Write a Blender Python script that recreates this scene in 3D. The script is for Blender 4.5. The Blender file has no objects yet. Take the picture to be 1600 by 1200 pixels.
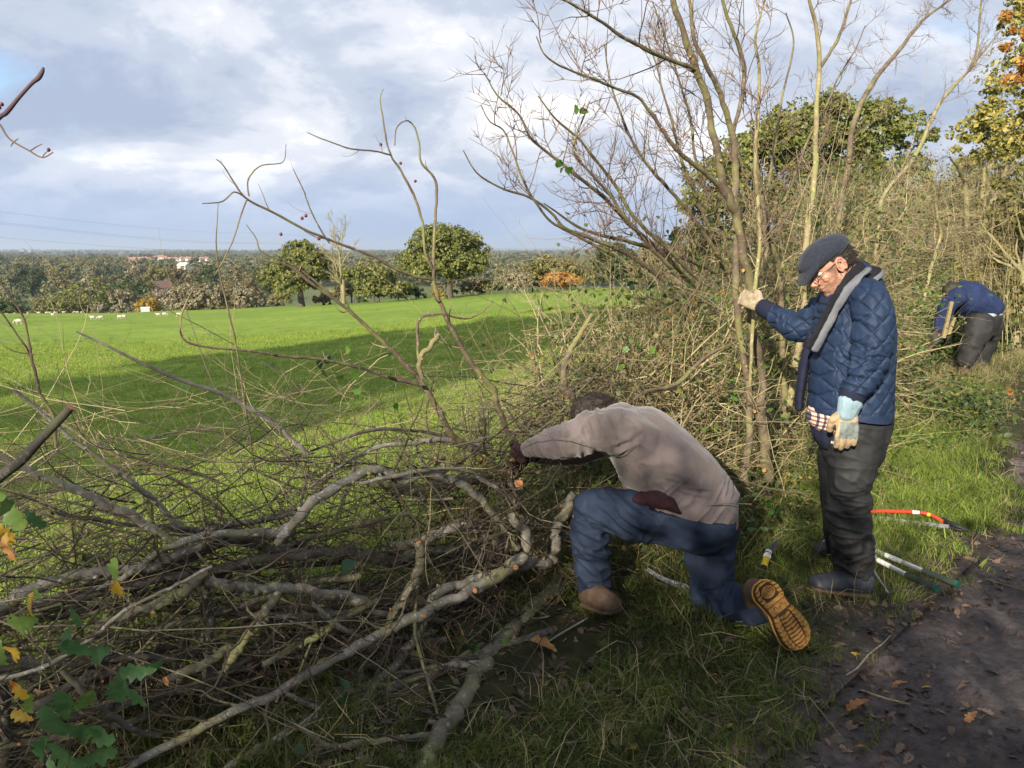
import bpy, math, random
import numpy as np
from mathutils import Vector, Matrix

# ------------------------------------------------------------------ camera, sky, sun, exposure
SC = bpy.context.scene
COL = SC.collection
random.seed(7)
RNG = np.random.default_rng(11)
rad = math.radians
PITCH = rad(9.85)
FPX = 1209.0
EYE = 1.62
SP, CP = math.sin(PITCH), math.cos(PITCH)

cam_d = bpy.data.cameras.new('camera')
cam = bpy.data.objects.new('camera', cam_d)
COL.objects.link(cam)
cam.location = (0, 0, EYE)
cam.rotation_euler = (rad(90) - PITCH, 0, 0)
cam_d.sensor_width = 36
cam_d.lens = 36 * FPX / 1600
cam_d.clip_start = 0.05
cam_d.clip_end = 40000
SC.camera = cam

SUN_EL, SUN_AZ = rad(21.0), rad(24)        # sun stands behind the viewer and to the left
SUN_DIR = Vector((math.sin(SUN_AZ) * math.cos(SUN_EL), math.cos(SUN_AZ) * math.cos(SUN_EL), -math.sin(SUN_EL)))

world = bpy.data.worlds.new('World')
SC.world = world
world.use_nodes = True
SC.view_settings.view_transform = 'Standard'
SC.view_settings.look = 'None'
SC.view_settings.exposure = 0.86
SC.view_settings.gamma = 1
SC.view_settings.use_curve_mapping = False
SKY_STRENGTH = 0.1


def build_world():
    nt = world.node_tree
    N, L = nt.nodes, nt.links
    N.clear()
    def n(t, **k):
        x = N.new(t)
        for a, b in k.items():
            setattr(x, a, b)
        return x
    out = n('ShaderNodeOutputWorld'); bg = n('ShaderNodeBackground')
    bg.inputs['Strength'].default_value = SKY_STRENGTH
    L.new(bg.outputs[0], out.inputs[0])
    sky = n('ShaderNodeTexSky', sky_type='NISHITA')
    sky.sun_disc = False
    sky.sun_elevation = SUN_EL
    sky.sun_rotation = math.pi + SUN_AZ
    sky.air_density = 1.0; sky.dust_density = 0.6; sky.ozone_density = 1.5
    tc = n('ShaderNodeTexCoord')
    sep = n('ShaderNodeSeparateXYZ'); L.new(tc.outputs['Generated'], sep.inputs[0])
    def math_(op, a, b=None, c=None):
        m = n('ShaderNodeMath', operation=op)
        for i, v in enumerate((a, b, c)):
            if v is None: continue
            if isinstance(v, (int, float)): m.inputs[i].default_value = v
            else: L.new(v, m.inputs[i])
        return m.outputs[0]
    z = math_('MAXIMUM', sep.outputs[2], 0.0)
    zz = math_('ADD', z, 0.42)
    px = math_('DIVIDE', sep.outputs[0], zz)
    py = math_('DIVIDE', sep.outputs[1], zz)
    comb = n('ShaderNodeCombineXYZ'); L.new(px, comb.inputs[0]); L.new(py, comb.inputs[1])
    def noise(scale, detail, rough, dist, off):
        mp = n('ShaderNodeMapping'); mp.inputs['Location'].default_value = off
        mp.inputs['Rotation'].default_value = (0, 0, 0.5)
        mp.inputs['Scale'].default_value = (1.0, 1.15, 1)
        L.new(comb.outputs[0], mp.inputs[0])
        t = n('ShaderNodeTexNoise'); L.new(mp.outputs[0], t.inputs['Vector'])
        t.inputs['Scale'].default_value = scale; t.inputs['Detail'].default_value = detail
        t.inputs['Roughness'].default_value = rough; t.inputs['Distortion'].default_value = dist
        return t.outputs['Fac']
    def ramp(f, stops):
        r = n('ShaderNodeValToRGB'); L.new(f, r.inputs[0])
        r.color_ramp.interpolation = 'EASE'
        el = r.color_ramp.elements
        while len(el) < len(stops): el.new(0.5)
        for e, (p, c) in zip(el, stops):
            e.position = p; e.color = (*c, 1)
        return r.outputs[0]
    cover = ramp(noise(1.5, 9, 0.58, 0.25, (3.3, 1.4, 0)), [(0.26, (0, 0, 0)), (0.40, (1, 1, 1))])
    body = ramp(noise(2.3, 10, 0.60, 0.25, (7.1, 4.9, 2)), [(0.36, (2.5, 2.95, 3.95)), (0.47, (3.4, 3.8, 4.6)), (0.56, (4.8, 5.0, 5.5)), (0.66, (7.0, 6.9, 6.9))])
    mix = n('ShaderNodeMix', data_type='RGBA')
    blue = n('ShaderNodeMix', data_type='RGBA', blend_type='MULTIPLY'); blue.inputs[0].default_value = 1
    L.new(sky.outputs[0], blue.inputs[6]); blue.inputs[7].default_value = (1.0, 1.1, 1.25, 1)
    L.new(cover, mix.inputs[0]); L.new(blue.outputs[2], mix.inputs[6]); L.new(body, mix.inputs[7])
    low = n('ShaderNodeMix', data_type='RGBA')        # flat grey-blue band of far cloud over the horizon
    lf = n('ShaderNodeMapRange'); L.new(sep.outputs[2], lf.inputs[0])
    lf.inputs[1].default_value = 0.0; lf.inputs[2].default_value = 0.13; lf.inputs[3].default_value = 0.92; lf.inputs[4].default_value = 0.0
    lf.interpolation_type = 'SMOOTHSTEP'
    L.new(lf.outputs[0], low.inputs[0]); L.new(mix.outputs[2], low.inputs[6]); low.inputs[7].default_value = (2.3, 3.1, 4.7, 1)
    L.new(low.outputs[2], bg.inputs['Color'])


build_world()
sun_d = bpy.data.lights.new('sun', 'SUN')
sun_d.energy = 5.0
sun_d.angle = rad(0.6)
sun_d.color = (1.0, 0.90, 0.74)
sun = bpy.data.objects.new('sun', sun_d)
COL.objects.link(sun)
sun.rotation_euler = SUN_DIR.to_track_quat('-Z', 'Y').to_euler()
sun.location = (-5, -10, 12)
SC.cycles.use_denoising = True
SC.cycles.max_bounces = 6
SC.cycles.diffuse_bounces = 3
SC.cycles.volume_bounces = 0

# ------------------------------------------------------------------ picture geometry used to survey the place
def ray(px, py):
    u = (px - 800) / FPX; v = (600 - py) / FPX
    return np.array([u, CP + v * SP, -SP + v * CP])
def at(px, py, Y):
    d = ray(px, py); s = Y / d[1]
    return np.array([0, 0, EYE]) + d * s
def on_ground(px, py, z=0.0):
    d = ray(px, py); s = (z - EYE) / d[2]
    return np.array([0, 0, EYE]) + d * s
HL = 3.45                                   # the hedge runs along Y - X = HL
def hedge_at(px, py, off=0.0, zmin=0.03):
    d = ray(px, py); s = (HL + off) / (d[1] - d[0])
    if d[2] < 0 and EYE + d[2] * s < zmin:
        s = (zmin - EYE) / d[2]
    return np.array([0, 0, EYE]) + d * s
R2 = math.sqrt(2)

# ------------------------------------------------------------------ noise
def _h(i, j, k, s):
    n = (i * 374761393 + j * 668265263 + k * 2147483647 + s * 144665) & 0xffffffff
    n = ((n ^ (n >> 13)) * 1274126177) & 0xffffffff
    n = ((n ^ (n >> 16)) * 2246822519) & 0xffffffff
    return ((n ^ (n >> 15)) & 0xffff) / 65535.0
def vnoise(p, seed=0):
    p = np.asarray(p, float)
    i = np.floor(p).astype(np.int64); f = p - i
    f = f * f * (3 - 2 * f)
    r = 0
    for a in (0, 1):
        for b in (0, 1):
            for c in (0, 1):
                w = (f[..., 0] if a else 1 - f[..., 0]) * (f[..., 1] if b else 1 - f[..., 1]) * (f[..., 2] if c else 1 - f[..., 2])
                r = r + w * _h(i[..., 0] + a, i[..., 1] + b, i[..., 2] + c, seed)
    return r * 2 - 1
def fbm(p, oct=4, seed=0, gain=0.5):
    p = np.asarray(p, float); r = 0; a = 1
    for o in range(oct):
        r = r + a * vnoise(p * (2 ** o), seed + o * 17); a *= gain
    return r
def smooth(x):
    x = np.clip(x, 0, 1); return x * x * (3 - 2 * x)
def nrm(v):
    return v / np.maximum(np.linalg.norm(v, axis=-1, keepdims=True), 1e-9)

# ------------------------------------------------------------------ mesh helpers
class Geo:
    def __init__(s): s.V = []; s.Q = []; s.T = []; s.n = 0; s.qm = []; s.tm = []
    def add(s, V, Q=None, T=None, m=0):
        V = np.asarray(V, np.float32).reshape(-1, 3)
        if Q is not None and len(Q):
            Q = np.asarray(Q, np.int64).reshape(-1, 4) + s.n; s.Q.append(Q); s.qm.append(np.full(len(Q), m, np.int32))
        if T is not None and len(T):
            T = np.asarray(T, np.int64).reshape(-1, 3) + s.n; s.T.append(T); s.tm.append(np.full(len(T), m, np.int32))
        s.V.append(V); s.n += len(V)
        return s
    def mesh(s, name, mats, smooth_=True):
        me = bpy.data.meshes.new(name)
        V = np.concatenate(s.V) if s.V else np.zeros((0, 3), np.float32)
        Q = np.concatenate(s.Q) if s.Q else np.zeros((0, 4), np.int64)
        T = np.concatenate(s.T) if s.T else np.zeros((0, 3), np.int64)
        me.vertices.add(len(V)); me.vertices.foreach_set('co', V.ravel())
        nl = Q.size + T.size
        me.loops.add(nl)
        me.loops.foreach_set('vertex_index', np.concatenate([Q.ravel(), T.ravel()]).astype(np.int32))
        me.polygons.add(len(Q) + len(T))
        st = np.concatenate([np.arange(len(Q)) * 4, Q.size + np.arange(len(T)) * 3]).astype(np.int32)
        me.polygons.foreach_set('loop_start', st)
        for m in mats: me.materials.append(m)
        if len(mats) > 1:
            mi = np.concatenate([np.concatenate(s.qm) if s.qm else np.zeros(0, np.int32), np.concatenate(s.tm) if s.tm else np.zeros(0, np.int32)])
            me.polygons.foreach_set('material_index', mi)
        me.polygons.foreach_set('use_smooth', np.full(len(Q) + len(T), smooth_))
        me.update(calc_edges=True)
        return me
    def obj(s, name, mats, parent=None, smooth_=True):
        if not isinstance(mats, (list, tuple)): mats = [mats]
        me = s.mesh(name, mats, smooth_)
        return link(name, me, parent)

def link(name, me, parent=None):
    o = bpy.data.objects.new(name, me)
    COL.objects.link(o)
    if parent is not None:
        o.parent = parent
        o.matrix_parent_inverse = Matrix.Translation(-Vector(parent.location)) if parent.rotation_euler.x == parent.rotation_euler.y == parent.rotation_euler.z == 0 else parent.matrix_basis.inverted()
    return o
def tag(o, label=None, cat=None, group=None, kind=None):
    if label: o['label'] = label
    if cat: o['category'] = cat
    if group: o['group'] = group
    if kind: o['kind'] = kind
    return o
def thing(name, label, cat, loc=(0, 0, 0), group=None):
    o = bpy.data.objects.new(name, None); COL.objects.link(o)
    o.location = [float(c) for c in loc]; o.empty_display_size = 0.2
    return tag(o, label, cat, group)

def spline(ctrl, n):
    c = np.asarray(ctrl, float)
    if len(c) == 2:
        t = np.linspace(0, 1, n)[:, None]; return c[0] * (1 - t) + c[1] * t
    d = np.r_[0, np.cumsum(np.linalg.norm(np.diff(c, axis=0)[:, :3], axis=1))]
    d = d / d[-1]
    p = np.vstack([2 * c[0] - c[1], c, 2 * c[-1] - c[-2]])
    t = np.linspace(0, 1, n); k = np.clip(np.searchsorted(d, t, side='right') - 1, 0, len(c) - 2)
    u = ((t - d[k]) / np.maximum(d[k + 1] - d[k], 1e-9))[:, None]
    a, b, e, f = p[k], p[k + 1], p[k + 2], p[k + 3]
    return 0.5 * ((2 * b) + (-a + e) * u + (2 * a - 5 * b + 4 * e - f) * u ** 2 + (-a + 3 * b - 3 * e + f) * u ** 3)

def tubes(P, R, S=4):
    """P (B,N,3), R (B,N) -> verts, quads"""
    P = np.asarray(P, float); R = np.asarray(R, float)
    if P.ndim == 2: P = P[None]; R = R[None]
    B, N, _ = P.shape
    T = nrm(np.gradient(P, axis=1))
    m = np.abs(T.mean(axis=1)); ax = np.argmin(m, axis=1)
    ref = np.zeros((B, 1, 3)); ref[np.arange(B), 0, ax] = 1
    n1 = nrm(np.cross(T, ref)); n2 = np.cross(T, n1)
    a = np.linspace(0, 2 * np.pi, S, endpoint=False)
    V = P[:, :, None] + R[:, :, None, None] * (np.cos(a)[None, None, :, None] * n1[:, :, None] + np.sin(a)[None, None, :, None] * n2[:, :, None])
    b = (np.arange(B) * N * S)[:, None, None]; i = (np.arange(N - 1) * S)[None, :, None]; j = np.arange(S)[None, None]
    j2 = (j + 1) % S
    Q = np.stack([b + i + j, b + i + j2, b + i + S + j2, b + i + S + j], -1).reshape(-1, 4)
    return V.reshape(-1, 3), Q
def disc(c, nrml, r, S=8, push=0.0):
    nrml = nrm(np.asarray(nrml, float)); ref = np.array([0, 0, 1.0]) if abs(nrml[2]) < .8 else np.array([1.0, 0, 0])
    a = nrm(np.cross(nrml, ref)); b = np.cross(nrml, a)
    t = np.linspace(0, 2 * np.pi, S, endpoint=False)
    V = np.vstack([c + nrml * push, c + r * (np.cos(t)[:, None] * a + np.sin(t)[:, None] * b)])
    return V, [(0, 1 + k, 1 + (k + 1) % S) for k in range(S)]
def grow(P, R, n, L, ang, N2, rr=0.5, up=0.1, wig=0.18, t0=0.12, t1=1.0, rmin=0.0008, bias=None, rng=RNG, taper=0.3):
    """side shoots grown from every parent polyline"""
    B, N, _ = P.shape
    k = rng.poisson(n, B) if np.isscalar(n) else rng.poisson(n)
    par = np.repeat(np.arange(B), k)
    if len(par) == 0: return np.zeros((0, N2, 3)), np.zeros((0, N2))
    t = t0 + (t1 - t0) * rng.random(len(par))
    f = t * (N - 1); i = np.minimum(f.astype(int), N - 2); u = (f - i)[:, None]
    pos = P[par, i] * (1 - u) + P[par, i + 1] * u
    tan = nrm(P[par, i + 1] - P[par, i])
    q = rng.normal(size=(len(par), 3)); q = nrm(q - (q * tan).sum(1, keepdims=True) * tan)
    an = ang * (0.65 + 0.7 * rng.random(len(par)))[:, None]
    d = tan * np.cos(an) + q * np.sin(an)
    if bias is not None: d = d + np.asarray(bias)
    ln = (L if np.isscalar(L) else np.asarray(L)[par]) * (0.35 + 0.85 * rng.random(len(par))) * (1 - 0.5 * t)
    st = (ln / (N2 - 1))[:, None]
    pts = [pos]
    for _ in range(N2 - 1):
        d = nrm(d + wig * rng.normal(size=d.shape) + np.array([0, 0, up]))
        pts.append(pts[-1] + d * st)
    r0 = np.maximum((R[par, i] * (1 - u[:, 0]) + R[par, i + 1] * u[:, 0]) * rr, rmin)
    C = np.stack(pts, 1)
    RR = r0[:, None] * np.linspace(1, taper, N2)[None]
    return C, RR

def grid_mesh(name, fx, fy, nx, ny, fn, mat, kind='structure'):
    a = np.linspace(*fx, nx); b = np.linspace(*fy, ny)
    A, Bb = np.meshgrid(a, b)
    V = fn(A, Bb).reshape(-1, 3)
    i = np.arange(ny - 1)[:, None] * nx + np.arange(nx - 1)[None]
    Q = np.stack([i, i + 1, i + nx + 1, i + nx], -1).reshape(-1, 4)
    g = Geo().add(V, Q)
    o = g.obj(name, mat); o['kind'] = kind
    return o

# ------------------------------------------------------------------ materials
def S2L(c):
    return tuple(((x / 255) / 12.92 if x / 255 <= 0.04045 else ((x / 255 + 0.055) / 1.055) ** 2.4) for x in c)
class Mat:
    def __init__(s, name, rough=0.85, spec=0.3):
        s.m = bpy.data.materials.new(name); s.m.use_nodes = True
        s.nt = s.m.node_tree; s.N = s.nt.nodes; s.L = s.nt.links
        s.b = s.N['Principled BSDF']
        s.b.inputs['Roughness'].default_value = rough
        s.b.inputs['Specular IOR Level'].default_value = spec
    def n(s, t, **k):
        x = s.N.new(t)
        for a, b in k.items(): setattr(x, a, b)
        return x
    def coord(s, obj=False, scale=(1, 1, 1)):
        if obj: o = s.n('ShaderNodeTexCoord').outputs['Object']
        else: o = s.n('ShaderNodeNewGeometry').outputs['Position']
        mp = s.n('ShaderNodeMapping'); mp.inputs['Scale'].default_value = scale
        s.L.new(o, mp.inputs[0]); return mp.outputs[0]
    def noise(s, scale, detail=4, rough=0.5, dist=0, obj=False, sc=(1, 1, 1)):
        t = s.n('ShaderNodeTexNoise'); s.L.new(s.coord(obj, sc), t.inputs['Vector'])
        t.inputs['Scale'].default_value = scale; t.inputs['Detail'].default_value = detail
        t.inputs['Roughness'].default_value = rough; t.inputs['Distortion'].default_value = dist
        return t.outputs['Fac']
    def voro(s, scale, obj=False, feature='F1', sc=(1, 1, 1)):
        t = s.n('ShaderNodeTexVoronoi', feature=feature); s.L.new(s.coord(obj, sc), t.inputs['Vector'])
        t.inputs['Scale'].default_value = scale; return t.outputs['Distance']
    def ramp(s, f, stops, interp='LINEAR'):
        r = s.n('ShaderNodeValToRGB'); s.L.new(f, r.inputs[0]); el = r.color_ramp.elements
        r.color_ramp.interpolation = interp
        while len(el) < len(stops): el.new(0.5)
        for e, (p, c) in zip(el, stops):
            e.position = p; e.color = (*(c if not np.isscalar(c) else (c,) * 3), 1)
        return r.outputs[0]
    def mix(s, f, a, b, mode='MIX'):
        x = s.n('ShaderNodeMix', data_type='RGBA', blend_type=mode)
        for i, v in ((0, f), (6, a), (7, b)):
            if isinstance(v, (int, float)): x.inputs[i].default_value = v
            elif isinstance(v, tuple): x.inputs[i].default_value = (*v[:3], 1)
            else: s.L.new(v, x.inputs[i])
        return x.outputs[2]
    def island(s): return s.n('ShaderNodeNewGeometry').outputs['Random Per Island']
    def objrand(s): return s.n('ShaderNodeObjectInfo').outputs['Random']
    def attr(s, name='Col'):
        a = s.n('ShaderNodeAttribute'); a.attribute_name = name; return a.outputs['Color']
    def col(s, c):
        if isinstance(c, tuple): s.b.inputs['Base Color'].default_value = (*c, 1)
        else: s.L.new(c, s.b.inputs['Base Color'])
        return s
    def bump(s, f, strength=0.3, dist=0.01):
        b = s.n('ShaderNodeBump'); b.inputs['Strength'].default_value = strength; b.inputs['Distance'].default_value = dist
        s.L.new(f, b.inputs['Height']); s.L.new(b.outputs[0], s.b.inputs['Normal']); return s
    def translucent(s, w=0.3):
        tr = s.n('ShaderNodeBsdfTranslucent'); mx = s.n('ShaderNodeMixShader'); mx.inputs[0].default_value = w
        src = s.b.inputs['Base Color']
        if src.is_linked: s.L.new(src.links[0].from_socket, tr.inputs[0])
        else: tr.inputs[0].default_value = src.default_value
        out = s.N['Material Output']
        s.L.new(s.b.outputs[0], mx.inputs[1]); s.L.new(tr.outputs[0], mx.inputs[2]); s.L.new(mx.outputs[0], out.inputs[0])
        return s

def mk_bark(name, dark, light, moss, mossamt=0.55, scale=14):
    M = Mat(name, 0.85, 0.25)
    c = M.ramp(M.noise(scale, 6, 0.65), [(0.3, dark), (0.7, light)])
    m = M.ramp(M.noise(scale * 0.45, 5, 0.6), [(mossamt, (0, 0, 0)), (mossamt + 0.12, (1, 1, 1))])
    c = M.mix(m, c, moss)
    sp = M.ramp(M.noise(scale * 4, 3, 0.6), [(0.6, (0, 0, 0)), (0.68, (1, 1, 1))])
    c = M.mix(sp, c, tuple(min(1, x * 1.35 + 0.02) for x in light))
    M.col(c).bump(M.noise(scale * 5, 5, 0.7, sc=(1, 1, 1)), 0.5, 0.006)
    return M.m
BARK_GREY = mk_bark('bark_grey', (0.11, 0.095, 0.078), (0.33, 0.305, 0.26), (0.21, 0.20, 0.11), 0.52)
BARK_MOSS = mk_bark('bark_mossy', (0.09, 0.08, 0.055), (0.22, 0.20, 0.14), (0.20, 0.20, 0.08), 0.48)
BARK_DARK = mk_bark('bark_dark', (0.05, 0.042, 0.034), (0.13, 0.115, 0.10), (0.11, 0.12, 0.055), 0.56)
BARK_PALE = mk_bark('bark_pale', (0.16, 0.125, 0.065), (0.36, 0.31, 0.18), (0.24, 0.24, 0.09), 0.5)
BARK_STEM = mk_bark('bark_stem', (0.085, 0.062, 0.045), (0.20, 0.155, 0.11), (0.20, 0.19, 0.08), 0.47)
M_ = Mat('cut_wood', 0.7); M_.col(M_.ramp(M_.noise(60, 3), [(0.3, (0.42, 0.17, 0.06)), (0.7, (0.62, 0.31, 0.12))])); CUT = M_.m
def mk_twig(name, a, b, c=None):
    M = Mat(name, 0.75, 0.3)
    st = [(0.0, a), (0.5, b), (1.0, c or b)]
    M.col(M.ramp(M.island(), st)); return M.m
TWIG_BROWN = mk_twig('twig_brown', (0.045, 0.033, 0.025), (0.11, 0.085, 0.06), (0.20, 0.165, 0.105))
TWIG_STRAW = mk_twig('twig_straw', (0.14, 0.105, 0.055), (0.32, 0.265, 0.14), (0.50, 0.43, 0.24))
TWIG_RED = mk_twig('twig_redbrown', (0.12, 0.075, 0.055), (0.24, 0.18, 0.11), (0.30, 0.26, 0.15))
TWIG_PURPLE = mk_twig('twig_sky', (0.10, 0.06, 0.05), (0.20, 0.13, 0.10), (0.25, 0.20, 0.13))
def mk_leaf(name, stops, tr=0.3, rough=0.55, by='island'):
    M = Mat(name, rough, 0.35)
    f = M.island() if by == 'island' else M.objrand()
    c = M.ramp(f, stops)
    M.col(c).translucent(tr); return M.m
# ------------------------------------------------------------------ terrain
def terrain(x, y):
    x = np.asarray(x, float); y = np.asarray(y, float)
    w = (y - x - HL) / R2
    r = np.hypot(x, y)
    sl = np.interp(x / np.maximum(np.abs(y), 1e-3), [-0.66, -0.5, -0.33, -0.165, -0.083, 0.083, 0.165], [0.069, 0.069, 0.0626, 0.053, 0.046, 0.033, 0.030])
    plane = -sl * np.abs(y)
    z = plane * smooth((w - 0.2) / 6.0)
    p = np.stack([x / 9, y / 9, 0 * x], -1)
    z = z + 0.16 * fbm(p, 3, 5) * smooth((w - 1) / 10)
    p = np.stack([x / 1.3, y / 1.3, 0 * x], -1)
    z = z + 0.03 * fbm(p, 3, 9) * smooth((w - 0.6) / 2) * smooth((60 - r) / 40)
    a = (x + y) / R2; wh = (y - x) / R2
    z = z + 0.16 * np.exp(-((wh - 2.45) / 0.5) ** 2) * smooth((a - 2.2) / 2.5)      # hedge bank
    rc = np.interp(np.arctan2(x, np.maximum(y, 1e-3)), [-0.7, -0.3, -0.1, 0.15, 0.5], [150, 150, 125, 95, 90])
    e = np.maximum(r - rc, 0)
    drop = np.where(e < 60, 0.0022 * e * e, 0.0022 * 3600 + 0.264 * (e - 60))
    z = z - drop * (wh > 2)
    floor = -29 + 4 * fbm(np.stack([x / 900, y / 900, 0 * x], -1), 3, 2)
    k = 4.0
    h = np.clip(0.5 + 0.5 * (z - floor) / k, 0, 1)
    zz = floor * (1 - h) + z * h + k * h * (1 - h) * 0.5
    return np.where(r > 40, zz, z)

M_ = Mat('pasture', 0.9, 0.15)
c1 = M_.ramp(M_.noise(0.06, 5, 0.6), [(0.3, (0.165, 0.255, 0.030)), (0.7, (0.245, 0.340, 0.046))])
c2 = M_.ramp(M_.noise(1.6, 6, 0.75), [(0.30, (0.48, 0.50, 0.45)), (0.5, (.95, .95, .95)), (0.68, (1.25, 1.15, 1.1))])
c = M_.mix(1.0, c1, c2, 'MULTIPLY')
rush = M_.ramp(M_.noise(0.22, 5, 0.7, sc=(0.5, 2.2, 1)), [(0.60, (0, 0, 0)), (0.68, (0.75, 0.75, 0.75))])
c = M_.mix(rush, c, (0.055, 0.085, 0.016))
soil = M_.ramp(M_.noise(3.5, 6, 0.8), [(0.66, (0, 0, 0)), (0.74, (0.6, 0.6, 0.6))])
c = M_.mix(soil, c, (0.13, 0.10, 0.04))
far = M_.n('ShaderNodeSeparateXYZ'); M_.L.new(M_.n('ShaderNodeNewGeometry').outputs['Position'], far.inputs[0])
fr = M_.n('ShaderNodeMapRange'); M_.L.new(far.outputs[2], fr.inputs[0]); fr.inputs[1].default_value = -16; fr.inputs[2].default_value = -22
patch = M_.ramp(M_.voro(0.004), [(0.2, (0.06, 0.065, 0.028)), (0.5, (0.08, 0.105, 0.035)), (0.8, (0.14, 0.16, 0.05))])
c = M_.mix(fr.outputs[0], c, patch)
M_.col(c).bump(M_.noise(9, 6, 0.8), 0.6, 0.05)
PASTURE = M_.m

def build_field():
    th = np.concatenate([np.arange(-180, -46, 4.0), np.arange(-46, 46.01, 0.6), np.arange(50, 180, 4.0)])
    th = np.radians(th)
    r = np.concatenate([[0.0], np.geomspace(0.4, 30000, 330)])
    A, Rr = np.meshgrid(th, r)
    x = Rr * np.sin(A); y = Rr * np.cos(A)
    wq = (y - x) / R2
    z = terrain(x, y) - 0.012 - 0.09 * smooth((2.75 - wq) / 0.3) * smooth((wq + 1.3) / 0.2)
    V = np.stack([x, y, z], -1).reshape(-1, 3); nx = len(th); ny = len(r)
    i = np.arange(ny - 1)[:, None] * nx; j = np.arange(nx)[None]; j2 = (j + 1) % nx
    Q = np.stack([i + j, i + j2, i + nx + j2, i + nx + j], -1).reshape(-1, 4)[:, ::-1]
    o = Geo().add(V, Q).obj('field', PASTURE); o['kind'] = 'structure'
build_field()

# ------------------------------------------------------------------ path and verge
def aw(a, w): return (a - w) / R2, (a + w) / R2         # along / across -> x, y
def edge_w(a):                                           # where the grass verge ends
    a = np.asarray(a, float)
    return np.interp(a, [4.8, 6.0, 6.8, 7.3, 8.9, 12], [1.08, 1.22, 1.42, 1.56, 1.92, 2.1]) + 0.10 * np.sin(a * 1.9 + 1) + 0.07 * np.sin(a * 4.3) + 0.05 * np.sin(a * 11.7 + 2) + 0.03 * np.sin(a * 23.1) + 0.45 * smooth((a - 8) / 6) * 0
M_ = Mat('path_mud', 0.62, 0.45)
c = M_.ramp(M_.noise(1.7, 7, 0.7), [(0.30, (0.072, 0.055, 0.053)), (0.48, (0.145, 0.115, 0.112)), (0.68, (0.27, 0.22, 0.205))])
g2 = M_.ramp(M_.noise(26, 6, 0.75), [(0.35, (0.45, 0.43, 0.42)), (0.6, (1.2, 1.2, 1.2))])
c = M_.mix(1.0, c, g2, 'MULTIPLY')
st = M_.ramp(M_.voro(95), [(0.13, (1, 1, 1)), (0.22, (0, 0, 0))])
keep = M_.ramp(M_.noise(7, 3), [(0.5, (0, 0, 0)), (0.62, (0.55, 0.55, 0.55))])
c = M_.mix(M_.mix(1.0, st, keep, 'MULTIPLY'), c, (0.24, 0.21, 0.19))
rg = M_.ramp(M_.noise(3, 5, 0.6), [(0.35, 0.45), (0.65, 0.85)])
M_.L.new(rg, M_.b.inputs['Roughness'])
M_.col(c).bump(M_.noise(34, 9, 0.8), 1.0, 0.05)
MUD = M_.m
M_ = Mat('verge_soil', 0.9, 0.2)
c = M_.ramp(M_.noise(6, 7, 0.75), [(0.3, (0.022, 0.020, 0.012)), (0.5, (0.045, 0.050, 0.018)), (0.72, (0.085, 0.070, 0.035))])
mudc = M_.ramp(M_.noise(1.7, 7, 0.7), [(0.30, (0.060, 0.046, 0.043)), (0.48, (0.115, 0.090, 0.086)), (0.68, (0.20, 0.165, 0.15))])
sx = M_.n('ShaderNodeSeparateXYZ'); M_.L.new(M_.n('ShaderNodeNewGeometry').outputs['Position'], sx.inputs[0])
df = M_.n('ShaderNodeMath', operation='SUBTRACT'); M_.L.new(sx.outputs[1], df.inputs[0]); M_.L.new(sx.outputs[0], df.inputs[1])
ns = M_.n('ShaderNodeMath', operation='MULTIPLY_ADD'); M_.L.new(M_.noise(7, 5, .65), ns.inputs[0]); ns.inputs[1].default_value = 1.1; M_.L.new(df.outputs[0], ns.inputs[2])
mr = M_.n('ShaderNodeMapRange'); M_.L.new(ns.outputs[0], mr.inputs[0]); mr.inputs[1].default_value = 1.95; mr.inputs[2].default_value = 2.4; mr.inputs[3].default_value = 1; mr.inputs[4].default_value = 0
c = M_.mix(mr.outputs[0], c, M_.mix(1.0, mudc, M_.ramp(M_.noise(26, 6, 0.75), [(0.35, (0.45, 0.43, 0.42)), (0.6, (1.2, 1.2, 1.2))]), 'MULTIPLY'))
M_.col(c).bump(M_.noise(40, 6, 0.8), 0.9, 0.03)
SOIL = M_.m

def path_fn(A, W):
    x, y = aw(A, W)
    p = np.stack([x * 1.2, y * 1.2, 0 * x], -1)
    e = smooth((edge_w(A) + 0.12 + .06 * vnoise(np.stack([A * 14, W * 14, 0 * A], -1), 77) - W + .10 * fbm(np.stack([A * 4, W * 4, 0 * A], -1), 3, 79)) / 0.75)
    rut = -0.018 * np.exp(-((W - 0.75) / 0.16) ** 2) - 0.015 * np.exp(-((W + 0.35) / 0.2) ** 2)
    z = 0.010 + 0.018 * fbm(p, 4, 3) + 0.014 * fbm(p * 6, 4, 8, .6) + rut + 0.030
    z = z * e + (-0.03) * (1 - e)
    return np.stack([x, y, z], -1)
o = grid_mesh('path', (-3, 40), (-1.35, 2.75), 1300, 150, path_fn, MUD)
def verge_z(x, y):
    a = (x + y) / R2; w = (y - x) / R2
    p = np.stack([x * 2.1, y * 2.1, 0 * x], -1)
    return terrain(x, y) + 0.012 + 0.03 * fbm(p, 4, 21) * smooth((w - 1.0) / 0.3) + 0.02 * smooth((w - 1.2) / 0.3) - 0.075 * smooth((edge_w(a) - .05 - w) / 0.22) * (a > 5.5)
def verge_fn(A, W):
    x, y = aw(A, W)
    z = verge_z(x, y)
    z = z * 1.0 - 0.10 * smooth((W - 2.95) / 0.35)
    return np.stack([x, y, z], -1)
o = grid_mesh('verge', (-3, 30), (1.0, 3.3), 560, 60, verge_fn, SOIL)

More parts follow.
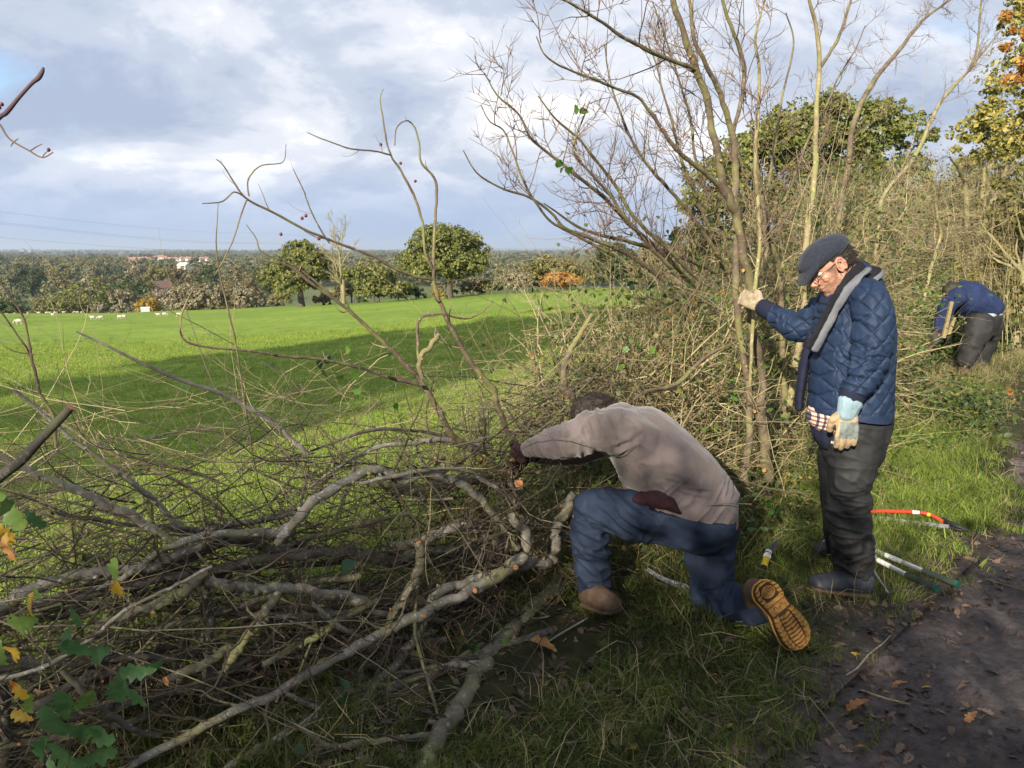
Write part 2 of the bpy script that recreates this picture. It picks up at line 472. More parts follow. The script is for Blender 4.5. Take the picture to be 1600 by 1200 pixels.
# ------------------------------------------------------------------ scattering for what nobody could count
def scatter(name, srcs, P, rot, scl, seed=0, label=None):
    """srcs: unlinked source objects; P Nx3 points"""
    rng = np.random.default_rng(seed)
    me = bpy.data.meshes.new(name)
    P = np.asarray(P, np.float32)
    me.vertices.add(len(P)); me.vertices.foreach_set('co', P.ravel())
    for nm, ty, dat in (('rot', 'FLOAT_VECTOR', np.asarray(rot, np.float32).ravel()), ('scl', 'FLOAT', np.asarray(scl, np.float32)), ('idx', 'INT', rng.integers(0, len(srcs), len(P)).astype(np.int32))):
        a = me.attributes.new(nm, ty, 'POINT'); a.data.foreach_set('vector' if ty == 'FLOAT_VECTOR' else 'value', dat)
    me.update()
    coll = bpy.data.collections.new(name + '_kinds')
    for s in srcs: coll.objects.link(s)
    o = bpy.data.objects.new(name, me); COL.objects.link(o); o['kind'] = 'stuff'
    if label: o['label'] = label
    nt = bpy.data.node_groups.new(name, 'GeometryNodeTree')
    nt.interface.new_socket('Geometry', in_out='INPUT', socket_type='NodeSocketGeometry')
    nt.interface.new_socket('Geometry', in_out='OUTPUT', socket_type='NodeSocketGeometry')
    N, L = nt.nodes, nt.links
    gi = N.new('NodeGroupInput'); go = N.new('NodeGroupOutput')
    iop = N.new('GeometryNodeInstanceOnPoints'); ci = N.new('GeometryNodeCollectionInfo')
    ci.inputs['Collection'].default_value = coll
    ci.inputs['Separate Children'].default_value = True; ci.inputs['Reset Children'].default_value = True
    def at_(nm, ty):
        x = N.new('GeometryNodeInputNamedAttribute'); x.data_type = ty; x.inputs[0].default_value = nm; return x.outputs[0]
    L.new(gi.outputs[0], iop.inputs['Points']); L.new(ci.outputs[0], iop.inputs['Instance'])
    iop.inputs['Pick Instance'].default_value = True
    L.new(at_('idx', 'INT'), iop.inputs['Instance Index'])
    L.new(at_('rot', 'FLOAT_VECTOR'), iop.inputs['Rotation'])
    L.new(at_('scl', 'FLOAT'), iop.inputs['Scale'])
    L.new(iop.outputs[0], go.inputs[0])
    md = o.modifiers.new('scatter', 'NODES'); md.node_group = nt
    return o
def src(name, geo, mats, smooth_=True):
    if not isinstance(mats, (list, tuple)): mats = [mats]
    return bpy.data.objects.new(name, geo.mesh(name, mats, smooth_))
def zrot(n, rng, tilt=0.2):
    return np.stack([rng.normal(0, tilt, n), rng.normal(0, tilt, n), rng.random(n) * 6.283], -1)

M_ = Mat('grass_blade', 0.55, 0.35)
pn = M_.ramp(M_.noise(2.2, 4, 0.6), [(0.35, (0.070, 0.105, 0.022)), (0.55, (0.125, 0.180, 0.032)), (0.75, (0.22, 0.25, 0.06))])
c = M_.mix(M_.ramp(M_.island(), [(0.55, (0, 0, 0)), (0.95, (0.6, 0.6, 0.6))]), pn, (0.21, 0.19, 0.07))
M_.col(c).translucent(0.35); GRASS = M_.m
M_ = Mat('pasture_blade', 0.55, 0.3)
pn = M_.ramp(M_.noise(1.1, 4, 0.6), [(0.30, (0.17, 0.255, 0.030)), (0.55, (0.26, 0.35, 0.050)), (0.75, (0.33, 0.38, 0.085))])
c = M_.mix(M_.ramp(M_.island(), [(0.6, (0, 0, 0)), (1, (0.5, 0.5, 0.5))]), pn, (0.33, 0.32, 0.10))
M_.col(c).translucent(0.35); PGRASS = M_.m
DRY = mk_leaf('dry_grass', [(0, (0.17, 0.12, 0.055)), (0.5, (0.32, 0.25, 0.11)), (1, (0.40, 0.34, 0.19))], 0.2, 0.8)

def tuft(nb, h, spread, wdt, rng, lay=0.5):
    g = Geo()
    for _ in range(nb):
        a = rng.random() * 6.283; d = np.array([math.cos(a), math.sin(a), 0]); s = np.array([-d[1], d[0], 0])
        b = np.array([rng.normal(0, spread), rng.normal(0, spread), -0.01]); hh = h * (0.4 + 0.8 * rng.random()); l = lay * (0.2 + rng.random())
        w = wdt * (0.6 + 0.6 * rng.random())
        p = [b, b + np.array([0, 0, hh * 0.5]) + d * hh * l * 0.25, b + np.array([0, 0, hh * (0.95 - 0.35 * l)]) + d * hh * l * 0.8]
        V = [p[0] - s * w, p[0] + s * w, p[1] - s * w * 0.8, p[1] + s * w * 0.8, p[2]]
        g.add(V, [(0, 1, 3, 2)], [(2, 3, 4)])
    return g

rg = np.random.default_rng(3)
tufts = [src('tuft', tuft(22, 0.085, 0.035, 0.0022, rg, 0.9), GRASS) for _ in range(5)]
# verge grass
def verge_points(n, a0, a1, rng, lo=0.0, hi=1.55):
    a = a0 + (a1 - a0) * rng.random(n) ** 1.4; w = edge_w(a) + lo + (hi - lo) * rng.random(n) ** 0.9
    x, y = aw(a, w)
    return x, y, a, w
x, y, a, w = verge_points(17000, 0.6, 17, rg, -0.22, 1.55)
dens = fbm(np.stack([x * 1.4, y * 1.4, 0 * x], -1), 3, 33)
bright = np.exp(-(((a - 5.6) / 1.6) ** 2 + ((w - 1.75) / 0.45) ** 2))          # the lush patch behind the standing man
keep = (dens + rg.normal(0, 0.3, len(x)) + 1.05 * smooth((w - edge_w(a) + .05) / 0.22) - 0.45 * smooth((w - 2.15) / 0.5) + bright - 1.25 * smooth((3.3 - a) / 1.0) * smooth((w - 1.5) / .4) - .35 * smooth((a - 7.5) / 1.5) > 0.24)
x, y, w, b = x[keep], y[keep], w[keep], bright[keep]
z = verge_z(x, y)
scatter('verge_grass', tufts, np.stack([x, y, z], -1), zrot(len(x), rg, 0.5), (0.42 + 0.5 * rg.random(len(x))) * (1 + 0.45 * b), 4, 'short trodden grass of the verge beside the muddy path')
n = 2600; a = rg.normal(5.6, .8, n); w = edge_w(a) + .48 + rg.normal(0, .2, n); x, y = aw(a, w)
lush = mk_leaf('sun_tinted_blade', [(0, (.12, .21, .025)), (.6, (.20, .31, .04)), (1, (.32, .36, .08))], .4, .5)  # brighter green stands in for sunlight on this lush patch
lt = [src('sun_tinted_tuft', tuft(18, .085, .035, .0026, rg, 1.0), lush) for _ in range(3)]
scatter('sun_tinted_grass', lt, np.stack([x, y, verge_z(x, y)], -1), zrot(n, rg, .35), .55 + .5 * rg.random(n), 41, 'lush grass with sunlight tinted into its green, in the patch behind the standing man')
# dead grass and hay on the verge foot of the hedge
dry = [src('dry_tuft', tuft(16, 0.15, 0.07, 0.0014, rg, 2.3), DRY) for _ in range(4)]
x, y, a, w = verge_points(4200, 0.6, 15, rg, 0.0, 1.7)
keep = rg.random(len(x)) < (0.22 + 0.6 * smooth((w - 1.9) / 0.5)) * (1 - .75 * smooth((3.2 - a) / .8) * smooth((w - 1.4) / .3))
x, y = x[keep], y[keep]
scatter('dead_grass', dry, np.stack([x, y, verge_z(x, y)], -1), zrot(len(x), rg, 0.55), 0.5 + 0.7 * rg.random(len(x)), 5, 'dead straw-coloured grass matted along the hedge foot')
# pasture grass in the near field
pt = [src('pasture_tuft', tuft(20, 0.048, 0.055, 0.003, rg, 0.9), PGRASS) for _ in range(4)]
n = 52000
th = np.radians(-46 + 66 * rg.random(n)); r = 2.6 + 34 * rg.random(n) ** 1.8
x = r * np.sin(th); y = r * np.cos(th); w = (y - x) / R2
keep = w > 2.75
x, y, r = x[keep], y[keep], r[keep]
scatter('pasture_grass', pt, np.stack([x, y, terrain(x, y) - 0.012], -1), zrot(len(x), rg, 0.25), (0.6 + 0.5 * rg.random(len(x))) * (1 + r * 0.035), 6, 'short bright green grass of the sheep pasture')
rush = [src('rush_tuft', tuft(40, 0.30, 0.07, 0.003, rg, 1.0), mk_leaf('rush', [(0, (0.05, 0.09, 0.02)), (1, (0.12, 0.17, 0.05))], 0.2)) for _ in range(3)]
n = 500
x = -22 + 34 * rg.random(n); y = 9 + 26 * rg.random(n)
keep = (fbm(np.stack([x / 2.5, y / 2.5, 0 * x], -1), 3, 51) > 0.42) & ((y - x) / R2 > 6)
x, y = x[keep], y[keep]
scatter('rushes', rush, np.stack([x, y, terrain(x, y) - .02], -1), zrot(len(x), rg, 0.15), 0.5 + 0.6 * rg.random(len(x)), 7, 'dark rush tufts dotted over the pasture')
# ------------------------------------------------------------------ leaves of the trees seen at a distance
def leafmat(name, a, b, c, tr=0.18):
    return mk_leaf(name, [(0, a), (0.55, b), (1, c)], tr, 0.6)
LF_OAK = leafmat('oak_leaves', (0.065, 0.085, 0.020), (0.145, 0.165, 0.038), (0.26, 0.245, 0.07))
LF_DARK = leafmat('dark_leaves', (0.025, 0.05, 0.018), (0.06, 0.085, 0.025), (0.11, 0.13, 0.04))
LF_OLIVE = leafmat('olive_leaves', (0.09, 0.09, 0.03), (0.19, 0.18, 0.06), (0.30, 0.26, 0.09))
LF_GREY = leafmat('grey_green_leaves', (0.08, 0.095, 0.045), (0.16, 0.17, 0.08), (0.25, 0.24, 0.12))
LF_BROWN = leafmat('brown_leaves', (0.09, 0.075, 0.035), (0.17, 0.14, 0.065), (0.27, 0.21, 0.10))
LF_BARE = leafmat('pale_twiggy', (0.12, 0.105, 0.06), (0.22, 0.19, 0.115), (0.31, 0.275, 0.18), 0.05)
LF_YELLOW = leafmat('yellow_leaves', (0.22, 0.15, 0.02), (0.40, 0.26, 0.035), (0.50, 0.34, 0.07), 0.3)
LF_ORANGE = leafmat('orange_leaves', (0.25, 0.12, 0.03), (0.45, 0.20, 0.05), (0.50, 0.33, 0.08), 0.3)

def leaf_quads(C, Nn, size, rng, aspect=0.75, jit=0.6):
    """one folded leaf spray (2 tris) per centre; Nn preferred normals"""
    n = len(C)
    d = nrm(Nn + jit * rng.normal(size=(n, 3)))
    a = nrm(np.cross(d, rng.normal(size=(n, 3)))); b = np.cross(d, a)
    s = size * (0.45 + 1.25 * rng.random(n) ** 1.6)[:, None]
    V = np.stack([C - a * s, C + b * s * aspect + d * s * .2, C + a * s, C - b * s * aspect + d * s * .2], 1).reshape(-1, 3)
    Q = np.arange(4 * n).reshape(-1, 4)
    return V, Q
def crown_points(blobs, n, rng, shell=0.35, floor=-1e9):
    """blobs: (x,y,z,rx,ry,rz); lumpy: every blob carries its own lumps so gaps stay between"""
    B = np.asarray(blobs, float); wgt = B[:, 3] * B[:, 5]; wgt = wgt / wgt.sum()
    nl = max(6, int(n / 55))
    k = rng.choice(len(B), nl, p=wgt)
    d = nrm(rng.normal(size=(nl, 3))); d[:, 2] = np.where(d[:, 2] < -0.5, -d[:, 2], d[:, 2])
    rr = (0.50 + 0.56 * rng.random(nl) ** 0.8)[:, None]
    LC = B[k, :3] + d * B[k, 3:6] * rr
    LR = (B[k, 3:6].mean(1) * (0.10 + 0.26 * rng.random(nl) ** 1.3))
    j = rng.integers(0, nl, n)
    e = nrm(rng.normal(size=(n, 3)))
    P = LC[j] + e * (LR[j] * (0.55 + 0.5 * rng.random(n)))[:, None] * np.array([1, 1, .8])
    Nn = nrm(e * 0.8 + d[j] * 0.8 + np.array([0, 0, 0.25]))
    ok = P[:, 2] > floor
    return P[ok], Nn[ok]
def trunk_geo(base, h, r, rng, limbs=7, spread=0.5, sides=7, lean=(0, 0)):
    base = np.asarray(base, float)
    top = base + np.array([lean[0], lean[1], h])
    P = spline([base - [0, 0, .15], base + [0, 0, h * .1], base * .55 + top * .45 + rng.normal(0, h * .02, 3), top], 8)
    R = r * np.array([1.35, 1.0, .9, .8, .66, .5, .34, .15])
    g = Geo(); g.add(*tubes(P, R, sides))
    C, RR = grow(P[None], R[None], limbs, h * spread, 0.85, 6, 0.5, 0.12, 0.14, 0.3, 0.95, rng=rng)
    if len(C):
        g.add(*tubes(C, RR, 5))
        C2, R2_ = grow(C, RR, 4, h * spread * .5, 0.7, 5, 0.5, 0.05, 0.2, rng=rng)
        if len(C2): g.add(*tubes(C2, R2_, 4))
    return g
def tree(name, label, loc, crown_r, h, mat, nleaf, lsize, rng, group=None, cat='tree', trunk=True, low=0.12, flat=None, bark=None, shell=None):
    """a tree with a lumpy crown reaching from low*h to h"""
    x, y = loc[:2]; z = float(terrain(x, y)) if len(loc) < 3 else loc[2]
    t = thing(name, label, cat, (x, y, z), group)
    rx, ry = crown_r
    cz = z + h * (low + 1) / 2; rz = h * (1 - low) / 2
    bl = [(x, y, cz, rx * .8, ry * .8, rz * .9)]
    for _ in range(7):
        a = rng.random() * 6.283; q = 0.55
        bl.append((x + math.cos(a) * rx * q, y + math.sin(a) * ry * q, cz + rng.uniform(-.55, .4) * rz, rx * .48, ry * .48, rz * .45))
    P, Nn = crown_points(bl, nleaf, rng, floor=z + h * low * .4)
    g = Geo(); g.add(*leaf_quads(P, Nn, lsize, rng)); g.obj('crown', mat, t, False)
    if trunk:
        trunk_geo((x, y, z), h * .72, max(0.12, h * .032), rng, 6, .4, 6).obj('trunk', bark or BARK_DARK, t)
    return t

rt = np.random.default_rng(21)
def far_at(px, py_top, Y, base=None):
    p = at(px, py_top, Y); z = float(terrain(p[0], p[1])); return p, z

# two oaks, the bush between them, the bare tree and the shrubs on the crest of the pasture
def oak_blobs(c, rx, ry, z0, z1, n, rng):
    bl = []
    cz = (z0 + z1) / 2; rz = (z1 - z0) / 2
    for _ in range(n):
        d = nrm(rng.normal(size=3)); q = rng.uniform(.35, .66)
        zz = cz + d[2] * rz * q * .95
        bl.append((c[0] + d[0] * rx * q, c[1] + d[1] * ry * q, zz, rx * .38, ry * .38, rz * .36))
    bl.append((c[0], c[1], cz + rz * .1, rx * .62, ry * .62, rz * .62))
    return bl
def crest_oak(label, pxc, ybase, ytop, half, Y, n, ls, lowfrac, seed):
    rng = np.random.default_rng(seed)
    b = at(pxc, ybase, Y); top = at(pxc, ytop, Y); z = float(terrain(b[0], b[1]))
    hw = half * Y / FPX * 1.13
    t = thing('oak_tree', label, 'tree', (b[0], b[1], z))
    z1 = top[2]; z0 = b[2] + (z1 - b[2]) * lowfrac
    bl = oak_blobs(b, hw, hw, z0, z1, 16, rng)
    P, Nn = crown_points(bl, n, rng, floor=z0 - .2)
    g = Geo(); g.add(*leaf_quads(P, Nn, ls, rng)); g.obj('crown', LF_OAK, t, False)
    trunk_geo((b[0], b[1], z), (z1 - z) * .75, 0.5, rng, 12, .42, 8).obj('trunk', BARK_DARK, t)
    return t
crest_oak('smaller round green oak standing left of the bare pale tree on the pasture edge', 471, 481, 369, 62, 118, 34000, .15, .04, 3)
crest_oak('largest broad green oak in the open, domed over the pasture crest', 702, 466, 341, 86, 105, 52000, .15, .05, 8)
def crest_bush(label, px, ytop, half, Y, h, mat, n, ls, seed, name='bush', cat='bush', low=.02, ry=None):
    rng = np.random.default_rng(seed)
    p = at(px, ytop, Y); z = float(terrain(p[0], p[1])) - .1
    hw = half * Y / FPX
    return tree(name, label, (p[0], p[1], z), (hw, ry or hw), max(p[2] - z, h), mat, int(n * 1.9), ls * .66, rng, None, cat, True, low)
crest_bush('low spreading green bush tucked between the two pasture oaks', 590, 412, 52, 112, 3, LF_OAK, 6500, .24, 31)
crest_bush('pale gold birch top rising behind the bush between the oaks', 582, 402, 26, 150, 5, LF_OLIVE, 2200, .3, 32, 'birch_tree', 'tree')
crest_bush('brown thinning tree peeping out right of the smaller oak', 548, 428, 26, 135, 3, LF_BROWN, 1800, .26, 33, 'small_tree', 'tree')
crest_bush('pale brown thorn bush just right of the largest oak', 808, 420, 26, 98, 2, LF_BARE, 2600, .2, 34)
crest_bush('olive round shrub behind the orange bush on the crest', 862, 398, 42, 96, 3, LF_OLIVE, 4200, .22, 35)
crest_bush('orange and gold autumn bush at the crest of the pasture', 878, 423, 36, 88, 2, LF_ORANGE, 2600, .2, 36)
crest_bush('dark green tree rising over the gold bush, half behind hedge twigs', 955, 375, 48, 84, 4, LF_DARK, 4500, .2, 37, 'small_tree', 'tree')
crest_bush('russet hedge tree at the right end of the pasture crest', 1030, 372, 46, 80, 4, LF_BROWN, 4200, .2, 38, 'small_tree', 'tree')
crest_bush('tall olive tree standing behind the big fan of bare hedge stems', 1100, 350, 50, 70, 4, LF_OLIVE, 4200, .18, 39, 'small_tree', 'tree')
crest_bush('small yellow bush at the foot of the largest oak', 684, 452, 14, 104, 1, LF_YELLOW, 700, .16, 40)
# hedgerow along the crest
for k, (px, yt, half, Y, mt, lb) in enumerate([
 (420, 462, 18, 150, LF_BARE, 'low bare bush left of the smaller oak trunk'), (440, 455, 20, 135, LF_OLIVE, 'low olive bush half under the left side of the smaller oak'),
 (505, 462, 22, 128, LF_BROWN, 'low brown bush under the right side of the smaller oak'), (528, 450, 20, 140, LF_OLIVE, 'olive bush at the foot of the bare pale tree'),
 (622, 446, 24, 122, LF_OLIVE, 'olive bush joining the middle bush to the largest oak'), (650, 452, 22, 118, LF_DARK, 'dark low bush under the left side of the largest oak'),
 (735, 446, 24, 112, LF_BROWN, 'brown low bush under the right side of the largest oak'), (765, 436, 24, 108, LF_OLIVE, 'olive bush closing the gap right of the largest oak'),
 (790, 428, 24, 104, LF_GREY, 'grey-green bush right of the largest oak'), (832, 424, 22, 100, LF_OLIVE, 'round olive bush left of the orange bush'),
 (915, 405, 34, 96, LF_OLIVE, 'olive bush right of the orange bush'), (835, 408, 30, 125, LF_BROWN, 'brown crown behind the round olive bush'), (990, 400, 40, 100, LF_OLIVE, 'olive bush behind the russet hedge tree')]):
    crest_bush(lb, px, yt, half, Y, 2, mt, 1500, .2, 400 + k)
# bare pale tree
rb = np.random.default_rng(5)
b = at(536, 480, 116); top = at(538, 360, 116); z = float(terrain(b[0], b[1])); h = top[2] - z
t = thing('bare_tree', 'leafless pale dead tree standing between the two green oaks', 'tree', (b[0], b[1], z))
P = spline([[b[0], b[1], z - .2], [b[0] + .1, b[1], z + h * .3], [b[0] - .2, b[1], z + h * .6], [b[0] + .3, b[1], z + h * .95]], 9)[None]
R = np.linspace(.42, .08, 9)[None]
g = Geo(); g.add(*tubes(P, R, 7)); g.obj('trunk', BARK_PALE, t)
C, RR = grow(P, R, 13, h * .62, .85, 8, .5, .14, .16, .25, 1, .035, rng=rb)
C2, RR2 = grow(C, RR, 9, h * .2, .6, 5, .6, .12, .2, rmin=.025, rng=rb)
C3, RR3 = grow(C2, RR2, 4, h * .1, .6, 4, .7, .1, .2, rmin=.018, rng=rb)
g = Geo()
for a_, b_ in ((C, RR), (C2, RR2), (C3, RR3)): g.add(*tubes(a_, b_, 4))
g.obj('crown', BARK_PALE, t)

# trees of the valley beyond the pasture, near row first; label, px, top, half width px, distance, material
band = [
 ('dark rounded tree at the left edge of the frame just behind the pasture', 12, 455, 34, 185, LF_DARK, 'bush_tree'),
 ('olive bush with dark gaps, second from the left behind the pasture', 62, 458, 40, 190, LF_OLIVE, 'bush_tree'),
 ('tall olive oak left of the great dark oak behind the pasture', 78, 428, 40, 235, LF_GREY, 'broad_tree'),
 ('great broad oak, green with a deeply shaded right side, behind the left pasture', 136, 424, 50, 225, LF_OAK, 'broad_tree'),
 ('low olive tree in front of the great broad oak behind the left pasture', 122, 455, 36, 185, LF_OLIVE, 'bush_tree'),
 ('dark yellow-green bush in front of the great oak, beside the grey twiggy one', 88, 456, 22, 178, LF_OAK, 'bush_tree'),
 ('small grey twiggy bush right of the great oak at the pasture edge', 158, 470, 18, 175, LF_BARE, 'bush_tree'),
 ('rounded dark green tree right of the great oak, behind the pale thorns', 186, 428, 40, 240, LF_DARK, 'broad_tree'),
 ('second dark green tree closing the dark clump left of the brick house', 214, 420, 36, 262, LF_DARK, 'broad_tree'),
 ('pale brown twiggy thorn tree left of the yellow bush', 198, 448, 28, 172, LF_BARE, 'thorn_tree'),
 ('grey-green thorn tree between the pale thorn and the yellow bush', 230, 452, 24, 176, LF_GREY, 'thorn_tree'),
 ('bright yellow bush at the pasture edge above the water trough', 230, 463, 24, 166, LF_YELLOW, 'bush_tree'),
 ('broad pale brown thorn tree right of the yellow bush', 280, 440, 38, 164, LF_BARE, 'thorn_tree'),
 ('pale brown thorn tree with a wide crown, third right of the yellow bush', 325, 442, 32, 162, LF_BARE, 'thorn_tree'),
 ('small bare thorn tree alone left of the smaller oak', 380, 445, 20, 158, LF_BARE, 'thorn_tree'),
 ('olive tree over the pale thorns right of the brick house', 300, 420, 32, 250, LF_OLIVE, 'broad_tree'),
 ('dark rounded tree behind the pale thorns, left of the smaller oak', 322, 408, 28, 330, LF_DARK, 'broad_tree'),
 ('brown-topped tree between the valley wood and the smaller oak', 370, 418, 34, 300, LF_BROWN, 'broad_tree'),
 ('smooth domed olive tree behind the brick house roof', 245, 410, 24, 380, LF_OLIVE, 'broad_tree'),
 ('brown oak in the second row above the great dark oak', 90, 418, 24, 360, LF_BROWN, 'broad_tree'),
 ('round dark tree above the left end of the valley wood', 56, 412, 18, 420, LF_DARK, 'broad_tree'),
 ('dark conifer-like clump at the upper left of the valley', 32, 406, 18, 440, LF_DARK, 'broad_tree'),
 ('pale brown crown in the second row over the dark clump', 140, 411, 26, 430, LF_BARE, 'broad_tree'),
 ('pale oak crown left of the distant red-roofed houses', 210, 404, 22, 520, LF_BARE, 'broad_tree'),
 ('buff crown below the distant red-roofed houses', 274, 411, 20, 480, LF_BROWN, 'broad_tree'),
 ('grey-green crown at far left of the valley below the horizon', 12, 414, 22, 400, LF_GREY, 'broad_tree'),
 ('dark tree seen just left of the smaller oak crown', 402, 412, 24, 330, LF_DARK, 'broad_tree'),
 ('dark spruce clump behind the bare pale tree', 555, 405, 26, 330, LF_DARK, 'broad_tree'),
]
for i, (lb, px, yt, half, Y, mt, nm) in enumerate(band):
    rng = np.random.default_rng(100 + i)
    p = at(px, yt, Y); z = float(terrain(p[0], p[1]))
    hw = half * Y / FPX
    tree(nm, lb, (p[0], p[1], z), (hw, hw), max(p[2] - z, 3), mt, 9000 if half > 30 else 5500, .00115 * Y * (1.0 if half > 30 else .85), rng, 'trees behind the pasture', 'tree', half > 18, .03)

# farther trees one can still count, from shared meshes, then the far woodland as one mass
lows = []
for k, mt in enumerate([LF_DARK, LF_OLIVE, LF_GREY, LF_BROWN, LF_OAK, LF_BARE, LF_OLIVE, LF_DARK]):
    rng = np.random.default_rng(300 + k); g = Geo()
    bl = [(0, 0, 5.2, 4.2, 4.2, 4.4)] + [(rng.normal(0, 2.4), rng.normal(0, 2.4), rng.uniform(3, 7), 2.4, 2.4, 2.2) for _ in range(6)]
    P, Nn = crown_points(bl, 1500, rng, floor=0.3); g.add(*leaf_quads(P, Nn, .42, rng))
    lows.append(g.mesh('valley_tree', [mt], False))
rv = np.random.default_rng(77)
cand = []
for _ in range(120):
    px = rv.uniform(-20, 430) if rv.random() < .8 else rv.uniform(540, 960)
    Y = rv.uniform(380, 900)
    cand.append((px, Y))
for px, Y in sorted(cand, key=lambda c: c[1]):
    p = at(px, 400, Y); z = float(terrain(p[0], p[1]))
    o = link('valley_tree', lows[rv.integers(0, 8)])
    s = rv.uniform(1.0, 1.7) * (.7 if 190 < px < 335 else 1)
    o.location = (p[0], p[1], z - .5); o.scale = (s * rv.uniform(.9, 1.25), s * rv.uniform(.9, 1.25), s * .95); o.rotation_euler = (0, 0, rv.random() * 6.28)
    tag(o, 'small rounded tree far down in the hazy valley wood', 'tree', 'small trees far down in the valley')
srcs = [bpy.data.objects.new('far_tree', m) for m in lows]
n = 17000
px = rv.uniform(-90, 1690, n); Y = 700 * (13000 / 700) ** rv.random(n) ** 1.0
x = (px - 800) / FPX * Y; y = Y
keep = fbm(np.stack([x / 500, y / 700, 0 * x], -1), 3, 91) > -0.25
keep |= Y < 1500
hs = ~((px > 185) & (px < 335) & (Y > 1000) & (Y < 1950) & (rv.random(n) < .93))
keep &= hs
x, y, Y = x[keep], y[keep], Y[keep]
sc_ = rv.uniform(.9, 1.9, len(x)) * (1 + Y / 9000)
scatter('far_woodland', srcs, np.stack([x, y, terrain(x, y) - .5], -1), np.stack([0 * x, 0 * x, rv.random(len(x)) * 6.28], -1), sc_, 8, 'wooded plain running off to the hazy horizon')

# brick house in the valley, the estate of red roofs, white houses and tower blocks on the horizon
def flat_mat(name, c, rough=0.8):
    M = Mat(name, rough, .3); M.col(M.ramp(M.noise(3, 3), [(0.3, tuple(x * .85 for x in c)), (0.7, c)])); return M.m
BRICK = flat_mat('brick_wall', (0.22, 0.12, 0.085)); TILE = flat_mat('roof_tiles', (0.13, 0.085, 0.07)); RENDERW = flat_mat('pale_render', (0.55, 0.52, 0.47))
REDTILE = flat_mat('red_roof_tiles', (0.36, 0.17, 0.12)); WHITE = flat_mat('white_paint', (0.8, 0.8, 0.78)); GLASSM = flat_mat('window_glass', (0.05, 0.06, 0.07), .15)
CONC = flat_mat('concrete', (0.20, 0.21, 0.23))
def house_meshes(w, d, h, rh, wall, roof, nwin=3):
    out = {}
    g = Geo(); x, y = w / 2, d / 2
    g.add([(-x, -y, 0), (x, -y, 0), (x, y, 0), (-x, y, 0), (-x, -y, h), (x, -y, h), (x, y, h), (-x, y, h), (-x, 0, h + rh), (x, 0, h + rh)],
          [(0, 1, 5, 4), (1, 2, 6, 5), (2, 3, 7, 6), (3, 0, 4, 7)], [(5, 6, 9), (7, 4, 8)])
    out['wall'] = (g, wall)
    e = .4; g = Geo()
    for s in (-1, 1):
        g.add([(-x - e, s * (y + e), h - .25), (x + e, s * (y + e), h - .25), (x + e, 0, h + rh + .12), (-x - e, 0, h + rh + .12),
               (-x - e, s * (y + e), h - .05), (x + e, s * (y + e), h - .05), (x + e, 0, h + rh + .34), (-x - e, 0, h + rh + .34)],
              [(4, 5, 6, 7), (0, 1, 5, 4), (0, 4, 7, 3), (1, 2, 6, 5), (0, 3, 2, 1)])
    out['roof'] = (g, roof)
    return out
def boxg(c, s, g=None):
    g = g or Geo(); c = np.array(c, float); s = np.array(s, float) / 2
    V = [c + s * np.array(k) for k in ((-1, -1, -1), (1, -1, -1), (1, 1, -1), (-1, 1, -1), (-1, -1, 1), (1, -1, 1), (1, 1, 1), (-1, 1, 1))]
    return g.add(V, [(0, 3, 2, 1), (4, 5, 6, 7), (0, 1, 5, 4), (1, 2, 6, 5), (2, 3, 7, 6), (3, 0, 4, 7)])
def house(label, px, ytop, Y, w, d, h, rh, wall, roof, rz, group=None, rows=1, ncol=3, name='house', base=None):
    p = at(px, ytop, Y); z = p[2] - h - rh
    t = thing(name, label, 'house', (p[0], p[1], z), group)
    def put(nm, g, m, par):
        o = bpy.data.objects.new(nm, g.mesh(nm, [m], False)); COL.objects.link(o); o.parent = par; return o
    for nm, (g, m) in house_meshes(w, d, h, rh, wall, roof).items():
        ob = put(nm, g, m, t)
        if nm == 'roof': put('chimney', boxg((w * .28, 0, h + rh + .3), (.9, .7, 1.6)), wall, ob)
    for r_ in range(rows):
        for c_ in range(ncol):
            cx = (c_ + .5) / ncol * w - w / 2
            f = put('window', boxg((cx, -d / 2 - .03, h * (r_ + .55) / rows), (1.4, .12, h / rows * .42)), WHITE, t)
            put('pane', boxg((cx, -d / 2 - .1, h * (r_ + .55) / rows), (1.15, .06, h / rows * .34)), GLASSM, f)
    t.rotation_euler = (0, 0, rz)
    return t
house('red brick house with brown tiled roof half hidden in the valley trees', 252, 440, 330, 6.5, 6, 3.6, 2.4, BRICK, TILE, rad(35), rows=2, name='brick_house')
house('white rendered house low among the valley trees left of the smaller oak', 287, 411, 640, 8, 6, 3.4, 1.8, RENDERW, WHITE, rad(-20), rows=2, name='white_house')
for k in range(22):
    px = 196 + k * 6.1 + rv.normal(0, 1.2); Y = rv.uniform(1500, 1900)
    house('small red-roofed house of the distant estate', px, 401.5 + rv.normal(0, .9), Y, rv.uniform(8, 13), 8, 5.5, 4.0, RENDERW if rv.random() < .55 else BRICK, REDTILE, rv.uniform(-.6, .6), 'red-roofed houses of the distant estate', 1, 2)
def block(label, px, ytop, Y, w, h):
    p = at(px, ytop, Y); t = thing('tower_block', label, 'building', (p[0], p[1], p[2] - h))
    o = bpy.data.objects.new('wall', boxg((0, 0, h / 2), (w, w * .6, h)).mesh('wall', [CONC], False)); COL.objects.link(o); o.parent = t
    o2 = bpy.data.objects.new('roof', boxg((0, 0, h + h * .06), (w * .5, w * .35, h * .12)).mesh('roof', [CONC], False)); COL.objects.link(o2); o2.parent = t
block('left of the two grey hospital-like blocks on the far left horizon', 35, 389.5, 5200, 34, 46)
block('right of the two grey hospital-like blocks on the far left horizon', 47, 389.5, 5300, 26, 44)
block('tiny white block alone on the horizon above the estate', 176, 391.3, 6200, 14, 30)

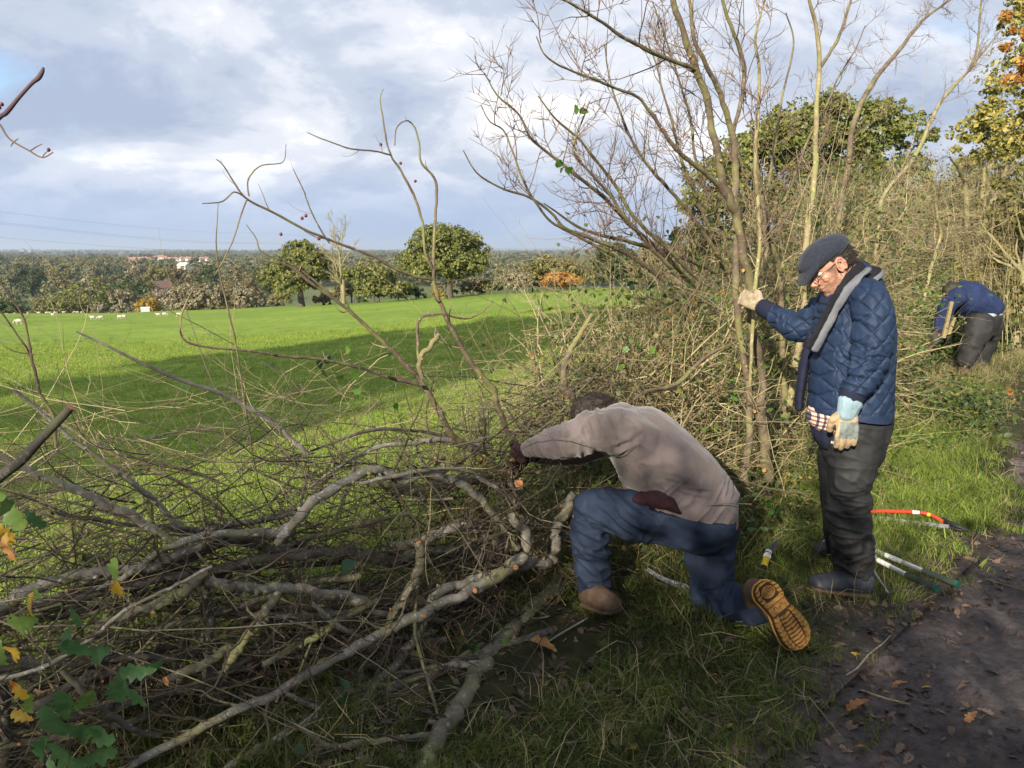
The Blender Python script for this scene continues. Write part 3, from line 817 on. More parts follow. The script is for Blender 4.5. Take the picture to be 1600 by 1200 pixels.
# blue hills at the edge of sight
def hills_fn(A, B):
    x = A; y = 21000 + B * 4000
    hgt = (80 + 90 * fbm(np.stack([x / 5200, B, 0 * x], -1), 4, 61)) * smooth((x + 6500) / 5000)
    z = -32 + np.maximum(hgt, 0) * np.sin(np.pi * B)
    return np.stack([x, y, z], -1)
M_ = Mat('hill_cover', .9, .1); M_.col(M_.ramp(M_.noise(.002, 5), [(.4, (.05, .07, .05)), (.6, (.10, .11, .06))])); 
grid_mesh('hills', (-14000, 16000), (0, 1), 160, 8, hills_fn, M_.m)

# sheep, trough and power lines
FLEECE = flat_mat('fleece', (0.50, 0.46, 0.37)); SHEEPFACE = flat_mat('sheep_face', (0.5, 0.45, 0.36))
def ellipsoid(c, r, nu=14, nv=9, rot=None, noise=0, seed=0):
    u = np.linspace(0, 2 * np.pi, nu, endpoint=False); v = np.linspace(0, np.pi, nv)
    U, Vv = np.meshgrid(u, v)
    P = np.stack([np.cos(U) * np.sin(Vv), np.sin(U) * np.sin(Vv), np.cos(Vv)], -1).reshape(-1, 3)
    if noise: P = P * (1 + noise * vnoise(P * 3.1, seed)[:, None])
    P = P * np.asarray(r, float)
    if rot is not None: P = P @ np.asarray(rot, float).T
    i = np.arange(nv - 1)[:, None] * nu; j = np.arange(nu)[None]
    Q = np.stack([i + j, i + nu + j, i + nu + (j + 1) % nu, i + (j + 1) % nu], -1).reshape(-1, 4)
    return P + np.asarray(c, float), Q
def make_sheep(pose):
    t = {}
    g = Geo(); g.add(*ellipsoid((0, 0, .62), (.52, .26, .27), 14, 9, noise=.12)); g.add(*tubes(spline([(.38, 0, .68), (.55, 0, .66 if pose else .80)], 3), np.array([.16, .13, .11]), 8)); t['body'] = (g, FLEECE)
    hx, hz = (.78, .18) if pose else (.74, .90)
    g = Geo(); g.add(*tubes(spline([(.56, 0, .60 if pose else .84), (hx * .93, 0, (.40 if pose else .93)), (hx + .04, 0, hz - .04)], 5), np.array([.10, .10, .085, .065, .03]), 7))
    for s in (-1, 1): g.add(*ellipsoid((hx - .13, s * .11, hz + .12 if pose else hz + .03), (.03, .07, .02), 6, 4))
    t['head'] = (g, SHEEPFACE)
    g = Geo()
    for sx in (-.32, .30):
        for s in (-1, 1): g.add(*tubes(np.array([(sx, s * .13, .5), (sx + (.04 if sx < 0 else 0), s * .13, .27), (sx, s * .13, 0)]), np.array([.07, .04, .035]), 6))
    t['leg'] = (g, SHEEPFACE)
    return t
SHM = [{k: g.mesh(k, [m]) for k, (g, m) in make_sheep(p).items()} for p in (0, 1)]
sheep = [
 (44, 492, 'white sheep alone at the near left of the pasture, in front of the flock'), (22, 483, None), (60, 484, None), (72, 482, 'white sheep at the middle of the huddle on the crest, sideways on'),
 (78, 484, None), (85, 484, None), (99, 485, None), (116, 486, None), (121, 486, None), (127, 485, None), (83, 495, 'cream sheep standing apart below the flock, seen end on'), (10, 486, None),
 (145, 500, None), (158, 500, 'sheep lying low in the grass halfway to the trough'), (187, 499, 'left of the pair of sheep left of the trough'), (194, 498, 'right of the pair of sheep left of the trough'),
 (248, 495, 'left of the pair of sheep right of the trough'), (257, 494, 'right of the pair of sheep right of the trough'), (279, 495, 'sheep alone right of the trough, near the thorns'), (30, 507, 'nearest sheep, seen from behind at the far left')]
for k, (px, py, lb) in enumerate(sheep):
    d = ray(px, py); Ys = np.linspace(40, 200, 3000); zz = EYE + d[2] / d[1] * Ys; tz = terrain(d[0] / d[1] * Ys, Ys)
    hit = np.where(zz < tz)[0]
    Y = Ys[hit[0]] if len(hit) else 138
    x = d[0] / d[1] * Y; z = float(terrain(x, Y))
    t = thing('sheep', lb or 'small white sheep grazing in the flock on the pasture crest', 'sheep', (x, Y, z), 'sheep on the pasture')
    for nm, me in SHM[k % 2].items():
        o = bpy.data.objects.new(nm, me); COL.objects.link(o); o.parent = t
    t.rotation_euler = (0, 0, rv.choice([0, 3.14]) + rv.normal(0, .5)); t.scale = (.56, .56, .50)
GALV = Mat('galvanised_trough', .4, .5); GALV.b.inputs['Metallic'].default_value = .3; GALV.col((.48, .52, .56)); GALV = GALV.m
Y = 130; p = at(228, 494, Y); z = float(terrain(p[0], p[1]))
t = thing('feed_trough', 'grey-white boxy livestock feeder in front of the yellow bush', 'feeder', (p[0], p[1], z))
def put(nm, g, m, par, sm=False):
    o = bpy.data.objects.new(nm, g.mesh(nm, [m], sm)); COL.objects.link(o); o.parent = par; return o
put('tank', boxg((0, 0, .45), (1.35, .9, .7)), GALV, t); g = boxg((0, 0, .84), (1.5, 1.05, .07)); put('lid', g, WHITE, t)
g = Geo()
for sx in (-.6, .6):
    for sy in (-.35, .35): boxg((sx, sy, .06), (.08, .08, .14), g)
put('leg', g, GALV, t)
t.rotation_euler = (0, 0, .35)
WIRE = flat_mat('cable', (0.22, 0.23, 0.26))
for (y0, y1, lb) in ((327, 365, 'uppermost of the far power cables sagging across the left sky'), (343.5, 380, 'middle power cable, one of a close pair over the valley'), (346, 381.5, 'lower cable of the close pair over the valley'), (369, 391, 'lowest faint power cable just over the horizon')):
    p0 = at(-60, y0 - 3, 420); p1 = at(430, y1, 900); mid = (p0 + p1) / 2 - np.array([0, 0, 4.0])
    P = spline([p0, p0 * .72 + p1 * .28 - [0, 0, 3.0], mid, p0 * .28 + p1 * .72 - [0, 0, 3.0], p1, p1 + (p1 - p0) * .6], 24)
    tag(Geo().add(*tubes(P, np.full(24, .055), 3)).obj('power_cable', WIRE), lb, 'cable')
# ------------------------------------------------------------------ the laid hedge: every pleached stem is a thing
def px_r(p, dpx):           # real radius of something dpx pixels across at point p
    return dpx * 0.5 * (p[1] * CP + (EYE - p[2]) * SP) / FPX
PLEACH_P, PLEACH_R = [], []
def wood(name, label, cat, pts, mat, off=0.0, cut0=False, cut1=False, N=None, group=None, knob=True, sides=9, wob=0.5, twigs=True, seed=0, hold=None, zmin=None):
    """pts: (px,py,diameter px[,extra offset from the hedge line])"""
    rng = np.random.default_rng(seed + 1000)
    C = []
    for q in pts:
        o = off + (q[3] if len(q) > 3 else 0)
        p = hedge_at(q[0], q[1], o, zmin if zmin is not None else 0.02)
        C.append(list(p) + [px_r(p, q[2])])
    C = np.array(C)
    n = N or max(8, 5 * len(pts))
    S = spline(C, n)
    P, R = S[:, :3], np.maximum(S[:, 3], .0012)
    L = np.linalg.norm(P[-1] - P[0])
    P = P + wob * R[:, None] * np.stack([vnoise(np.stack([np.arange(n) * .6 + seed, np.full(n, k * 3.7), np.zeros(n)], -1)) for k in range(3)], -1)
    R = R * (1 + .12 * vnoise(np.stack([np.arange(n) * .9, np.full(n, seed * 1.3), np.zeros(n)], -1)))
    g = Geo(); g.add(*tubes(P, R, sides))
    if cut0: V, T = disc(P[0], P[0] - P[1], R[0] * 1.03, 10, .002); g.add(V, None, T, 1)
    if cut1: V, T = disc(P[-1], P[-1] - P[-2], R[-1] * 1.03, 10, .002); g.add(V, None, T, 1)
    if knob and R.max() > .008:
        for _ in range(max(1, n // 8)):         # snags trimmed off close to the stem
            i = rng.integers(1, n - 2); d = nrm(rng.normal(size=3)); t = nrm(P[i + 1] - P[i]); d = nrm(d - (d @ t) * t + .5 * t)
            r = R[i] * rng.uniform(.3, .5); e = P[i] + d * R[i] * rng.uniform(1.3, 2.0)
            g.add(*tubes(np.array([P[i], e]), np.array([r, r * .9]), 7))
            V, T = disc(e, e - P[i], r * .92, 7, .001); g.add(V, None, T, 1)
    o = g.obj(name, [mat, CUT])
    tag(o, label, cat, group)
    if twigs: PLEACH_P.append((P, R))
    return o, P, R

G_PL = 'stems laid along the new hedge'
def lay(label, pts, mat, **k):
    return wood('laid_stem', label, 'hedge stem', pts, mat, group=G_PL, seed=len(PLEACH_P) * 7 + 3, **k)
lay('grey stem arching high left of the post, its left end sawn orange', [(435,848,13),(440,838,15),(485,789,16),(512,769,16),(539,753,16),(584,733,15),(606,740,14),(628,748,14),(668,741,14),(710,752,13),(746,774,12),(770,804,12),(794,834,12),(808,856,12)], BARK_GREY, off=-.05, cut0=True)
lay('thick mossy stem running level under the arch into the hinge cut', [(575,756,9,.1),(614,762,15,.1),(650,766,18,.1),(695,759,18,.1),(735,750,18,.1),(764,750,18,.05),(794,762,18),(808,785,19),(818,812,20),(826,850,20),(834,900,22)], BARK_MOSS, off=.05)
lay('slim stem lying on top of the grey arch by the fence post', [(560,756,5),(605,745,7),(665,735,7),(710,732,7),(740,741,7),(775,762,7),(800,780,7)], BARK_GREY, off=-.1, cut1=True)
lay('upright hinge stem gripped by the kneeling man, sawn orange beside his hand', [(806,693,8),(800,716,11),(798,750,12),(801,775,13),(806,800,13)], BARK_STEM, off=.0)
lay('stubby stem with a big round orange cut facing the viewer below the glove', [(790,757,11),(800,757,12),(812,756,13,-.12)], BARK_MOSS, off=.0, cut1=True, twigs=False)
lay('longest grey stem sweeping from the hinge down across the picture to the bottom left', [(797,807,14),(815,822,15),(824,842,16),(821,866,18),(794,888,19),(758,912,19),(716,932,18),(668,951,18),(632,973,17),(584,997,16),(539,1018,16),(488,1049,15),(430,1082,15),(375,1107,14),(294,1149,14),(225,1185,14),(140,1232,13)], BARK_GREY, off=-.22)
lay('grey forked stem curving under the longest stem and down to a row of cut stubs', [(897,771,13),(886,795,16),(872,818,16),(866,852,17),(866,872,18),(839,880,16),(800,888,14),(764,898,14),(728,908,14),(700,918,15),(680,932,15),(668,957,15),(660,980,15),(644,1003,15),(628,1028,15),(606,1050,15),(584,1072,14),(573,1097,12)], BARK_GREY, off=-.15)
lay('crooked branch from the cut stubs reaching left near the bottom', [(573,1096,11),(530,1107,10),(494,1106,9),(458,1089,7),(440,1080,5)], BARK_GREY, off=-.3)
lay('short stub hanging down below the cut stubs, sawn at its lower end', [(572,1098,8),(567,1115,8),(562,1132,8)], BARK_GREY, off=-.3, cut1=True, twigs=False)
lay('heaviest log sloping from the split stump down to the bottom edge', [(898,892,30),(878,906,29),(860,922,28),(838,946,27),(815,969,27),(792,994,27),(770,1020,27),(755,1042,27),(740,1062,28),(724,1088,28),(710,1110,29),(700,1130,30),(692,1149,30),(674,1178,28),(655,1205,27),(630,1245,26)], BARK_MOSS, off=-.1, cut0=True)
lay('branch forking left off the heaviest log near the bottom, with a torn orange face', [(692,1148,14),(668,1149,14),(626,1155,13),(575,1158,12),(530,1169,11),(500,1158,9),(470,1138,7),(452,1125,5)], BARK_MOSS, off=-.7)
lay('mossy stem dropping from the orange topped cut across to the lower left', [(652,848,14),(656,862,15),(654,884,14),(648,905,14),(637,928,13),(626,945,13),(612,962,13),(602,978,13),(586,1006,13),(571,1034,12),(562,1060,12),(556,1088,12)], BARK_MOSS, off=-.12, cut0=True)
lay('arched stem rising from the left over the fence post and down to the right', [(608,853,13,.06),(640,850,14,.06),(662,845,15,.06),(689,833,17,.06),(722,819,18,.06),(746,827,17,.08),(776,846,16,.1),(800,860,15,.1)], BARK_GREY, off=.05)
lay('long level dark stem behind the arch, running left past the middle of the hedge', [(791,873,15),(740,867,15),(680,861,15),(644,866,18),(608,876,19),(575,868,17),(530,864,16),(500,864,16),(470,868,16),(435,860,15),(390,845,15),(345,848,15),(315,863,15),(280,885,14),(245,900,13),(205,925,13)], BARK_DARK, off=.08)
lay('grey stem joining the sawn end of the arch and running down left', [(480,797,12),(450,826,14),(429,832,14),(375,833,14),(324,836,12),(285,848,11),(246,863,11),(216,889,11),(180,908,9),(140,925,8)], BARK_GREY, off=-.02)
lay('smooth grey log running from the left edge up to the middle', [(-40,965,20),(0,948,20),(45,924,20),(90,908,19),(150,896,18),(195,893,17),(240,884,16),(275,868,15),(305,856,14),(350,835,12)], BARK_GREY, off=.0)
lay('lichen-white stem slanting down right from the upper left', [(0,712,10),(39,734,11),(75,749,12),(120,767,13),(165,788,14),(210,809,14),(246,831,14),(272,850,12)], BARK_GREY, off=.0)
lay('pale mossy log in the lower left, its raised end sawn orange', [(319,893,16),(306,908,18),(283,925,19),(262,938,19),(222,955,18),(190,966,15),(150,978,11)], BARK_MOSS, off=-.1, cut0=True)
lay('yellow-green leaning stem with the big orange cut at its top, left of centre', [(436,930,14),(425,942,15),(414,955,15),(402,975,15),(390,991,14),(366,1024,13),(350,1048,12)], BARK_MOSS, off=-.2, cut0=True)
lay('grey log running level from the orange chip to the middle of the hedge', [(324,909,17),(360,915,17),(390,919,17),(421,920,17),(440,918,18),(485,925,18),(530,930,17),(560,938,16),(576,944,14)], BARK_GREY, off=-.06)
lay('mossy stem crossing under the level log down to the left', [(590,938,12),(562,951,12),(530,970,12),(505,985,12),(476,1004,12),(440,1024,11),(410,1040,10)], BARK_MOSS, off=-.05)
lay('thin grey rod lying level across the lower hedge', [(430,966,8),(485,960,9),(530,957,9),(590,957,9),(650,966,9),(710,972,9),(764,969,8),(794,948,8),(815,930,8)], BARK_GREY, off=-.03)
lay('dark stem lying level behind the longest stem', [(560,948,10),(600,941,11),(650,939,11),(700,939,11),(770,938,12),(810,932,12),(839,929,12)], BARK_DARK, off=.03)
lay('short grey rod crossing down right under the level log', [(484,943,8),(505,958,9),(524,975,9),(545,988,8),(568,998,7)], BARK_GREY, off=-.1)
lay('pale slim rod running from the left edge up into the middle', [(-20,1066,7),(0,1060,7),(45,1050,7),(105,1023,7),(144,996,6),(180,966,6),(210,945,6),(265,920,6),(330,885,5)], BARK_GREY, off=-.25)
lay('dark grey stem across the bottom, left of the heaviest log', [(505,1116,12),(485,1126,13),(465,1136,14),(440,1150,15),(420,1163,14),(390,1180,14),(355,1200,14),(320,1225,14)], BARK_GREY, off=-.35)
lay('dark log low in the left half, under the oak leaves', [(30,1118,15),(60,1101,16),(105,1077,16),(150,1054,16),(210,1041,15),(260,1030,14),(300,1020,13),(345,1005,12)], BARK_DARK, off=.06)
lay('second dark log beneath it, close to the ground', [(80,1130,14),(120,1116,15),(180,1104,15),(270,1081,14),(345,1071,14),(400,1060,12)], BARK_DARK, off=.1)
lay('dark upright stem standing in the hedge left of centre', [(322,915,15),(324,950,17),(326,990,18),(329,1040,19),(333,1120,20)], BARK_DARK, off=.05, twigs=False)
lay('dark upright stem at the bottom left corner', [(8,1075,14),(10,1140,15),(10,1260,16)], BARK_DARK, off=.1, twigs=False)
lay('dark slanting stem crossing the oak leaves in the lower left', [(85,1035,8),(110,1060,10),(150,1097,11),(185,1127,11),(210,1140,10),(250,1150,9)], BARK_DARK, off=-.2)
lay('mossy knotted stump stem right beside the kneeling knee', [(899,770,11),(893,790,15),(880,812,18),(872,830,20),(868,850,22),(864,872,20)], BARK_MOSS, off=-.05, twigs=False)
lay('cut peg standing over the hinge with an orange tip', [(722,721,6),(722,735,7),(720,741,6)], BARK_STEM, off=0, cut0=True, cut1=True, twigs=False)
lay('thick log end with pale sawn face low in the middle left', [(262,1063,14),(285,1052,15),(330,1030,15),(360,1012,13)], BARK_MOSS, off=-.12, cut0=True, twigs=False)
for j, (pts, lb) in enumerate([
 ([(480,868,13),(400,875,14),(330,893,14),(250,905,14),(160,925,14),(60,950,13),(-30,975,12)], 'dark stem under the grey log running off at the left edge'),
 ([(560,900,11),(470,915,11),(380,945,12),(280,975,12),(180,1000,11),(60,1035,10),(-20,1050,10)], 'brown stem buried below the level log'),
 ([(700,1000,12),(600,1010,13),(500,1020,13),(420,1035,12),(330,1062,12),(220,1090,11),(100,1125,10)], 'dark low stem running behind the longest stem'),
 ([(765,1000,11),(660,1060,11),(570,1075,12),(480,1090,12),(380,1125,12),(250,1160,11)], 'lowest dark stem lying along the hedge foot'),
 ([(470,800,7),(400,815,8),(330,825,8),(250,825,7),(170,815,7),(80,800,6)], 'slim stem in the upper left tangle'),
 ([(640,800,6),(560,822,7),(480,842,8),(400,868,8),(300,905,8),(220,935,7)], 'slim brown rod slanting under the arch'),
 ([(795,905,8),(720,958,9),(640,1005,9),(560,1048,9),(470,1075,8),(360,1090,7)], 'brown rod just below the longest stem')]):
    lay(lb, pts, BARK_DARK if j % 2 == 0 else BARK_MOSS, off=.02 + .05 * (j % 3))
for j in range(34):
    r_ = np.random.default_rng(1500 + j); x0 = r_.uniform(-20, 700); y0 = r_.uniform(830 + max(0, 250 - x0) * .25, 1150); L_ = r_.uniform(200, 460); sl = r_.uniform(-.12, .36); d_ = r_.uniform(6, 15)
    lay('dark stem buried low in the laid hedge', [(x0 + L_ * .5 - L_ * t, y0 + sl * L_ * t + 18 * math.sin(t * 3.1 + j), d_ * (1 - .25 * t)) for t in np.linspace(0, 1, 6)], [BARK_DARK, BARK_DARK, BARK_MOSS, BARK_GREY][j % 4], off=r_.uniform(-.02, .4), cut1=j % 3 == 0)
NPL = len(PLEACH_P)
# stems still leaning up against the sky, waiting to be laid
G_UP = 'thin stems rising over the laid hedge'
def rise(label, pts, mat=BARK_STEM, **k):
    return wood('rising_stem', label, 'hedge stem', pts, mat, group=G_UP, seed=500 + len(PLEACH_P) * 5, wob=.35, **k)
UPS = len(PLEACH_P)
rise('stem rising from the hinge up left, forking over the pasture', [(808,748,15),(794,741,14),(758,723,13),(734,700,12),(710,684,11),(701,671,10),(680,632,9),(659,597,8),(632,568,7),(610,545,6.5),(568,506,6),(533,475,5.5),(487,443,5),(459,419,4.5),(435,411,4),(421,408,3),(400,405,2)], off=.05)
rise('tall stem curving up past the largest oak into a hooked tip', [(806,693,9),(795,678,9),(778,636,9),(771,608,10),(743,576,8),(715,531,7.5),(694,489,7),(682,456,6.5),(677,424,5.5),(680,342,4.5),(682,294,4),(677,275,4),(658,253,3.5),(655,224,3),(648,199,2.6),(636,188,2.2),(620,199,2),(617,228,1.6)], off=.05)
rise('slim stem beside it leaning left, topped by a thin upright tip', [(677,424,5),(664,392,4.5),(661,354,4),(651,316,4),(636,285,4),(626,266,3.8),(613,247,3.2),(604,221,3),(598,183,2.4),(594,155,1.8),(599,139,1.2)], off=.05)
rise('thin side branch pointing left from the slim stem', [(610,242,2.8),(585,236,2.6),(547,232,2.3),(506,218,1.8),(480,207,1.2)], off=.05)
rise('long branch sweeping left across the smaller oak to the sky', [(677,437,5),(650,432,5),(626,424,4.8),(579,399,4.5),(528,380,4.2),(477,359,4),(427,332,3.6),(385,310,3.2),(366,285,2.6),(347,256,2),(338,249,1.4)], off=.05)
rise('twig bending left with an upturned end at the far left of the rising stems', [(385,310,2.6),(366,300,2.4),(347,315,2.2),(316,318,1.5)], off=.05)
rise('question-mark shaped curl of twig at upper left', [(389,307,2.4),(387,285,2.3),(395,269,2.2),(411,258,2),(442,253,1.6),(447,226,1.2)], off=.05)
rise('twig hanging down from the long branch left of the smaller oak', [(386,311,2.6),(377,335,2.4),(365,373,2.2),(347,411,2),(335,430,1.4)], off=.05)
rise('forked branch crossing in front of the smaller oak', [(533,475,4),(515,459,3.6),(465,418,3.2),(411,395,2.6),(400,372,2),(385,351,1.4)], off=.05)
rise('thin twig with dark red haws above the smaller oak', [(515,380,2.6),(506,367,2.6),(487,332,2.3),(474,297,1.9),(458,264,1.2)], off=.05)
rise('branch arching out left over the laid hedge to an upturned loop', [(659,602,6),(610,590,5.5),(557,573,5),(505,562,4.8),(440,556,4.5),(400,550,4.2),(360,546,4),(309,540,3.6),(285,528,3),(282,504,2.8),(288,480,2.5),(306,450,2.2),(345,441,1.5)], off=.0)
rise('cut stub standing up with an orange tip over the pasture', [(659,590,8),(655,566,8),(662,550,8),(673,541,8),(685,522,8)], off=.02, cut1=True)
rise('curved crook of branch right of the hinge, bright against the twigs', [(908,640,9),(898,626,10),(883,604,10),(881,576,10),(888,555,9),(897,538,9),(912,512,8),(925,492,7)], off=.05)
rise('thin arc of twig swinging right over the pasture', [(655,566,5),(652,517,4.5),(659,496,4),(690,491,3.5),(725,498,2.6),(750,490,2),(771,471,1.3)], off=.05)
rise('dark thin upright twig left of the smaller oak', [(385,650,3),(381,624,3),(369,540,3),(354,474,2.6),(339,405,2.2),(339,350,1.8),(341,318,1.2)], off=-.1)
rise('pale upright twig at the far left edge', [(88,700,5),(84,651,5),(63,615,5),(54,579,4.5),(48,549,4),(36,495,3.2),(14,462,2.5),(-4,435,2)], off=.05)
rise('second pale twig at the left edge, leaning to join it', [(60,600,4),(45,552,3.6),(24,519,3),(0,486,2.5),(-20,470,2)], off=.08)
rise('long grey branch lying from upper left down to the middle', [(480,712,8),(460,690,8),(420,657,8),(354,618,7),(300,600,6.5),(246,579,6),(180,546,4.5),(120,519,3)], BARK_GREY, off=.1)
rise('branch slanting down right through the left tangle', [(290,840,9),(250,790,9),(210,757,9),(160,720,8),(120,690,7),(60,640,6),(20,610,5)], BARK_GREY, off=.15)
rise('curving bough on the right of the pasture, pale in the sun', [(990,625,4),(1010,612,6),(1040,606,7),(1062,596,7),(1085,575,7),(1100,560,6),(1125,545,5),(1150,535,4)], off=-.3)
rise('dark upper branch lying level above the arch', [(770,700,4),(705,688,9),(665,690,9),(640,694,8),(600,696,7),(560,712,6),(520,735,5),(480,765,4)], BARK_GREY, off=.08)
rise('slender branch level across the upper tangle', [(706,684,6),(660,675,5),(600,671,5),(560,677,5),(500,700,4),(440,716,3)], BARK_DARK, off=.15)
rise('pale branch slanting from the far left into the tangle', [(350,800,6),(300,765,6),(240,735,6),(190,715,6),(140,690,5),(90,655,5),(40,625,4)], BARK_PALE, off=.3)
UPE = len(PLEACH_P)
# stem cut near the lens at the left, reaching in from outside the frame
def near_stem(label, pts, Y, mat, name='cut_stem', cat='branch', cut1=True, twig=False):
    C = []
    for q in pts:
        p = at(q[0], q[1], Y + (q[3] if len(q) > 3 else 0)); C.append(list(p) + [q[2] * .5 * Y / FPX])
    S = spline(np.array(C), 6 * len(pts)); g = Geo(); g.add(*tubes(S[:, :3], S[:, 3], 9))
    if cut1: V, T = disc(S[-1, :3], S[-1, :3] - S[-2, :3], S[-1, 3] * 1.02, 10, .001); g.add(V, None, T, 1)
    return tag(g.obj(name, [mat, CUT]), label, cat), S
near_stem('dark snapped stem slanting up at the left edge, close to the viewer', [(-60,800,20),(0,745,17),(30,722,17),(60,690,15),(90,659,14),(111,636,13)], 1.25, BARK_DARK)
o, S_ = near_stem('broken twig against the top left sky with a chewed tip', [(-30,215,7),(0,183,6.5),(10,176,7),(30,152,5.5),(50,130,5.5),(60,122,7),(66,112,6),(68,105,3)], 1.15, mk_twig('sky_twig', (.08,.05,.06), (.10,.06,.07)), 'broken_twig', 'twig', False)
S2 = Geo()
o, S_ = near_stem('fine curving twig with one berry at the left edge of the sky', [(-12,185,3),(0,195,3),(15,217,2.6),(45,235,2.4),(66,246,2.2),(83,238,1.8)], 1.15, TWIG_PURPLE, 'berry_twig', 'twig', False)
g = Geo()
for a_, b_ in (((22,222),(29,217)), ((22,222),(17,229)), ((47,236),(66,225)), ((66,245),(76,235))):
    p = at(*a_, 1.15); q = at(*b_, 1.15); g.add(*tubes(np.array([p, (p + q) / 2 + [0, 0, .001], q]), np.array([.0010, .0009, .0006]), 5))
g.obj('side_twig', TWIG_PURPLE, o)
M_ = Mat('haw_berry', .35, .5); M_.col((.14, .012, .02)); HAW = M_.m
g = Geo(); g.add(*ellipsoid(at(76, 234, 1.15), (.0026, .0026, .003), 8, 6)); g.obj('berry', HAW, o)
for (a_, lb) in (((3, 163), 'upper dark berry at the very left edge of the sky'), ((-1, 168), 'lower dark berry at the very left edge of the sky')):
    tag(Geo().add(*ellipsoid(at(*a_, 1.15), (.0028, .0028, .003), 8, 6)).obj('berry', HAW), lb, 'berry')

# side shoots on everything laid, then the loose tangle of brash
rgh = np.random.default_rng(41)
def shoots(lst, n, L, ang, bias, mats, name, label, levels=3, rr=.4, rmax=.006, wig=.2, up=.05, grp=None):
    byN = {}
    for P, R in lst: byN.setdefault(len(P), []).append((P, R))
    g = Geo(); keepC = []
    for N, l in byN.items():
        P = np.stack([a for a, _ in l]); R = np.minimum(np.stack([b for _, b in l]), rmax / rr)
        ln = np.linalg.norm(np.diff(P, axis=1), axis=2).sum(1)
        C, RR = grow(P, R, n * ln, L, ang, 8, rr, up, wig, .05, 1, .0011, bias, rng=rgh)
        if len(C): keepC.append((C, RR))
    C = np.concatenate([c for c, _ in keepC]); RR = np.concatenate([r for _, r in keepC])
    g.add(*tubes(C, RR, 4))
    if levels > 1:
        C2, R2_ = grow(C, RR, 4.0, L * .5, .8, 6, .55, up, wig, rmin=.0009, bias=bias, rng=rgh); g.add(*tubes(C2, R2_, 3))
    if levels > 2:
        C3, R3 = grow(C2, R2_, 1.6, L * .25, .9, 4, .6, up, wig, rmin=.0007, rng=rgh); g.add(*tubes(C3, R3, 3))
    o = g.obj(name, mats); tag(o, label, kind='stuff'); return o
HB = np.array([-.35, -.25, .06])
shoots(PLEACH_P[:NPL], 7, .5, .7, HB, TWIG_BROWN, 'laid_twigs', 'fine brown twigs on the laid stems', 3)
# every rising stem carries its own twigs
ups = [o for o in bpy.data.objects if o.name.startswith('rising_stem')]
def own_twigs(o, P, R, n, L, ang, mat, levels=2, bias=None, rr=.5, rng=rgh, wig=.15, up=.12, name='twigs', t0=.1, n2=3.0, rmin=.0010, L2=.5):
    ln = np.linalg.norm(np.diff(P, axis=0), axis=1).sum()
    C, RR = grow(P[None], np.minimum(R, .008)[None], n * ln, L, ang, 7, rr, up, wig, t0, 1, rmin, bias, rng=rng)
    g = Geo()
    if not len(C): return
    g.add(*tubes(C, RR, 4))
    if levels > 1:
        C2, R2_ = grow(C, RR, n2, L * L2, .8, 5, .6, up, wig, rmin=rmin * .85, rng=rng)
        if len(C2):
            g.add(*tubes(C2, R2_, 3))
            if levels > 2:
                C3, R3 = grow(C2, R2_, n2, L * L2 * .5, .8, 4, .7, up, wig, rmin=rmin * .75, rng=rng)
                if len(C3): g.add(*tubes(C3, R3, 3))
    # short thorns and buds
    th = grow(P[None], R[None] * 0 + .0012, 20 * ln, .018, 1.2, 2, 1, 0, 0, rng=rng, rmin=.0009)
    if len(th[0]): g.add(*tubes(th[0], th[1], 3))
    w_ = g.obj(name, mat, o); w_['kind'] = 'stuff'; return w_
for (P, R), o in zip(PLEACH_P[UPS:UPE], [x for x in ups]):
    thin = P[:, 2].mean() > .9
    own_twigs(o, P, R, 5 if thin else 9, .13 if thin else .30, .9, TWIG_RED if thin else TWIG_BROWN, 1 if thin else 2, up=.1)
# haws on the rising stems
haws = [(478,337,'dark red haw in the cluster of two above the smaller oak'),(472,341,'lower haw of the cluster above the smaller oak'),(439,366,'lone haw at the fork left of the smaller oak'),(595,226,'haw high on the slim stem'),(626,255,'haw on the slim stem where the tall stem bends'),(649,283,'haw between the two slim stems over the largest oak'),(498,373,'red haw in front of the smaller oak crown'),(470,418,'low red haw in front of the smaller oak')]
for (x_, y_, lb) in haws:
    tag(Geo().add(*ellipsoid(hedge_at(x_, y_, .05), (.006, .006, .0065), 8, 6)).obj('haw_berry', HAW), lb, 'berry', 'haws on the rising stems')
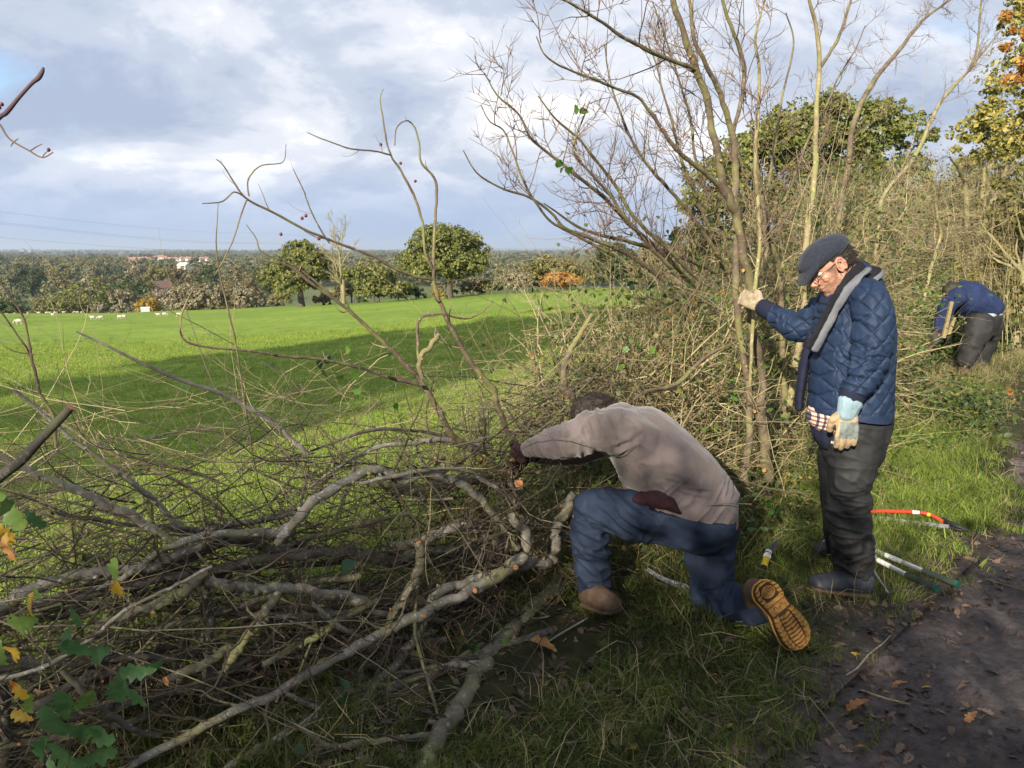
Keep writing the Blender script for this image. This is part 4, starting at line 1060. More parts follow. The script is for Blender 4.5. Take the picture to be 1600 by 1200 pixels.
# tangle: long arcs woven through the hedge body
def tangle(n, a_rng, w_rng, z_rng, L, rr_, mat, name, label, slope=-.05, seed=1, N=10, curl=.16, dirs=None, levels=2, n2=2.5):
    r = np.random.default_rng(seed)
    a = r.uniform(*a_rng, n); w = r.uniform(*w_rng, n); z = z_rng(a, r) if callable(z_rng) else r.uniform(*z_rng, n)
    x, y = aw(a, w)
    base = np.stack([x, y, z + np.maximum(terrain(x, y), -.1)], -1)
    if dirs is None:
        d = np.stack([-np.ones(n), -np.ones(n), np.zeros(n)], -1) / R2 * r.choice([1, 1, 1, -1], n)[:, None] + r.normal(0, .38, (n, 3)) + [0, 0, slope]
    else: d = dirs(n, r)
    d = nrm(d); ln = L * (.4 + r.random(n)); pts = [base]
    bend = r.normal(0, curl, (n, 3)) * [.5, .5, 1]
    for _ in range(N - 1):
        d = nrm(d + bend * .55 + r.normal(0, curl * .7, (n, 3)))
        q = pts[-1] + d * (ln / (N - 1))[:, None]
        q[:, 2] = np.maximum(q[:, 2], -.02); pts.append(q)
    P = np.stack(pts, 1); A_ = (P[..., 0] + P[..., 1]) / R2; W_ = (P[..., 1] - P[..., 0]) / R2
    P = P[~((A_ > 7.0) & (A_ < 11.3) & (W_ < 2.15 + .33 * (A_ - 7.0)) & (P[..., 2] > .32)).any(1)]; n = len(P)      # the bent worker has cleared his corner
    R = (rr_[0] + (rr_[1] - rr_[0]) * r.random(n) ** 2.5)[:, None] * np.linspace(1, .35, N)[None]
    g = Geo(); g.add(*tubes(P, R, 4))
    if levels > 1:
        C, RR = grow(P, R, n2, L * .35, .8, 6, .6, .03, .2, rmin=.0009, rng=r); g.add(*tubes(C, RR, 3))
    o = g.obj(name, mat); return tag(o, label, kind='stuff')
tangle(120, (-.9, 3.3), (2.35, 3.0), lambda a, r: .02 + r.random(len(a)) ** 1.1 * .85, 1.0, (.0035, .0090), BARK_MOSS, 'woven_sticks', 'finger-thick mossy sticks woven through the laid hedge', seed=22, curl=.13, n2=3)
zl = lambda a, r: .02 + r.random(len(a)) ** 1.1 * (.82 + .10 * np.sin(a * 2.1))
tangle(1350, (-.9, 3.6), (2.35, 3.2), zl, .8, (.0012, .0050), TWIG_BROWN, 'brash_tangle', 'tangled brown brash woven through the laid hedge', seed=2)
tangle(430, (-.8, 3.4), (2.4, 3.4), lambda a, r: .50 + .60 * r.random(len(a)) ** 1.3, .6, (.0010, .0028), TWIG_STRAW, 'upper_tangle', 'pale thin twigs along the top of the laid hedge', slope=.12, seed=3, n2=4)
tangle(260, (-.7, 3.3), (2.3, 2.9), lambda a, r: .0 + .3 * r.random(len(a)), .45, (.0012, .004), TWIG_BROWN, 'low_tangle', 'dark dead sticks in the foot of the laid hedge', seed=4,
       dirs=lambda n, r: r.normal(0, 1, (n, 3)) * [.8, .8, .8] + [0, 0, .4])

# post and wire fence behind the hedge
M_ = Mat('green_post', .8, .2)
M_.col(M_.ramp(M_.noise(9, 6, .7, sc=(1, 1, .25)), [(.3, (.10, .11, .035)), (.55, (.20, .21, .07)), (.75, (.27, .23, .13))])).bump(M_.noise(60, 4, .6, sc=(1, 1, .08)), .4, .004)
POSTM = M_.m
def post(label, px, ytop, wpx, off, lean=(0, 0), name='fence_post', group='weathered fence posts behind the hedge', H_=None):
    p = hedge_at(px, ytop, off, -9); z = float(terrain(p[0], p[1])); w = wpx / FPX * p[1] * .5
    g = Geo()
    for z0, z1, s0 in ((z - .2, p[2], 1.0),):
        c = np.array([[p[0] + lean[0] * t, p[1] + lean[1] * t, z0 + (z1 - z0) * (1 - t)] for t in (0, .33, .66, 1)])
        V = []
        for k, q in enumerate(c):
            for sx, sy in ((-1, -1), (1, -1), (1, 1), (-1, 1)):
                V.append(q + [sx * w * s0 + rgh.normal(0, .0015), sy * w * s0, (rgh.normal(0, .004) if k == 0 else 0)])
        Q = [(0, 1, 2, 3)] + [(4 * k + i, 4 * k + 4 + i, 4 * k + 4 + (i + 1) % 4, 4 * k + (i + 1) % 4) for k in range(3) for i in range(4)]
        g.add(V, Q)
    return tag(g.obj(name, POSTM, smooth_=False), label, 'post', group)
post('squared green fence post standing in the middle of the laid hedge', 687, 712, 17, .35)
post('round-edged green fence post behind the leaning stem, right of the middle', 753, 640, 20, .75)
post('narrow bright green fence post just left of the kneeling man\'s head', 888, 625, 12, .45)
post('short green fence post behind the kneeling man\'s back, in the twigs', 1079, 622, 11, .7)
post('green fence post seen in the bright twigs above the kneeling man\'s head', 932, 535, 9, 1.6)
post('thin brown stake in the left tangle', 232, 768, 6, .3)
post('dark brown stake low in the left tangle', 108, 812, 8, .35)
M_ = Mat('fence_wire', .5, .5); M_.col((.12, .14, .13)); FW = M_.m
net = thing('wire_netting', 'thin green-grey stock netting strung behind the laid hedge', 'fence', (-1.5, 2.6, 0))
def lineP(t, z): x, y = aw(t, 2.44 + .42); return np.array([x, y, z])
for z in (.12, .24, .38, .55, .75, .95):
    g = Geo(); P = np.array([lineP(t, z + .006 * math.sin(t * 5 + z * 9)) for t in np.linspace(-1.2, 7.5, 50)]); g.add(*tubes(P, np.full(50, .0013), 3)); g.obj('wire', FW, net)
for t in np.arange(-1.2, 7.5, .15):
    g = Geo(); P = np.array([lineP(t + .004 * math.sin(z * 30), z) for z in np.linspace(.12, .95, 7)]); g.add(*tubes(P, np.full(7, .0010), 3)); g.obj('wire', FW, net)
# ------------------------------------------------------------------ the uncut hedge on the right
G_UN = 'upright stems of the uncut hedge'
UN = []
def stand(label, pts, mat=BARK_STEM, off=-.45, **k):
    o, P, R = wood('hedge_stem', label, 'hedge stem', pts, mat, off=off, group=G_UN, seed=900 + len(UN) * 11, wob=.3, twigs=False, zmin=.0, **k)
    UN.append((o, P, R)); return o, P, R
stand('mossy main trunk with the knee bend, gripped by the standing man', [(1202,800,17),(1198,758,17),(1196,696,16),(1187,633,15),(1192,592,13),(1179,533,13),(1173,487,14),(1171,442,15),(1158,383,14),(1150,333,14),(1141,318,14),(1126,264,11),(1114,210,11),(1102,150,11),(1087,105,11),(1069,54,10),(1051,0,9),(1040,-60,8)])
stand('second trunk forking off the mossy one below the orange saw mark', [(1149,325,12),(1147,312,12),(1150,270,11),(1144,210,10),(1126,150,8),(1102,99,7),(1084,60,6),(1078,0,5),(1076,-40,4)])
stand('slim stem curving right then up beside the second trunk', [(1146,206,6),(1162,135,7),(1159,90,7),(1141,39,6),(1129,0,5),(1120,-40,4)])
stand('pale twin trunk left of the gripped one', [(1163,790,12),(1167,717,12),(1171,654,11),(1167,592,10),(1152,487,11),(1149,440,11),(1150,383,10),(1147,320,8)], off=-.4)
stand('thin straight pole running up past the standing man\'s fist', [(1172,600,5),(1176,520,6),(1179,454,7),(1187,383,6),(1183,300,6),(1180,240,6),(1187,120,5),(1180,60,4),(1195,0,3)], BARK_PALE, off=-.55)
stand('straight young stem close behind the flat cap', [(1232,640,10),(1245,560,10),(1254,490,10),(1257,450,9),(1261,360,10),(1273,270,9),(1276,180,8),(1280,105,7),(1276,45,6),(1264,0,5),(1258,-40,4)], BARK_PALE, off=-.2)
stand('fork of the straight stem leaning right to the top edge', [(1280,108,6),(1298,80,5),(1312,54,5),(1330,0,4),(1338,-30,3)], BARK_STEM, off=-.2)
stand('stem between the pole and the cap, bent at half height', [(1229,660,10),(1225,600,10),(1222,525,10),(1220,450,9),(1215,412,8),(1200,362,8),(1192,320,7),(1185,270,6),(1176,200,5)], off=-.15)
stand('long stem over the cap sweeping up right to a berried tip', [(1296,440,8),(1306,360,8),(1324,270,9),(1333,195,8),(1360,135,8),(1384,103,7),(1408,75,6),(1430,45,5),(1447,27,4),(1480,3,3),(1500,-8,2)], BARK_STEM, off=.1)
stand('slender stem arching right above the standing man\'s shoulder to the far right sky', [(1366,440,6),(1372,360,6),(1381,306,6),(1429,246,6),(1453,192,6),(1474,153,5),(1490,135,5),(1513,111,4),(1545,70,3),(1565,45,2)], BARK_PALE, off=.2)
stand('upright tip rising from the far right arching stem', [(1513,111,4),(1525,84,3.5),(1530,40,3),(1534,-10,2)], BARK_STEM, off=.2)
stand('whitish trunk in the twigs left of the bent worker', [(1508,470,9),(1513,400,9),(1512,360,8),(1510,320,8),(1507,285,7),(1496,262,5),(1484,245,3)], BARK_PALE, off=1.7)
stand('pale crooked trunk directly above the bent worker', [(1504,455,11),(1514,430,12),(1521,400,12),(1530,380,10),(1543,340,9),(1553,310,9),(1564,285,8),(1575,260,6)], BARK_PALE, off=1.7)
stand('slim pale trunk crossing behind the crooked one', [(1523,404,8),(1530,360,7),(1533,320,7),(1537,290,6),(1538,262,5)], BARK_PALE, off=1.7)
stand('stout trunk right of the bent worker, leaning left', [(1556,480,13),(1556,440,12),(1549,410,11),(1540,380,9),(1538,350,7)], BARK_PALE, off=1.7)
stand('straight pale stem among the twigs, left of the whitish trunk', [(1492,470,9),(1495,420,8),(1494,380,7),(1488,345,6),(1486,335,5)], BARK_PALE, off=1.7)
stand('thin stem with a kink above the standing man\'s shoulder', [(1440,480,5),(1452,430,5),(1462,395,5),(1470,366,5),(1465,340,5),(1460,300,4),(1459,292,4)], BARK_PALE, off=.2)
stand('branch reaching from the trunk out left across the blue sky', [(1086,108,7),(1060,98,7),(1024,84,7),(996,70,6),(970,57,6),(950,42,5),(928,27,5),(900,10,4),(875,-3,4)], BARK_STEM, off=-.45)
stand('long branch under it, ending in an upturned wispy tip', [(1138,312,8),(1120,288,8),(1090,262,7),(1060,237,7),(1040,210,6),(1024,186,6),(1008,164,5),(994,150,5),(960,137,4.5),(934,126,4),(895,111,3.5),(868,99,3),(850,84,2.5),(838,57,1.8)], BARK_STEM, off=-.45)
FAN = [
 ('outermost left stem of the fan, nearly touching the largest oak', [(1040,440,7),(985,400,6),(930,375,5.5),(883,357,5),(862,333,4.5),(829,309,4),(784,294,3.4),(745,270,2.6),(724,235,1.6)]),
 ('fan stem ending highest at the left, forked at its tip', [(1085,450,8),(1040,400,7),(1000,365,6.5),(979,345,6.5),(940,306,6),(895,270,5.5),(865,246,5),(829,216,4.2),(811,180,3.4),(778,150,2.5),(757,114,1.6)]),
 ('fan stem in the middle, drawn up left over the white cloud', [(1095,440,7),(1050,395,6.5),(1010,360,6),(982,327,5.5),(964,294,5),(934,255,4.6),(904,216,4),(868,186,3),(841,150,2)]),
 ('fan stem with a hooked left arm above the oak crown', [(960,400,5),(900,368,4.5),(860,345,4.2),(838,318,4),(820,288,3.6),(802,240,3),(787,204,2.6),(765,190,2),(752,165,1.5)]),
 ('thick red-brown fan stem running level over the gold bush', [(1120,425,7),(1060,400,7),(1010,385,6.5),(960,372,6),(920,362,5),(895,350,4),(868,330,3),(850,318,2)]),
 ('fan stem curving through the pair of green leaves', [(1050,420,6),(1010,380,6),(970,330,5),(950,300,4),(915,262,4),(895,235,3.5),(905,200,3),(915,175,2.4),(922,158,1.6)]),
 ('straight fan stem next to the main trunk', [(1150,440,7),(1110,380,6.5),(1075,330,6),(1040,290,5.5),(1015,262,5),(990,225,4.2),(975,190,3.6),(960,150,3),(950,110,2.4),(945,70,1.8)]),
 ('short fan stem behind the trunk, leaning into the cloud', [(1130,420,6),(1105,350,5.5),(1080,290,5),(1062,240,4.6),(1050,190,4),(1035,140,3.2),(1025,100,2.6),(1008,55,2)]),
 ('fan stem rising steeply left of the fork', [(1140,400,6),(1122,340,5),(1100,290,5),(1085,240,4.4),(1080,190,4),(1065,140,3.4),(1050,90,3),(1035,45,2.4),(1020,5,1.8)]),
 ('wispy stem right of the fork, up to the blue gap', [(1180,380,6),(1195,320,5),(1205,260,4.6),(1215,200,4.2),(1222,150,3.6),(1235,100,3),(1240,60,2.4),(1228,20,1.8)]),
 ('wispy stem leaning right between trunk and cap', [(1190,420,6),(1215,340,5),(1240,280,4.6),(1262,220,4),(1290,170,3.4),(1310,120,2.8),(1335,80,2.2),(1352,40,1.6)]),
]
for lb, pts in FAN: stand(lb, pts, BARK_STEM, off=-.1 + .1 * (len(UN) % 3))
rgr = np.random.default_rng(61)
for k, (o, P, R) in enumerate(UN):
    big = R.max() > .02
    hi = P[:, 2] > 1.45
    if hi.sum() >= 3:
        Pp, Rp = spline(P[hi], 12), np.interp(np.linspace(0, 1, 12), np.linspace(0, 1, hi.sum()), R[hi])
        own_twigs(o, Pp, Rp, 6.5, .50, .62, TWIG_PURPLE, 3, rr=.42, rng=rgr, wig=.15, up=.10, t0=.0, n2=3.6, rmin=.0024, L2=.5)
    lo = P[:, 2] <= 1.6
    if lo.sum() >= 3:
        Pp, Rp = spline(P[lo], 12), np.interp(np.linspace(0, 1, 12), np.linspace(0, 1, lo.sum()), R[lo])
        own_twigs(o, Pp, Rp, 6, .35, .8, TWIG_STRAW, 2, rr=.35, rng=rgr, wig=.18, up=.05, name='lower_twigs')

# twig sprays that make up the body of the uncut hedge
def spray(rng, n=22, L=.46, N=8, up=.35, r=.0034, n2=4, n3=1.5):
    base = rng.normal(0, .10, (n, 3)) * [1, 1, .7]
    d = nrm(rng.normal(0, 1, (n, 3)) * [1, 1, .55] + [0, 0, up])
    pts = [base]
    for _ in range(N - 1):
        d = nrm(d + .17 * rng.normal(size=(n, 3)) - base * .1); pts.append(pts[-1] + d * (L * (.4 + rng.random((n, 1)))) / (N - 1))
    P = np.stack(pts, 1); R = r * (.6 + rng.random(n))[:, None] * np.linspace(1, .4, N)[None]
    g = Geo(); g.add(*tubes(P, R, 3))
    C, RR = grow(P, R, n2, L * .45, .7, 5, .7, .05, .2, rmin=.0010, rng=rng); g.add(*tubes(C, RR, 3))
    if n3:
        C2, R2_ = grow(C, RR, n3, L * .22, .8, 4, .8, .05, .2, rmin=.0008, rng=rng); g.add(*tubes(C2, R2_, 3))
    return g
rs = np.random.default_rng(71)
sprays = [src('twig_spray', spray(rs), TWIG_STRAW) for _ in range(5)]
flat_sprays = [src('twig_spray_flat', spray(rs, 24, .55, up=.05), TWIG_STRAW) for _ in range(3)]
def top_of(a):           # height of the uncut hedge along its run
    return np.interp(a, [3.3, 3.7, 4.3, 5.2, 6.5, 8, 11, 16, 24], [.6, .85, 1.1, 1.4, 1.7, 2.0, 2.4, 2.8, 3.2])
def line_w(a):           # the hedge drifts towards the field beyond the bent worker
    return 2.44 + 1.25 * smooth((a - 7) / 3.4)
n = 400
a = 3.6 + 16 * rs.random(n) ** 1.15; w = line_w(a) + rs.normal(.40, .30, n)
z = .15 + (top_of(a) - .15) * rs.random(n) ** .85
x, y = aw(a, w)
ok = (w > line_w(a) - .35) & ~((a > 7.2) & (a < 11.2) & (w < 2.55 + .33 * (a - 7.0)))
x, y, z, a = x[ok], y[ok], z[ok], a[ok]
scatter('hedge_thicket', sprays + flat_sprays, np.stack([x, y, z], -1), np.stack([rs.normal(0, .5, len(x)), rs.normal(0, .5, len(x)), rs.random(len(x)) * 6.28], -1), .75 + .5 * rs.random(len(x)) + a * .02, 12, 'sunlit straw-coloured thicket of thorn twigs in the uncut hedge')
# long raked brash behind the standing man (swept roughly level)
tangle(360, (6.5, 14), (2.6, 3.6), lambda a, r: .5 + r.random(len(a)) * (top_of(a) - .2), 1.2, (.0016, .0045), TWIG_STRAW, 'swept_brash', 'long thin level brash in the hedge behind the standing man', seed=15, slope=.02, curl=.09, n2=3)
tangle(420, (3.2, 7.6), (2.3, 3.3), lambda a, r: .05 + r.random(len(a)) * 1.4, .8, (.0014, .0040), TWIG_RED, 'pale_sticks', 'pale criss-crossed sticks between the kneeling man and the standing man', seed=16, slope=.1, curl=.12, n2=2,
       dirs=lambda n, r: r.normal(0, 1, (n, 3)) * [.8, .6, .7] + [-.2, 0, .35])
tangle(420, (3.6, 8.5), (1.95, 2.6), lambda a, r: .02 + r.random(len(a)) ** 1.5 * .45, .5, (.0014, .0035), TWIG_STRAW, 'dead_sticks', 'dead stalks leaning in the foot of the uncut hedge', seed=17, slope=.1, curl=.08, levels=1,
       dirs=lambda n, r: r.normal(0, 1, (n, 3)) * [.8, .5, .5] + [.2, -.1, .5])

tangle(300, (3.8, 15), (2.3, 3.2), lambda a, r: .0 + r.random(len(a)) * .5, 1.6, (.0020, .0060), TWIG_STRAW, 'young_uprights', 'thin young uprights and suckers filling the uncut hedge', seed=18, curl=.05, n2=5,
       dirs=lambda n, r: r.normal(0, .15, (n, 3)) + [-.06, -.03, 1])
# leaves: bramble and hawthorn
def leaf_mesh(L, W, lobes=0, curl=.15, fold=.25, rng=None, n=7):
    """outline leaf with a folded midrib; lobed for oak"""
    t = np.linspace(0, 1, n)
    if lobes:
        n = 4 * lobes + 3; t = np.linspace(0, 1, n)
        wd = (np.sin(np.pi * np.clip(t * .92 + .02, 0, 1)) ** .7) * (.55 + .45 * np.minimum(1, t * 1.5)) * (1 - .45 * (0.5 + 0.5 * np.cos(2 * np.pi * t * lobes)) ** 1.3)
    else:
        wd = np.sin(np.pi * t ** .8) ** .8
    wd = wd * W / 2; wd[0] = W * .02; wd[-1] = W * .05 if lobes else 0.001
    y = t * L; cz = curl * L * (t ** 2) * -1
    V = []
    for i in range(n):
        j = (rng.normal(0, .03) * W) if rng is not None else 0
        V += [(-wd[i] + j * .4, y[i] + (wd[i] * .25 if lobes else 0), cz[i] + wd[i] * fold + j * .5), (0, y[i], cz[i]), (wd[i] + j * .4, y[i] + (wd[i] * .25 if lobes else 0), cz[i] + wd[i] * fold - j * .5)]
    Q = []
    for i in range(n - 1):
        b = i * 3; Q += [(b, b + 1, b + 4, b + 3), (b + 1, b + 2, b + 5, b + 4)]
    return np.array(V), Q
BRAMBLE = mk_leaf('bramble_leaf', [(0, (.035, .085, .015)), (.5, (.085, .16, .03)), (.85, (.17, .24, .05)), (1, (.42, .33, .05))], .3, .45, 'obj')
def sprig(rng, n=9, size=.035, rad_=.14):
    g = Geo()
    for _ in range(n):
        V, Q = leaf_mesh(size * rng.uniform(.7, 1.3), size * .75 * rng.uniform(.7, 1.2), 0, rng.uniform(.05, .3), rng.uniform(.1, .35), rng, 6)
        e = Matrix.Rotation(rng.random() * 6.28, 3, 'Z') @ Matrix.Rotation(rng.normal(.2, .5), 3, 'X') @ Matrix.Rotation(rng.normal(0, .4), 3, 'Y')
        V = V @ np.array(e).T + rng.normal(0, rad_ * .5, 3) * [1, 1, .7]
        g.add(V, Q)
    return g
rl = np.random.default_rng(81)
sprigs = [src('bramble_sprig', sprig(rl), BRAMBLE) for _ in range(6)]
n = 2600
a = 3.0 + 14 * rl.random(n) ** 1.2; w = line_w(a) + rl.normal(-.05, .32, n); z = .05 + rl.random(n) ** 1.8 * 1.5
cl = fbm(np.stack([a * 1.3, w * 1.5, z * 1.6], -1), 3, 7)
ok = (w > 1.75) & ~((a > 7.6) & (a < 11.2) & (w < 3.05)) & (cl + rl.normal(0, .2, n) > .02 + .14 * z) & (z < top_of(a))
x, y = aw(a, w); x, y, z, a = x[ok], y[ok], z[ok], a[ok]
scatter('bramble_leaves', sprigs, np.stack([x, y, z], -1), zrot(len(x), rl, .5), .7 + .5 * rl.random(len(x)), 13, 'green bramble leaves scrambling through the hedge foot')
# small leaves still hanging through the whole thicket
MIXL = mk_leaf('thicket_leaf', [(0, (.035, .065, .018)), (.5, (.085, .13, .03)), (.8, (.16, .19, .045)), (.93, (.28, .22, .06)), (1, (.36, .17, .06))], .25, .5, 'island')
spr3 = [src('thicket_sprig', sprig(rl, 26, .026, .42), MIXL) for _ in range(5)]
n = 3600
a = 3.6 + 15 * rl.random(n) ** 1.1; w = line_w(a) + rl.normal(.45, .25, n); z = .1 + rl.random(n) ** .9 * (top_of(a) + .05)
cl = fbm(np.stack([a * .8, w, z * 1.1], -1), 3, 27)
ok = (cl + rl.normal(0, .25, n) > -.05)
x, y = aw(a[ok], w[ok])
scatter('thicket_leaves', spr3, np.stack([x, y, z[ok]], -1), zrot(len(x), rl, .8), .8 + .8 * rl.random(len(x)), 23, 'small green and tan leaves hanging through the uncut hedge')
# darker bramble bank round the bent worker and on the right
n = 2600
a = 7.2 + 11 * rl.random(n); w = line_w(a) + rl.normal(-.35, .35, n); z = .02 + rl.random(n) ** 1.3 * (.35 + .05 * (a - 7))
ok = (w > 1.45 + .02 * a) & ~((a > 8.6) & (a < 11.2) & (w < 3.0)) & ~((a < 8.6) & (z > .26))
x, y = aw(a, w); x, y, z = x[ok], y[ok], z[ok]
BR2 = mk_leaf('bramble_bank', [(0, (.035, .06, .018)), (.5, (.08, .12, .03)), (.8, (.16, .18, .05)), (.93, (.30, .17, .05)), (1, (.5, .36, .08))], .25, .5, 'island')
spr2 = [src('bank_sprig', sprig(rl, 12, .045, .2), BR2) for _ in range(5)]
scatter('bramble_bank', spr2, np.stack([x, y, z], -1), zrot(len(x), rl, .5), .8 + .6 * rl.random(len(x)), 14, 'mixed green and russet bramble bank at the bent worker\'s feet')
# low weeds on the verge by the hedge foot
n = 420
a = 3.6 + 6 * rl.random(n); w = 1.75 + .6 * rl.random(n)
ok = fbm(np.stack([a * 2, w * 2, 0 * a], -1), 2, 17) > .0
x, y = aw(a[ok], w[ok])
scatter('low_weeds', sprigs, np.stack([x, y, verge_z(x, y) + .05], -1), zrot(len(x), rl, .3), .55 + .35 * rl.random(len(x)), 15, 'low broad-leaved weeds at the hedge foot')
# leaf sprays in the laid hedge and a few bright leaves against field and sky
def leaf_spray(name, label, px, py, off, n, size, mat, sp, seed, yv=None):
    rng = np.random.default_rng(seed)
    c = hedge_at(px, py, off) if yv is None else at(px, py, yv)
    t = thing(name, label, 'leaves', c)
    g = Geo(); g.add(*tubes(np.array([c + [-sp * .5, 0, -sp * .4], c, c + [sp * .4, 0, sp * .4]]), np.array([.0015, .0013, .0008]), 4)); g.obj('stalk', TWIG_RED, t)
    for k in range(n):
        V, Q = leaf_mesh(size * rng.uniform(.7, 1.2), size * .75, 0, rng.uniform(.05, .25), rng.uniform(.1, .35), rng, 6)
        e = Matrix.Rotation(rng.random() * 6.28, 3, 'Y') @ Matrix.Rotation(rng.normal(0, .5), 3, 'X') @ Matrix.Rotation(rng.normal(0, .5), 3, 'Z')
        Geo().add(V @ np.array(e).T + c + rng.normal(0, sp * .5, 3) * [1, .6, 1], Q).obj('leaf', mat, t)
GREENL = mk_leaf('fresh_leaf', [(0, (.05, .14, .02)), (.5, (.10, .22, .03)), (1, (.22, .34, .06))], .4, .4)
DKL = mk_leaf('dark_leaf', [(0, (.02, .05, .022)), (1, (.04, .09, .035))], .25, .4)  # deeper green for some of the sprigs
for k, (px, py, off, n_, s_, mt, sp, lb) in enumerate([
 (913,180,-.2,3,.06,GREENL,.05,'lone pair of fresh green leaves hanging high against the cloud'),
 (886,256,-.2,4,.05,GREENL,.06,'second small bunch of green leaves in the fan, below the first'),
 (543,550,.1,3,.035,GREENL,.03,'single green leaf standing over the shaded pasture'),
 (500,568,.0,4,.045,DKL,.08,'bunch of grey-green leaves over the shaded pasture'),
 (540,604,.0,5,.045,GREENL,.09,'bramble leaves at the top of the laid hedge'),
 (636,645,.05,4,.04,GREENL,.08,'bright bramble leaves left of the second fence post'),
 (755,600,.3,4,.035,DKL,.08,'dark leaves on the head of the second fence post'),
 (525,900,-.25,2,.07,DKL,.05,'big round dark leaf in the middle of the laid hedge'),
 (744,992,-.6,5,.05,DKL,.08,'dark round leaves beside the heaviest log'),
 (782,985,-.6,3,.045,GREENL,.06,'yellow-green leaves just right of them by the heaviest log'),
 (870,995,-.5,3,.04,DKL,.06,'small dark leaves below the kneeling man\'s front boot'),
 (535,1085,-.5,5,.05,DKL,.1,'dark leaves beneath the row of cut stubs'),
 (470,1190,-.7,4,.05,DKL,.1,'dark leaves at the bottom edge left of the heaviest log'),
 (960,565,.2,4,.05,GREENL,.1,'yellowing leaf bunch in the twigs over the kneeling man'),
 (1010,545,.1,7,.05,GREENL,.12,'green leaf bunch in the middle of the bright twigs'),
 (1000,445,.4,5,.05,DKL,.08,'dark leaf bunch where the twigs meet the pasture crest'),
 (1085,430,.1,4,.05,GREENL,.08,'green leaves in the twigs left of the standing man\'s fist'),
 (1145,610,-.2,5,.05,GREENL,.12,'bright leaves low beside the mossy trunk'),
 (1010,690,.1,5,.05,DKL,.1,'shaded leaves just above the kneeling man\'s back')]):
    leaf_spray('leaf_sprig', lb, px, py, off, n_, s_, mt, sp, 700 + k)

# large oak in the field behind the hedge, and the tree with gold leaves at the right edge
def near_tree(label, blobs, base, h, trunk_r, mat, n, ls, seed, name='oak_tree', crown='crown', extra=None):
    rng = np.random.default_rng(seed)
    z = float(terrain(base[0], base[1]))
    t = thing(name, label, 'tree', (base[0], base[1], z))
    P, Nn = crown_points(blobs, n, rng)
    g = Geo(); g.add(*leaf_quads(P, Nn, ls, rng, jit=.8)); g.obj(crown, mat, t, False)
    trunk_geo((base[0], base[1], z), h, trunk_r, rng, 14, .4, 9).obj('trunk', BARK_DARK, t)
    return t
Yb = 27.0
def bb(px, py, rpx, Y, squash=.8, dy=0):
    p = at(px, py, Y + dy); r = rpx * Y / FPX; return (p[0], p[1], p[2], r, r * 1.1, r * squash)
blobs = [bb(1180, 250, 62, Yb), bb(1130, 300, 62, Yb), bb(1240, 215, 60, Yb), bb(1310, 205, 60, Yb), bb(1375, 205, 55, Yb), bb(1420, 215, 42, Yb), bb(1250, 300, 80, Yb, dy=1), bb(1340, 290, 60, Yb, dy=1), bb(1110, 350, 60, Yb), bb(1180, 350, 60, Yb, dy=1), bb(1380, 180, 34, Yb), bb(1300, 172, 34, Yb), bb(1070, 385, 36, Yb), bb(1250, 370, 80, Yb), bb(1340, 360, 70, Yb), bb(1170, 400, 60, Yb), bb(1110, 415, 46, Yb), bb(1400, 290, 60, Yb), bb(1210, 240, 60, Yb, dy=1), bb(1290, 240, 70, Yb, dy=1)]
b0 = at(1260, 500, Yb)
near_tree('large spreading green oak behind the uncut hedge, over the standing man', blobs, (b0[0], b0[1]), 6.2, .38, LF_OAK, 60000, .062, 91)
Ye = 15.0
GOLD = leafmat('turning_leaves', (.13, .14, .03), (.25, .235, .06), (.42, .32, .09))
blobs = [bb(1590, 40, 40, Ye), bb(1640, 120, 80, Ye), bb(1575, 190, 55, Ye), bb(1545, 215, 50, Ye), bb(1600, 260, 80, Ye), bb(1530, 260, 40, Ye), bb(1680, 220, 110, Ye), bb(1650, 20, 70, Ye), bb(1590, 340, 60, Ye)]
b0 = at(1660, 420, Ye)
near_tree('tall tree with turning gold and green leaves at the right edge', blobs, (b0[0], b0[1]), 5.6, .22, GOLD, 24000, .036, 92)
blobs = [bb(1590, 85, 30, 11), bb(1610, 30, 36, 11), bb(1628, 120, 40, 11)]
b0 = at(1720, 420, 11)
near_tree('orange leaved branch end reaching in at the top right corner', blobs, (b0[0], b0[1]), 4.6, .12, LF_ORANGE, 1500, .030, 93, 'field_maple')
# leafy dark hedge mass under it on the right edge
blobs = [bb(1600, 330, 70, 12), bb(1590, 420, 60, 11.5), bb(1640, 380, 80, 12), bb(1600, 480, 50, 11), bb(1560, 380, 40, 13), bb(1660, 500, 60, 11), bb(1470, 330, 60, 17), bb(1400, 350, 60, 18), bb(1340, 380, 60, 18)]
HDG = leafmat('hedge_leaves', (.06, .07, .02), (.15, .14, .04), (.27, .22, .07))
rng = np.random.default_rng(95)
P, Nn = crown_points(blobs[:6], 7000, rng)
t = thing('hawthorn_bush', 'leafy thorn bush darkening the right edge behind the bent worker', 'bush', (7.0, 11.0, 0))
Geo().add(*leaf_quads(P, Nn, .04, rng, jit=.9)).obj('foliage', HDG, t, False)
trunk_geo((7.2, 11.0, 0), 2.6, .08, rng, 12, .5, 6, ).obj('trunk', BARK_PALE, t)
P, Nn = crown_points(blobs[6:], 4200, rng)
t = thing('hawthorn_bush', 'thin leafed thorn bush showing through the twigs behind the standing man', 'bush', (8.8, 17.0, 0))
Geo().add(*leaf_quads(P, Nn, .055, rng, jit=.9)).obj('foliage', LF_BROWN, t, False)
trunk_geo((8.8, 17.0, 0), 2.4, .08, rng, 12, .5, 6).obj('trunk', BARK_PALE, t)
